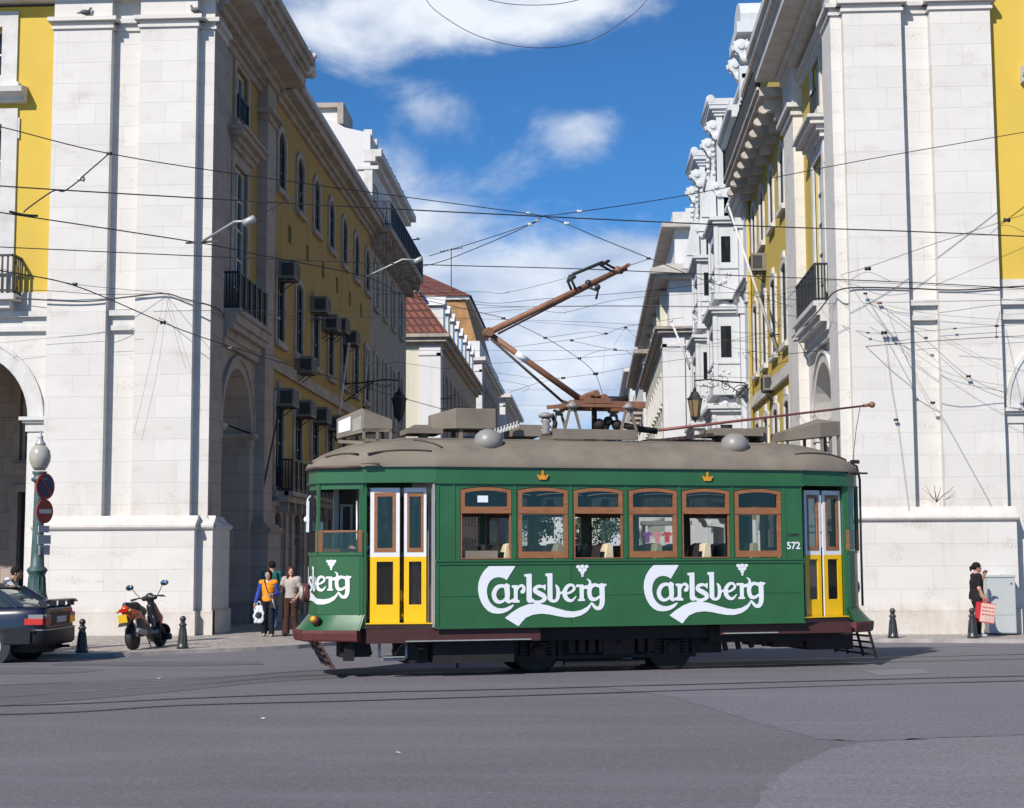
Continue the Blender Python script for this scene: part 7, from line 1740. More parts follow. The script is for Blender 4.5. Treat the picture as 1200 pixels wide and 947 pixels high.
def scooter():
    ry = 29.2; rx = (154-690)/1774*ry; o = empty('scooter', (rx, ry, 0), 0, 'orange and black motor scooter with a yellow plate, parked on its stand on the pavement', 'scooter')
    o.rotation_euler = (R(-8), 0, R(90-10))     # local x = forward
    org = mat('orange_fairing', (0.52,0.075,0.012), 0.3, 0.06, 4, coat=0.6); blk = mat('black_plastic', (0.016,0.016,0.018), 0.4, 0.2, 10); gr = mat('grey_floor_plastic', (0.12,0.125,0.15), 0.5, 0.1, 6); tyre = mat('tyre_rubber', (0.018,0.017,0.018), 0.7, 0.2, 12, 0.2, 60)
    def sb(name, fn, lo, hi, m, h=0.018): V, F = surf(fn, lo, hi, h); return mesh_obj(name, V, F, m, o)
    WB = 1.16
    for x in (0, WB):
        b = MB(); b.lathe([(0.13,-0.065),(0.17,-0.08),(0.205,-0.06),(0.215,0),(0.205,0.06),(0.17,0.08),(0.13,0.065)], (x,0,0.215), 30, axis=(0,1,0)); w = b.build('wheel', tyre, o)
        b = MB(); b.lathe([(0.03,-0.05),(0.05,-0.04),(0.05,0.04),(0.03,0.05)], (x,0,0.215), 14, axis=(0,1,0)); b.lathe([(0.118,-0.045),(0.134,-0.05),(0.134,0.05),(0.118,0.045)], (x,0,0.215), 30, axis=(0,1,0))
        for k in range(5): a = k*2*math.pi/5; b.bar((x,0,0.215),(x+0.125*math.cos(a),0,0.215+0.125*math.sin(a)),0.03,0.035)
        b.build('rim', M['galv'], w)
    # tail fairing: swept wedge rising to the rear
    sb('tail_fairing', lambda P: smin(smin(s_caps(P, (-0.18,0,0.78), (0.20,0,0.66), 0.085, 0.115), s_caps(P, (0.20,0,0.66), (0.55,0,0.42), 0.125, 0.11), 0.05), s_ell(P, (0.05,0,0.66), (0.28,0.14,0.13)), 0.04), (-0.4,-0.3,0.3), (0.7,0.3,1.0), org)
    sb('seat', lambda P: smin(s_caps(P, (-0.14,0,0.86), (0.22,0,0.80), 0.065, 0.115), s_caps(P, (0.22,0,0.80), (0.50,0,0.72), 0.115, 0.10), 0.05), (-0.4,-0.3,0.6), (0.8,0.3,1.05), blk)
    sb('engine_cover', lambda P: smin(s_caps(P, (0.0,0.0,0.36), (0.46,0.0,0.38), 0.13, 0.15), s_ell(P, (0.22,0,0.52), (0.28,0.14,0.13)), 0.05), (-0.3,-0.3,0.1), (0.7,0.3,0.7), blk)
    sb('floor_board', lambda P: smin(s_box(P, (0.66,0,0.30), (0.22,0.15,0.045), 0.03), s_caps(P, (0.48,0,0.34), (0.46,0,0.62), 0.10, 0.08), 0.05), (0.2,-0.3,0.15), (1.0,0.3,0.8), gr)
    sb('leg_shield', lambda P: smin(s_box(P@np.array([[0.94,0,0.34],[0,1,0],[-0.34,0,0.94]]), (1.08,0,0.30), (0.05,0.24,0.34), 0.04), s_caps(P, (0.90,0,0.80), (0.98,0,0.55), 0.08, 0.11), 0.06), (0.5,-0.35,0.1), (1.3,0.35,1.1), blk)
    b = MB(); b.bar((0.855,0.05,0.62),(0.835,0.05,0.40),0.02,0.09); b.bar((0.855,-0.07,0.62),(0.835,-0.07,0.40),0.02,0.08); b.build('shield_panel', gr, o)
    sb('front_fairing', lambda P: smin(s_caps(P, (1.02,0,0.82), (1.16,0,0.56), 0.07, 0.10), s_caps(P, (1.16,0,0.56), (1.20,0,0.46), 0.10, 0.06), 0.05), (0.7,-0.3,0.3), (1.5,0.3,1.0), org)
    sb('front_mudguard', lambda P: np.maximum(s_caps(P, (WB-0.12,0,0.26), (WB+0.16,0,0.30), 0.19, 0.16), -(s_caps(P, (WB,-1,0.215), (WB,1,0.215), 0.225, 0.225))), (0.7,-0.25,0.1), (1.6,0.25,0.6), blk)
    b = MB()
    for s in (-1, 1): b.tube([(1.02,s*0.08,0.55),(WB,s*0.085,0.22)], 0.022, 8)
    b.build('fork', blk, o)
    sb('handlebar_cowl', lambda P: smin(s_caps(P, (0.90,-0.12,0.98), (0.90,0.12,0.98), 0.05, 0.05), smin(s_caps(P, (0.92,0,1.0), (0.96,0,0.80), 0.07, 0.065), s_ell(P, (0.92,0,1.02), (0.06,0.08,0.06)), 0.03), 0.03), (0.6,-0.35,0.7), (1.2,0.35,1.2), blk, 0.014)
    b = MB(); b.tube([(0.80,-0.36,0.98),(0.86,-0.24,1.0),(0.92,0,0.98),(0.86,0.24,1.0),(0.80,0.36,0.98)], 0.015, 8); b.tube([(0.80,-0.36,0.98),(0.84,-0.27,0.99)],0.021,8); b.tube([(0.80,0.36,0.98),(0.84,0.27,0.99)],0.021,8); b.tube([(0.85,-0.24,0.985),(0.86,-0.38,0.96)],0.008,6); b.tube([(0.85,0.24,0.985),(0.86,0.38,0.96)],0.008,6); b.build('handlebar', blk, o)
    for s in (-1, 1):
        b = MB(); b.tube([(0.88,s*0.18,1.0),(0.86,s*0.28,1.12),(0.86,s*0.32,1.20)], 0.008, 6); b.ball((0.855,s*0.38,1.235), 0.09, 0, 14, (0.25,1.0,0.65)); m = b.build('mirror', blk, o)
        b = MB(); b.ball((0.838,s*0.38,1.235), 0.08, 0, 14, (0.15,1.0,0.62)); b.build('mirror_glass', MIRR, m)
    b = MB(); b.box(-0.265,-0.23,-0.09,0.09,0.735,0.80); b.build('tail_light', mat('tail_lens', (0.42,0.015,0.01), 0.2, 0.1, 8, coat=0.5), o)
    for s in (-1, 1): b = MB(); b.ball((-0.24,s*0.135,0.755), 0.035, 0, 10, (1,0.8,0.8)); b.build('indicator', AMB, o)
    b = MB(); b.bar((-0.30,0,0.68),(-0.34,0,0.54),0.17,0.008, up=(0,1,0)) if False else b.obox((-0.315,0,0.61), Vector((0.004,0,0.001)), Vector((0,0.09,0)), Vector((-0.015,0,0.075))); b.build('number_plate', mat('yellow_plate', (0.78,0.50,0.03), 0.45, 0.03, 5), o)
    b = MB(); b.prism([(-0.20,0.62),(-0.36,0.48),(-0.37,0.46),(-0.20,0.50)], lambda x, z: (x,-0.09,z), lambda x, z: (x,0.09,z)); b.box(-0.3,-0.15,-0.05,0.05,0.52,0.66); b.build('rear_mudguard', blk, o)
    b = MB(); b.lathe([(0.035,-0.22),(0.055,-0.19),(0.06,0.16),(0.03,0.2)], (0.14,-0.13,0.33), 14, axis=(1,0,-0.15)); b.build('exhaust', M['galv'], o)
    b = MB(); b.tube([(0.36,0.12,0.24),(0.30,0.17,0.0)], 0.011, 6); b.tube([(0.36,-0.12,0.24),(0.34,-0.2,0.0)], 0.011, 6); b.tube([(0.30,0.17,0.008),(0.24,0.17,0.008)], 0.011, 6); b.build('stand', blk, o)
    b = MB(); b.tube([(-0.02,-0.11,0.24),(-0.05,-0.11,0.60)], 0.03, 10); b.build('shock_absorber', M['galv'], o)
MIRR = mat('mirror_glass', (0.5,0.55,0.6), 0.05, 0.02, 3, metal=1.0)
scooter()
def car(loc, rz, label, paint, name='parked_car', spoiler=True):
    """local +x = rear end, built as a whole saloon; origin under the rear bumper's middle"""
    o = empty(name, loc, rz, label, 'car')
    L, Wd = 4.45, 1.70
    # body shell: stations along x (0 = rear), profile half width, heights
    st = [(0.0,0.66,0.50,0.94),(-0.04,0.74,0.42,0.985),(-0.16,0.80,0.36,1.0),(-0.5,0.84,0.30,1.0),(-0.95,0.85,0.28,0.99),(-1.6,0.855,0.26,0.95),(-2.4,0.855,0.26,0.93),(-3.0,0.85,0.27,0.90),(-3.6,0.84,0.28,0.84),(-4.1,0.80,0.32,0.77),(-4.38,0.70,0.40,0.68),(-4.45,0.58,0.46,0.58)]
    b = MB(); V = []; n = 0
    for (x, hw, zb, zt) in st:
        pr = [(hw*0.82,zb),(hw*0.97,zb+0.05),(hw,zb+(zt-zb)*0.40),(hw*1.0,zb+(zt-zb)*0.52),(hw*0.985,zb+(zt-zb)*0.80),(hw*0.94,zt-0.035),(hw*0.86,zt)]
        row = [(x, y, z) for y, z in pr] + [(x, -y, z) for y, z in pr[::-1]]; n = len(row); V += row
    F = [(i*n+k, i*n+(k+1) % n, (i+1)*n+(k+1) % n, (i+1)*n+k) for i in range(len(st)-1) for k in range(n)]
    b.add(V, F, 0, True); b.add(V[:n], [tuple(range(n))]); b.add(V[-n:], [tuple(range(n))])
    body = b.build('body', paint, o)
    # greenhouse
    gs = [(-0.42,0.70,0.99,0.995),(-0.95,0.66,0.98,1.30),(-1.35,0.62,0.97,1.375),(-2.0,0.62,0.95,1.39),(-2.45,0.64,0.94,1.33),(-3.12,0.72,0.90,0.905)]
    b = MB(); V = []
    for (x, hw, zb, zt) in gs:
        pr = [(0.76,zb),(hw+0.02,zb+(zt-zb)*0.93),(hw-0.06,zt)]; row = [(x, y, z) for y, z in pr] + [(x, -y, z) for y, z in pr[::-1]]; n = len(row); V += row
    F = [(i*n+k, i*n+(k+1) % n, (i+1)*n+(k+1) % n, (i+1)*n+k) for i in range(len(gs)-1) for k in range(n)]; b.add(V, F, 0, True)
    b.build('window_glass', CARGLASS, o)
    b = MB(); V = []
    for (x, hw, zb, zt) in gs[1:5]: V += [(x, hw-0.01, zt-0.012), (x, hw-0.10, zt+0.016), (x, -(hw-0.10), zt+0.016), (x, -(hw-0.01), zt-0.012)]
    b.add(V, [(i*4+k, i*4+k+1, (i+1)*4+k+1, (i+1)*4+k) for i in range(3) for k in range(3)], 0, True)
    for s in (-1, 1):
        b.bar((-0.44,s*0.70,1.0),(-0.95,s*0.655,1.30),0.09,0.03,up=(0,1,0)); b.bar((-0.5,s*0.755,0.98),(-0.98,s*0.67,1.30),0.05,0.05,up=(0,1,0)); b.bar((-1.75,s*0.765,0.96),(-1.72,s*0.645,1.37),0.03,0.07,up=(0,1,0)); b.bar((-3.1,s*0.73,0.91),(-2.45,s*0.64,1.33),0.05,0.05,up=(0,1,0))
    b.build('roof', paint, o)
    # doors (lines), trims
    for s in (-1, 1):
        for x in (-0.98,-1.75,-2.75): b = MB(); b.bar((x,s*0.858,0.34),(x,s*0.85,0.93),0.008,0.012); b.build('door_gap', M['iron'], o)
        b = MB(); b.box(-3.5,-0.15,s*0.855-0.012,s*0.855+0.012,0.56,0.60); b.build('side_trim', DARKTRIM, o)
        for x in (-1.1,-1.95): b = MB(); b.box(x-0.16,x,s*0.86-0.012,s*0.86+0.012,0.80,0.835); b.build('door_handle', DARKTRIM, o)
    # bumpers
    def bump(x0, x1, nm):
        b = MB(); pr = [(x0,0.34),(x0,0.60),(x0+(x1-x0)*0.15,0.63),(x1,0.63),(x1,0.36)]; 
        sgn = 1 if x1 < x0 else -1
        V = []; ys = [-0.84,-0.80,-0.66,0,0.66,0.80,0.84]; ins = [0.30,0.10,0.02,0,0.02,0.10,0.30]
        for y, i_ in zip(ys, ins): V += [(x0-sgn*i_, y, 0.36), (x0-sgn*i_, y, 0.57), (x0-sgn*(i_+0.03), y, 0.615), (x0-sgn*(i_+0.16), y*0.99, 0.62), (x0-sgn*(i_+0.16), y*0.97, 0.33), (x0-sgn*(i_+0.04), y*0.98, 0.31)]
        b.add(V, [(i*6+k, i*6+(k+1) % 6, (i+1)*6+(k+1) % 6, (i+1)*6+k) for i in range(6) for k in range(6)], 0, True); b.add(V[:6], [tuple(range(6))]); b.add(V[-6:], [tuple(range(6))])
        for s in (-1, 1): b.box(x0-sgn*0.28, x0-sgn*0.75 if nm == 'rear_bumper' else x0-sgn*0.5, s*0.862-0.02, s*0.862+0.012, 0.36, 0.61)
        k = b.build(nm, DARKTRIM, o); b = MB(); V = []
        for y, i_ in zip(ys, ins): V += [(x0-sgn*(i_-0.008), y*1.005, 0.585), (x0-sgn*(i_-0.008), y*1.005, 0.605)]
        b.add(V, [(2*i,2*i+1,2*i+3,2*i+2) for i in range(6)])
        for s in (-1, 1): b.box(x0-sgn*0.28, x0-sgn*0.75, s*0.872-0.006, s*0.872+0.006, 0.588, 0.604)
        b.build('bumper_strip', M['steel'], k)
    bump(0.06, -0.3, 'rear_bumper'); bump(-4.50, -4.2, 'front_bumper')
    tl = mat('tail_lamp_red', (0.50,0.02,0.015), 0.15, 0.05, 5, coat=0.8) if 'tl' not in CARM else CARM['tl']; CARM['tl'] = tl
    for s in (-1, 1):
        b = MB(); b.box(-0.10,0.012,s*0.47,s*0.745,0.68,0.80); b.box(-0.34,-0.02,s*0.735,s*0.838,0.685,0.79); t = b.build('tail_light', tl, o)
        b = MB(); b.box(-0.09,0.010,s*0.47,s*0.745,0.80,0.86); b.box(-0.28,-0.02,s*0.732,s*0.826,0.79,0.86); b.build('clear_lens', CLEAR, t)
        b = MB(); b.box(-4.46,-4.3,s*0.40,s*0.70,0.58,0.70); b.build('headlight', M['lens'], o)
    b = MB(); b.box(0.004,0.016,-0.47,0.47,0.66,0.88); b.build('rear_panel', DARKTRIM, o)
    b = MB(); b.box(0.016,0.026,-0.24,0.24,0.70,0.81); b.build('number_plate', PLATE, o)
    b = MB(); b.box(-4.49,-4.475,-0.24,0.24,0.45,0.55); b.build('number_plate', PLATE, o)
    if spoiler:
        b = MB(); V = []
        for y in (-0.74,-0.6,0,0.6,0.74): dz = -0.045 if abs(y) > 0.7 else 0; V += [(0.05,y,1.085+dz),(0.06,y,1.105+dz),(-0.14,y,1.115+dz),(-0.16,y,1.08+dz)]
        b.add(V, [(i*4+k, i*4+(k+1) % 4, (i+1)*4+(k+1) % 4, (i+1)*4+k) for i in range(4) for k in range(4)], 0, True); b.add(V[:4], [(0,1,2,3)]); b.add(V[-4:], [(0,1,2,3)])
        for y in (-0.70,-0.22,0.22,0.70): b.box(-0.12,0.0,y-0.02,y+0.02,0.98,1.10)
        b.build('spoiler', paint, o)
    for x in (-0.92,-3.55):
        for s in (-1, 1):
            b = MB(); b.lathe([(0.19,-0.09),(0.27,-0.095),(0.30,-0.07),(0.305,0),(0.30,0.07),(0.27,0.095),(0.19,0.09)], (x,s*0.765,0.305), 30, axis=(0,1,0)); w = b.build('wheel', TYRE, o)
            b = MB(); b.lathe([(0.03,0.0),(0.08,0.012),(0.185,0.0),(0.195,0.02),(0.19,0.03)], (x,s*0.765+s*0.075,0.305), 24, axis=(0,s,0)); b.build('rim', M['galv'], w)
            b = MB(); b.lathe([(0.335,-0.006),(0.36,-0.006),(0.36,0.012),(0.335,0.012)], (x,s*0.85,0.31), 30, axis=(0,s,0)); b.lathe([(0.1,-0.005),(0.335,-0.005),(0.335,0.008),(0.1,0.008)], (x,s*0.846,0.31), 30, axis=(0,s,0)); b.build('wheel_arch', M['iron'], o)
    b = MB(); b.box(-4.2,-0.2,-0.7,0.7,0.20,0.34); b.lathe([(0.09,-0.28),(0.10,-0.25),(0.10,0.25),(0.09,0.28)], (-0.28,0.3,0.28), 12, axis=(0,1,0)); b.tube([(-0.2,0.45,0.25),(0.02,0.45,0.25)], 0.025, 8); b.build('underside', M['under'], o)
    return o
CARM = {}
CARGLASS = mat('car_window_glass', (0.035,0.045,0.045), 0.05, 0.05, 3, spec=0.8, coat=0.5); DARKTRIM = mat('dark_car_trim', (0.012,0.012,0.016), 0.5, 0.1, 5, spec=0.3); CLEAR = mat('clear_lamp_lens', (0.22,0.22,0.23), 0.15, 0.05, 5); PLATE = mat('plate_white', (0.5,0.5,0.5), 0.45, 0.05, 4); TYRE = mat('car_tyre', (0.018,0.017,0.018), 0.75, 0.15, 9)
navy = mat('dark_blue_car_paint', (0.007,0.010,0.026), 0.3, 0.08, 2, coat=0.8, spec=0.5)
car((-9.47, 26.9, road_z(-10.5, 26.9)), 0.0, 'dark blue saloon car with a rear spoiler, its tail showing at the left edge', navy)
# inside of the wheel arches is dark; far traffic seen down the street
teal = mat('teal_car_paint', (0.02,0.16,0.16), 0.3, 0.05, 2, coat=0.8); silver = mat('silver_car_paint', (0.35,0.36,0.37), 0.3, 0.05, 2, coat=0.6, metal=0.3)
car((-0.6, 84, -0.12), R(-90), 'teal car driving up the street behind the tram, seen through its windows', teal, 'car', False)
car((-3.4, 104, -0.12), R(-90), 'silver car parked at the left kerb far up the street', silver, 'parked_car', False)
def far_tram():
    o = empty('tram', (-0.9,150,-0.12), 0, 'distant yellow and white tram coming down the far end of the street', 'tram')
    b = MB(); b.box(-1.15,1.15,0,8,0.5,1.7); b.build('body', M['tramyellow'], o); b = MB(); b.box(-1.12,1.12,0.02,7.98,1.7,3.0); b.build('upper_body', M['tramwhite'], o)
    b = MB(); b.prism([(-1.2,3.0),(1.2,3.0),(0.9,3.35),(0,3.5),(-0.9,3.35)], lambda x, z: (x,-0.1,z), lambda x, z: (x,8.1,z)); b.build('roof', M['roof'], o)
    for x0, x1 in ((-1.0,-0.45),(-0.38,0.38),(0.45,1.0)): b = MB(); b.box(x0,x1,-0.02,0.03,1.8,2.7); b.build('window', M['glass'], o)
    b = MB(); b.box(-1.0,1.0,0.1,7.9,0.15,0.5); b.build('underframe', M['under'], o); b = MB(); b.lathe([(0.1,0),(0.15,0.03),(0.12,0.06)], (0,0,1.2), 14, axis=(0,-1,0)); b.build('headlamp', M['lens'], o)
far_tram()
def kiosk():
    o = empty('market_stall', (2.9,58,0), 0, 'souvenir stall hung with colourful goods on the right pavement, seen through the tram windows', 'stall')
    b = MB(); b.box(-0.8,0.9,0,1.6,0,1.0); b.build('counter', M['trim_old'], o); b = MB(); b.box(-0.9,1.0,-0.1,1.7,2.9,3.05); b.build('roof', M['ac'], o)
    for x, y in ((-0.8,0),(0.9,0),(-0.8,1.6),(0.9,1.6)): b = MB(); b.box(x-0.04,x+0.04,y-0.04,y+0.04,0,2.9); b.build('post', M['iron'], o)
    rnd = random.Random(4); cols = [('purple_item',(0.18,0.03,0.25)),('pink_item',(0.6,0.2,0.22)),('red_item',(0.5,0.02,0.02)),('white_item',(0.6,0.6,0.6)),('tan_item',(0.45,0.3,0.15))]
    ms = [mat(n, c, 0.7, 0.1, 8) for n, c in cols]
    for i in range(14):
        b = MB(); z = 1.1+0.55*(i//5); x = -0.7+0.38*(i % 5); r_ = rnd.uniform(0.12,0.2); b.prism([(-.08,-.22),(.08,-.22),(.09,.08),(.15,.02),(.18,.1),(.08,.2),(.03,.17),(-.03,.17),(-.08,.2),(-.18,.1),(-.15,.02),(-.09,.08)], lambda a, c_: (x+a,-0.07,z+0.25+c_), lambda a, c_: (x+a,-0.02,z+0.25+c_)); b.build('hanging_goods', ms[i % 5], o)
kiosk()
# ------------------------------------------------------------------ wrought iron lantern brackets
def wall_lantern(base, out, label, glassm):
    """base on the wall, out = vector to the lantern's axis"""
    base = Vector(base); out = Vector(out); L = out.length; d = out.normalized(); up = Vector((0,0,1))
    o = empty('wall_lantern', base, 0, label, 'lantern')
    P = lambda a, z: d*a + up*z
    b = MB(); b.tube([P(0,0), P(L*0.4,0.06), P(L*0.75,0.16), P(L,0.12)], 0.028, 8)
    b.tube([P(0.05,-0.65), P(0.3,-0.5), P(0.75,-0.15), P(1.15,0.08)], 0.022, 8)
    sp = [P(0.42+0.30*(1-k/26)*math.cos(k*0.62), -0.32+0.30*(1-k/26)*math.sin(k*0.62)) for k in range(24)]; b.tube(sp, 0.018, 6)
    sp = [P(0.95+0.2*(1-k/20)*math.cos(-k*0.62+2), -0.08+0.2*(1-k/20)*math.sin(-k*0.62+2)) for k in range(18)]; b.tube(sp, 0.015, 6)
    sp = [P(L*0.72+0.28*math.cos(t), 0.0+0.12*math.sin(t)) for t in [math.pi+math.pi*k/8 for k in range(9)]]; b.tube(sp, 0.015, 6)
    b.box(-0.04,0.04,-0.05,0.05,-0.75,0.12); b.ball(P(L,0.4), 0.035, 0, 8); b.tube([P(L,-0.2), P(L,0.4)], 0.018, 6)
    b.build('bracket', M['iron'], o)
    c = P(L,0)
    b = MB(); z = -0.2
    b.lathe([(0.03,z+0.05),(0.07,z),(0.05,z-0.06),(0.12,z-0.10),(0.20,z-0.26),(0.27,z-0.34),(0.28,z-0.37)], c, 6, sm=False)
    for k in range(6):
        a = k*math.pi/3; b.bar(c+Vector((0.26*math.cos(a),0.26*math.sin(a),z-0.36)), c+Vector((0.15*math.cos(a),0.15*math.sin(a),z-1.0)), 0.022, 0.022); b.ball(c+Vector((0.27*math.cos(a),0.27*math.sin(a),z-0.34)), 0.03, 0, 6)
    b.lathe([(0.16,z-1.0),(0.14,z-1.05),(0.06,z-1.12),(0.03,z-1.2)], c, 6, sm=False); b.build('lantern_frame', M['iron'], o)
    b = MB(); b.lathe([(0.245,z-0.37),(0.14,z-1.0)], c, 6, sm=False); b.build('lantern_glass', glassm, o)
wall_lantern((-8.93,54.4,8.0), (2.08,0,0), 'black wrought iron lantern on a scrolled bracket, in shade against the yellow facade', M['iron'])
wall_lantern((5.98,55.0,7.95), (-2.1,0,0), 'iron lantern with amber glass hanging from a bracket, above the right half of the tram', M['lantern'])
# ------------------------------------------------------------------ flag poles, aerials
def pole(name, p, q, r0, r1, m, label, cat, group=None, tip=True):
    p = Vector(p); q = Vector(q); o = empty(name, p, 0, label, cat, group); d = q-p
    b = MB(); b.tube([(0,0,0), d], [r0, r1], 10); b.build('shaft', m, o)
    b = MB(); b.ball(d, r1*1.9, 0, 8); b.build('finial', m, o)
    b = MB(); e = d*0.12; b.tube([e, (e.x - (0.35 if d.x > 0 else -0.35), e.y, e.z+0.02)], r0*0.5, 6); b.lathe([(r0*1.3,-0.06),(r0*1.3,0.06)], e, 10, axis=d); b.build('socket', M['iron'], o)
pole('flagpole', (5.9,47,8.0), (4.45,47,12.7), 0.05, 0.032, M['pole_white'], 'long white flagpole leaning out from the sunlit yellow facade', 'flagpole', 'bare flagpoles on the facades')
pole('flagpole', (5.2,74.6,10.6), (4.15,74.6,13.3), 0.07, 0.05, M['pole_white'], 'short white flagpole leaning out beyond the ornate building', 'flagpole', 'bare flagpoles on the facades')
pole('flagpole', (-8.9,52.5,5.4), (-8.4,52.5,9.2), 0.045, 0.035, M['pole_white'], 'white flagpole in shade nearest the scrolled lantern bracket, rising from the lower windows', 'flagpole', 'bare flagpoles on the facades')
pole('flagpole', (-8.9,59.5,7.3), (-8.75,59.5,10.0), 0.045, 0.035, M['pole_white'], 'thin white flagpole in shade, standing behind the scrolled lantern bracket', 'flagpole', 'bare flagpoles on the facades')
pole('flagpole', (-9.0,40.75,2.75), (-8.45,40.9,5.8), 0.03, 0.022, M['roofdark'], 'dark flagpole leaning against the stone pier beside the passage arch', 'flagpole', 'bare flagpoles on the facades')
def aerial(p, h, label):
    o = empty('aerial', p, 0, label, 'aerial', 'rooftop aerials'); b = MB(); b.tube([(0,0,0),(0,0,h)], 0.05, 6); b.build('mast', M['wire_grey'], o)
    b = MB(); b.bar((-1.0,0,h-0.3),(1.0,0,h),0.06,0.06)
    for k in range(7): b.bar((-0.9+0.3*k,-0.3,h-0.27+0.045*k),(-0.9+0.3*k,0.3,h-0.27+0.045*k),0.04,0.04)
    b.build('yagi', M['wire_grey'], o)
aerial((-11.6,127.5,23.0), 5.0, 'television aerial on a tall mast above the red hipped roof'); aerial((-9.3,74.0,14.5), 3.0, 'small aerial at the far end of the grey apartment block')
# ------------------------------------------------------------------ pigeons on the capitals
def pigeon(loc, rz, label):
    o = empty('pigeon', loc, rz, label, 'pigeon', 'pigeons on the ledge')
    V, F = surf(lambda P: smin(smin(s_ell(P, (0,0,0.10), (0.12,0.06,0.065)), s_caps(P, (0.08,0,0.13), (0.115,0,0.20), 0.035, 0.024), 0.03), np.minimum(s_caps(P, (-0.10,0,0.09), (-0.19,0,0.06), 0.03, 0.014), smin(s_ell(P, (0.12,0,0.215), (0.028,0.022,0.022)), s_caps(P, (0.14,0,0.213), (0.165,0,0.205), 0.006, 0.002), 0.006)), 0.02), (-0.25,-0.1,0), (0.2,0.1,0.27), 0.012)
    mesh_obj('body', V, F, PIG, o)
    for s in (-1, 1): b = MB(); b.tube([(0.0,s*0.025,0.06),(0.005,s*0.025,0.0)], 0.005, 5); b.tube([(-0.01,s*0.025,0.004),(0.03,s*0.025,0.004)], 0.004, 5); b.build('leg', LIP, o)
PIG = mat('pigeon_feathers', (0.085,0.085,0.095), 0.6, 0.35, 14)
for px, y, rz, lb in ((84,34.4,0.3,'pigeon on the left pilaster capital, leftmost of the three'),(163,34.62,2.8,'pigeon in the recess between the two pilaster capitals'),(220,34.42,3.0,'pigeon on the right pilaster capital, next to the street corner')):
    pigeon(((px-690)/1774*y*1.01, y, 14.60), rz, lb)
for i, (px, py, lb) in enumerate(((186,795,'white scrap of paper on the dark strip of road before the scooter'),(308,842,'pale scrap of paper on the open road below the tram front'),(467,882,'small white scrap of paper nearest the middle of the open road'),(1040,801,'pale scrap of paper on the road beyond the right end of the tram'))):
    c = atZ(px, py, 0.012); o = empty('paper_scrap', c, i, lb, 'litter'); b = MB(); b.add([(-0.025,-0.02,0),(0.02,-0.02,0.002),(0.03,0.012,0.01),(-0.02,0.02,0.004),(0.0,0.0,0.006)], [(0,1,4),(1,2,4),(2,3,4),(3,0,4)]); b.build('sheet', M['bulb'], o)
def twig():
    p = atY(1098, 600, 34.42); o = empty('plant', (p.x, 34.42, 2.93), 0, 'dry bare weed growing from the ledge of the stone plinth', 'plant'); b = MB(); rnd = random.Random(2)
    for k in range(9):
        a = rnd.uniform(-1,1); b.tube([(0,0,0),(a*0.15,-0.03,0.15),(a*0.34+rnd.uniform(-.05,.05),-0.05,rnd.uniform(0.25,0.42))], [0.008,0.005,0.003], 5)
    b.build('stem', HBR, o)
twig()
# ------------------------------------------------------------------ overhead wires
def cat_pts(P, n=8):
    out = []; Q = [P[0]] + P + [P[-1]]
    for i in range(1, len(Q)-2):
        for k in range(n):
            t = k/n; p0, p1, p2, p3 = Q[i-1], Q[i], Q[i+1], Q[i+2]; out.append(0.5*((2*p1)+(p2-p0)*t+(2*p0-5*p1+4*p2-p3)*t*t+(3*p1-p0-3*p2+p3)*t**3))
    out.append(P[-1]); return out
def wire(spec, label, r=0.010, m='wire', name='overhead_wire', beads=(), cat='wire', group='overhead tram wires', bm_='bulb'):
    """spec: (px, py, 'Z'|'Y', value)"""
    P = []; r *= 0.82
    for (x, y, k, v) in spec: P.append(atZ(x, y, v) if k == 'Z' else atY(x, y, v))
    base = P[0].copy(); o = empty(name, base, 0, label, cat, group); b = MB(); Q = cat_pts([p-base for p in P]) if len(P) > 2 else [p-base for p in P]
    b.tube(Q, r, 6); b.build('strand', M[m], o)
    for (x, y, k, v, mt, rr) in beads:
        rr *= 0.62
        c = (atZ(x, y, v) if k == 'Z' else atY(x, y, v)) - base; b = MB(); b.lathe([(rr*0.4,-rr*1.4),(rr,-rr),(rr*0.6,0),(rr,rr),(rr*0.4,rr*1.4)], c, 10, axis=(1,0.1,0)); b.build('insulator', M[mt], o)
    return o
Z = 'Z'; Y = 'Y'
W = wire
W([(-80,132,Y,20.5),(0,148.5,Y,21),(128,180,Y,22),(299,207,Y,24),(580,245,Y,28),(635,253,Y,29)], 'span wire from the upper left corner of the view to the central wire knot', beads=[(619,250,Y,28.8,'porcelain',0.05),(128,180,Y,22,'wire',0.05)])
W([(-80,209,Z,6.5),(0,218,Z,6.5),(299,236,Z,6.5),(580,251,Z,6.5),(860,264,Z,6.5),(1060,271,Z,6.5),(1200,277,Z,6.5),(1300,281,Z,6.5)], 'contact wire crossing the whole view just under the central wire knot', 0.011)
W([(-80,236,Z,6.5),(0,249,Z,6.5),(230,284,Z,6.5),(300,298,Z,6.5),(431,325,Z,6.5),(466,346,Z,6.5)], 'contact wire descending over the left pilasters towards the mansard building', 0.011)
W([(-80,286,Z,6.5),(0,289.5,Z,6.5),(300,303,Z,6.5),(508,310.5,Z,6.5),(675,315,Z,6.5),(840,322,Z,6.5),(1065,331,Z,6.5),(1200,338,Z,6.5),(1300,341,Z,6.5)], 'contact wire touched by the head of the raised pantograph', 0.010)
W([(-80,296,Z,6.5),(0,317,Z,6.5),(88,335,Z,6.5),(191,378,Z,6.5),(245,398,Z,6.5),(330,425,Z,6.5),(420,452,Z,6.5),(520,480,Z,6.5)], 'contact wire dipping past the left cable anchor and behind the destination box', 0.013, beads=[(88,333,Z,6.5,'wire',0.05),(191,378,Z,6.5,'wire',0.07)])
W([(0,315,Y,33),(88,333,Y,33.5),(190,343,Y,34.4)], 'thin stay from the left edge to the cable anchor on the pilaster', 0.007)
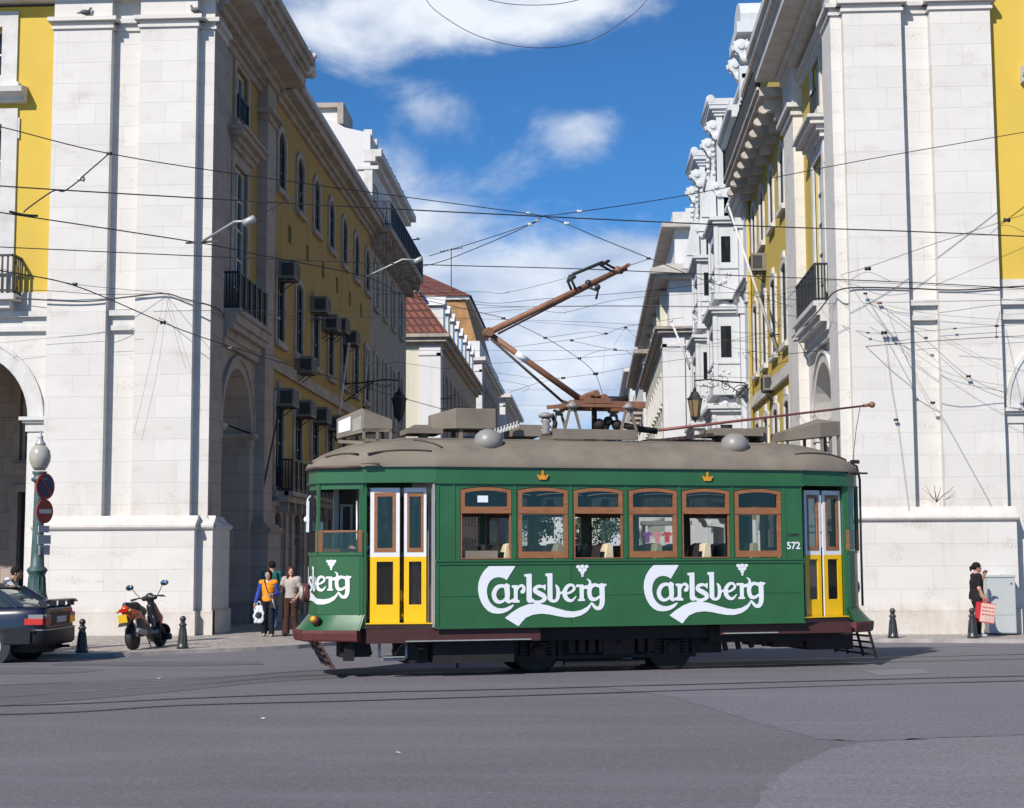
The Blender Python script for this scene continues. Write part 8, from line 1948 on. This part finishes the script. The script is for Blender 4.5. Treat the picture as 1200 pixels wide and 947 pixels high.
W([(0,339,Y,34.4),(60,341,Y,34.3),(120,345,Y,34.4),(190,344,Y,34.42)], 'upper cable along the left pilasters to the anchor', 0.010)
W([(0,348,Y,34.4),(60,352,Y,34.4),(105,353,Y,34.42),(150,348,Y,34.42),(192,344,Y,34.42),(215,350,Y,34.4),(243,357,Y,34.3),(258,364,Y,35),(263,372,Y,36)], 'thick black cable clipped to the left pilasters and turning the corner', 0.022)
W([(193,344,Y,34.4),(230,355,Y,30),(350,371,Y,33),(470,372,Y,60)], 'stay from the left cable anchor across the shaded facade', 0.007)
W([(193,344,Y,34.4),(175,430,Y,34.3),(157,508,Y,34.3)], 'faint guy strand hanging from the left cable anchor, leaning left', 0.004, 'wire_grey')
W([(193,344,Y,34.4),(205,390,Y,34.3),(218,432,Y,34.3)], 'faint guy strand hanging from the left cable anchor, leaning right', 0.004, 'wire_grey')
W([(240,376,Y,40),(330,375,Y,42),(470,372,Y,58),(700,378,Y,60),(900,392,Y,44)], 'span wire with a white insulator over the balcony, crossing the street', 0.008, beads=[(326,373,Y,42,'bulb',0.06)])
W([(180,365,Y,34.36),(262,364,Y,34.5),(430,365,Y,48),(560,361,Y,50),(720,358,Y,50),(888,360,Y,48),(983,357,Y,36)], 'grey span wire at the height of the right balcony', 0.008, 'wire_grey', beads=[(279,334,Y,37,'bulb',0.06)])
W([(160,387,Y,34.3),(60,396,Y,34.36),(0,402,Y,34.36)], 'faint wire running left from the cable anchor along the arcade', 0.005, 'wire_grey')
W([(250,407,Y,34.36),(272,407,Y,35),(330,420,Y,42),(400,445,Y,52),(462,452,Y,54)], 'feeder cable from the corner to the wall lantern in shade', 0.010, beads=[(270,407,Y,35,'bulb',0.05)])
W([(470,425,Y,55),(523,432,Y,56),(545,428,Y,56),(700,418,Y,56),(860,400,Y,50),(914,394,Y,44)], 'span wire with two white insulators beside the wall lantern in shade', 0.008, beads=[(432,426,Y,54,'bulb',0.06),(461,427,Y,54,'bulb',0.06)])
W([(318,424,Y,42),(432,426,Y,54),(470,425,Y,55)], 'short span wire over the lower air conditioners', 0.008)
W([(635,253,Y,29),(680,248,Y,29),(808,228,Y,31),(1000,190,Y,32),(1200,155,Y,33.5),(1260,145,Y,33.8)], 'span wire climbing from the central wire knot to the upper right edge', 0.011, beads=[(679,248,Y,29,'porcelain',0.06)])
W([(635,253,Y,29),(622,262,Y,29),(560,283,Y,30),(503,300,Y,31)], 'upper of the twin wires dropping left from the central wire knot', 0.010, beads=[(630,259,Y,29,'porcelain',0.05),(621,263,Y,29,'porcelain',0.05)])
W([(631,259,Y,29),(570,286,Y,30),(505,310,Y,31),(430,322,Y,32)], 'lower of the twin wires dropping left from the central wire knot', 0.010)
W([(635,253,Y,29),(663,262,Y,29),(700,278,Y,29),(762,303,Y,30),(830,330,Y,38),(930,360,Y,42)], 'span wire dropping right from the central wire knot to the yellow facade', 0.011, beads=[(664,262,Y,29,'porcelain',0.06),(760,303,Y,30,'wire',0.05)])
W([(735,312,Y,26),(762,303,Y,30)], 'short tie from the pantograph head height to the descending span wire', 0.008)
W([(495,-10,Y,20),(510,12,Y,20),(560,42,Y,20),(625,56,Y,20),(690,48,Y,20),(740,18,Y,20),(762,-5,Y,20)], 'slack wire hanging in a deep curve at the top of the sky', 0.006)
W([(555,-4,Y,20),(600,5,Y,20),(650,5,Y,20),(690,-3,Y,20)], 'slack wire just dipping into the top edge of the sky', 0.006)
W([(440,345,Y,58),(560,342,Y,60),(594,343,Y,60),(675,323,Y,60)], 'pull-off wire rising to the pantograph bow from the left', 0.010, beads=[(594,342,Y,60,'porcelain',0.07)])
W([(470,326,Y,62),(560,354,Y,60),(640,350,Y,58),(769,340,Y,54),(840,330,Y,50)], 'span wire at mid height between the mansard building and the ornate building', 0.012)
W([(400,331,Y,60),(560,357,Y,60),(720,359,Y,56),(860,360,Y,50)], 'nearly level span wire just above the elbow of the pantograph', 0.012)
W([(480,348,Y,60),(567,367,Y,60),(592,374,Y,60),(639,396,Y,60),(678,420,Y,60),(697,438,Y,60),(704,455,Y,60),(709,478,Y,60)], 'diagonal wire passing behind the pantograph down to the right', 0.016, beads=[(590,373,Y,60,'wire',0.09),(639,396,Y,60,'wire',0.09),(679,420,Y,60,'wire',0.09),(698,438,Y,60,'wire',0.12)])
W([(567,367,Y,60),(620,362,Y,60),(661,366,Y,60),(720,352,Y,58),(800,345,Y,54),(900,342,Y,46)], 'wire with a pale insulator, behind the upper arm of the pantograph', 0.010, beads=[(661,366,Y,60,'porcelain',0.07)])
W([(560,366,Y,60),(600,375,Y,60),(700,383,Y,60),(790,393,Y,60),(890,402,Y,48)], 'thin wire sloping right behind the middle of the pantograph', 0.008, 'wire_grey')
W([(639,396,Y,62),(690,389,Y,62),(709,392,Y,62)], 'short pull-off arm behind the pantograph, upper one', 0.010)
W([(590,408,Y,70),(670,398,Y,70),(710,391,Y,70),(733,383,Y,70),(800,372,Y,68)], 'wire with hanging insulators to the right of the pantograph', 0.012, beads=[(710,391,Y,70,'wire',0.10),(733,384,Y,70,'wire',0.10)])
W([(733,383,Y,70),(745,395,Y,70),(760,402,Y,70)], 'short drop wire on the right, branching off below an insulator', 0.009)
W([(733,383,Y,70),(720,405,Y,70)], 'hanger wire between two span wires right of the pantograph', 0.008)
W([(668,399,Y,72),(700,406,Y,72),(722,410,Y,72),(735,412,Y,72),(748,424,Y,72)], 'stepped pull-off wire below the hanging insulators', 0.012, beads=[(670,399,Y,72,'wire',0.1),(721,410,Y,72,'wire',0.1)])
W([(680,420,Y,66),(696,413,Y,66),(722,408,Y,66)], 'short pull-off arm behind the pantograph, lower one', 0.010)
W([(480,411,Y,64),(600,411,Y,64),(750,411,Y,64),(812,412,Y,64)], 'level grey span wire behind the white tag of the pantograph', 0.009, 'wire_grey')
W([(597,460,Y,78),(630,449,Y,78),(660,443,Y,78),(698,438,Y,78),(750,428,Y,76),(840,416,Y,66),(885,412,Y,52)], 'wire rising right above the tram roof from the far white building', 0.013, beads=[(660,443,Y,78,'wire',0.12)])
W([(570,436,Y,80),(604,440,Y,80),(625,443,Y,80),(661,443,Y,80)], 'short stepped wire left of the lower pantograph arm', 0.010)
W([(575,444,Y,84),(610,450,Y,84),(620,454,Y,84),(612,460,Y,84)], 'bent pull-off wire above the far white building', 0.012)
W([(560,457,Y,80),(650,457,Y,80),(722,457,Y,80)], 'thin level wire low over the street, upper one', 0.008, 'wire_grey')
W([(530,474,Y,90),(640,475,Y,90),(730,474,Y,90)], 'thin level wire low over the street, just above the tram roof', 0.010, 'wire_grey')
W([(709,406,Y,72),(706,440,Y,72)], 'thin vertical dropper right of the lower pantograph arm', 0.006, 'wire_grey')
W([(900,418,Y,40),(933,414,Y,38),(1051,403,Y,33.5),(1168,395,Y,33),(1260,392,Y,32)], 'contact wire over the right facade with two hangers', 0.010, beads=[(1050,403,Y,33.5,'wire',0.04),(1168,395,Y,33,'wire',0.04)])
W([(1168,395,Y,33),(1168,382,Y,33),(1172,365,Y,34.36)], 'hanger wire above the contact wire near the right edge', 0.007, beads=[(1168,382,Y,33,'wire',0.05)])
W([(870,350,Y,50),(928,342,Y,42),(983,323,Y,35),(1017,313,Y,33),(1100,284,Y,31),(1180,258,Y,30),(1260,232,Y,29)], 'span wire climbing over the right pilasters with two bell insulators', 0.007, beads=[(1017,315,Y,33,'wire',0.08),(1180,258,Y,30,'wire',0.08)])
W([(997,328,Y,33.5),(1017,319,Y,33),(1044,330,Y,33)], 'bridle of the bell insulator nearer the street, right side', 0.006)
W([(1160,274,Y,30.5),(1180,264,Y,30),(1215,280,Y,30)], 'bridle of the bell insulator nearer the right edge', 0.006)
W([(1095,335,Y,33),(1200,290,Y,32),(1260,264,Y,31)], 'thin wire rising to the right edge over the outer pilaster', 0.006)
W([(888,357,Y,50),(960,356,Y,36.5),(1031,355,Y,34.4),(1170,352,Y,34.4),(1230,351,Y,34.4)], 'thin level wire along the right facade below the balcony', 0.006, beads=[(1031,355,Y,34.4,'rust',0.06)])
W([(928,396,Y,42),(958,366,Y,36),(972,348,Y,35),(983,340,Y,34.45),(1005,337,Y,34.45),(1065,338,Y,34.45),(1120,340,Y,34.45),(1171,337,Y,34.45),(1240,333,Y,34.45)], 'thick black cable clipped along the right facade and round its corner', 0.020)
W([(905,343,Y,46),(960,330,Y,36),(1010,331,Y,34.36),(1090,334,Y,34.36),(1200,340,Y,34.36)], 'thin wire just above the thick cable on the right facade', 0.006)
W([(1014,344,Y,34.36),(1028,368,Y,34.36),(1048,397,Y,34.36),(1068,420,Y,34.36)], 'diagonal stay crossing the inner right pilaster', 0.006, beads=[(1014,344,Y,34.36,'wire',0.05),(1036,390,Y,34.36,'wire',0.08)])
W([(1036,390,Y,34.36),(1051,403,Y,33.5)], 'short bent tie to the contact wire on the right facade', 0.009)
W([(1020,350,Y,34.36),(1075,390,Y,34.36),(1134,441,Y,34.36),(1176,460,Y,34.36)], 'long stay sloping down across both right pilasters', 0.006, beads=[(1135,441,Y,34.36,'wire',0.06),(1085,396,Y,34.36,'wire',0.05)])
W([(1060,405,Y,34.36),(1110,437,Y,34.36),(1176,452,Y,34.36)], 'second stay sloping down beside the long one on the right facade', 0.005, 'wire_grey')
W([(1105,394,Y,34.4),(1150,418,Y,34.4),(1172,428,Y,34.4)], 'faint short stay on the outer right pilaster', 0.004, 'wire_grey')
W([(1037,357,Y,34.4),(1060,415,Y,34.4),(1091,471,Y,34.4),(1107,493,Y,34.4),(1162,592,Y,34.4)], 'thin guy wire running down the right facade to the plinth', 0.005, 'wire_grey', beads=[(1093,472,Y,34.4,'wire',0.06)])
W([(1037,397,Y,34.4),(1044,450,Y,34.4),(1051,492,Y,34.4),(1060,560,Y,34.4),(1066,605,Y,34.4),(1070,640,Y,34.4)], 'thin guy wire hanging almost straight down the inner right pilaster', 0.005, 'wire_grey', beads=[(1050,492,Y,34.4,'wire',0.06)])
W([(974,377,Y,35),(1017,390,Y,34.36),(1080,388,Y,34.36),(1119,385,Y,34.36),(1200,380,Y,34.36)], 'thin wire with small clamps above the right contact wire', 0.006, beads=[(1017,390,Y,34.36,'wire',0.04),(1119,385,Y,34.36,'wire',0.04)])
W([(1040,358,Y,34.36),(1100,369,Y,34.36),(1200,376,Y,34.36)], 'faint wire fanning right from the rusty anchor', 0.005, 'wire_grey')
W([(843,402,Y,50),(900,388,Y,48),(930,370,Y,44),(975,352,Y,36)], 'wire rising across the sunlit yellow facade', 0.007)
W([(905,343,Y,48),(925,352,Y,44),(936,358,Y,42)], 'short wire in front of the yellow windows on the right', 0.006)
W([(800,409,Y,56),(845,406,Y,52),(905,415,Y,46),(933,414,Y,44)], 'wire reaching the contact wire past the tip of the low flagpole', 0.007)
W([(760,443,Y,80),(815,441,Y,56),(880,443,Y,52)], 'support wire of the amber lantern', 0.010)
# fittings hanging in the wires
def arm(spec, label, r=0.02):
    P = [atZ(x, y, v) if k == 'Z' else atY(x, y, v) for (x, y, k, v) in spec]; base = P[0].copy(); o = empty('pull_off_arm', base, 0, label, 'wire fitting', 'pull-off arms on the wires')
    b = MB(); b.tube([p-base for p in P], r, 8); b.build('tube', M['galv'], o); b = MB(); b.lathe([(0.03,-0.10),(0.055,-0.08),(0.055,0.08),(0.03,0.10)], P[-1]-base, 10, axis=(1,0,0.5)); b.build('insulator', M['galv'], o)
    b = MB(); b.bar(P[0]-base-Vector((0.25,0,0.02)), P[0]-base+Vector((0.25,0,0.0)), 0.025, 0.03); b.build('clamp', M['wire'], o)
arm([(237,283,Z,6.5),(275,260,Z,6.6),(292,259,Z,6.6)], 'grey pull-off arm in front of the tall corner window with blue panes')
arm([(432,323,Y,32),(472,304,Y,32),(490,305,Y,32)], 'grey pull-off arm against the grey apartment block')
arm([(453,440,Y,60),(500,432,Y,60),(528,441,Y,60)] if False else [(523,467,Y,62),(545,456,Y,62),(572,459,Y,62)], 'pale pull-off arm just above the taupe roof box of the tram')
W([(292,259,Z,6.6),(330,240,Y,30),(369,217,Y,32),(560,283,Y,31)] if False else [(292,259,Z,6.6),(369,218,Y,32)], 'stay from the pull-off arm up over the yellow windows', 0.008)
W([(28,249,Z,6.5),(33,244,Z,6.6),(62,224,Z,6.65),(75,224,Z,6.65),(92,212,Z,6.7),(98,206,Z,6.75),(128,180,Y,22)], 'linked rod hanging between wires in front of the left yellow panel', 0.012, beads=[(95,210,Z,6.7,'porcelain',0.06)])
W([(11,248,Z,6.5),(28,252,Z,6.48),(44,253,Z,6.5)], 'short clamp bar on the contact wire in front of the left yellow panel', 0.022)
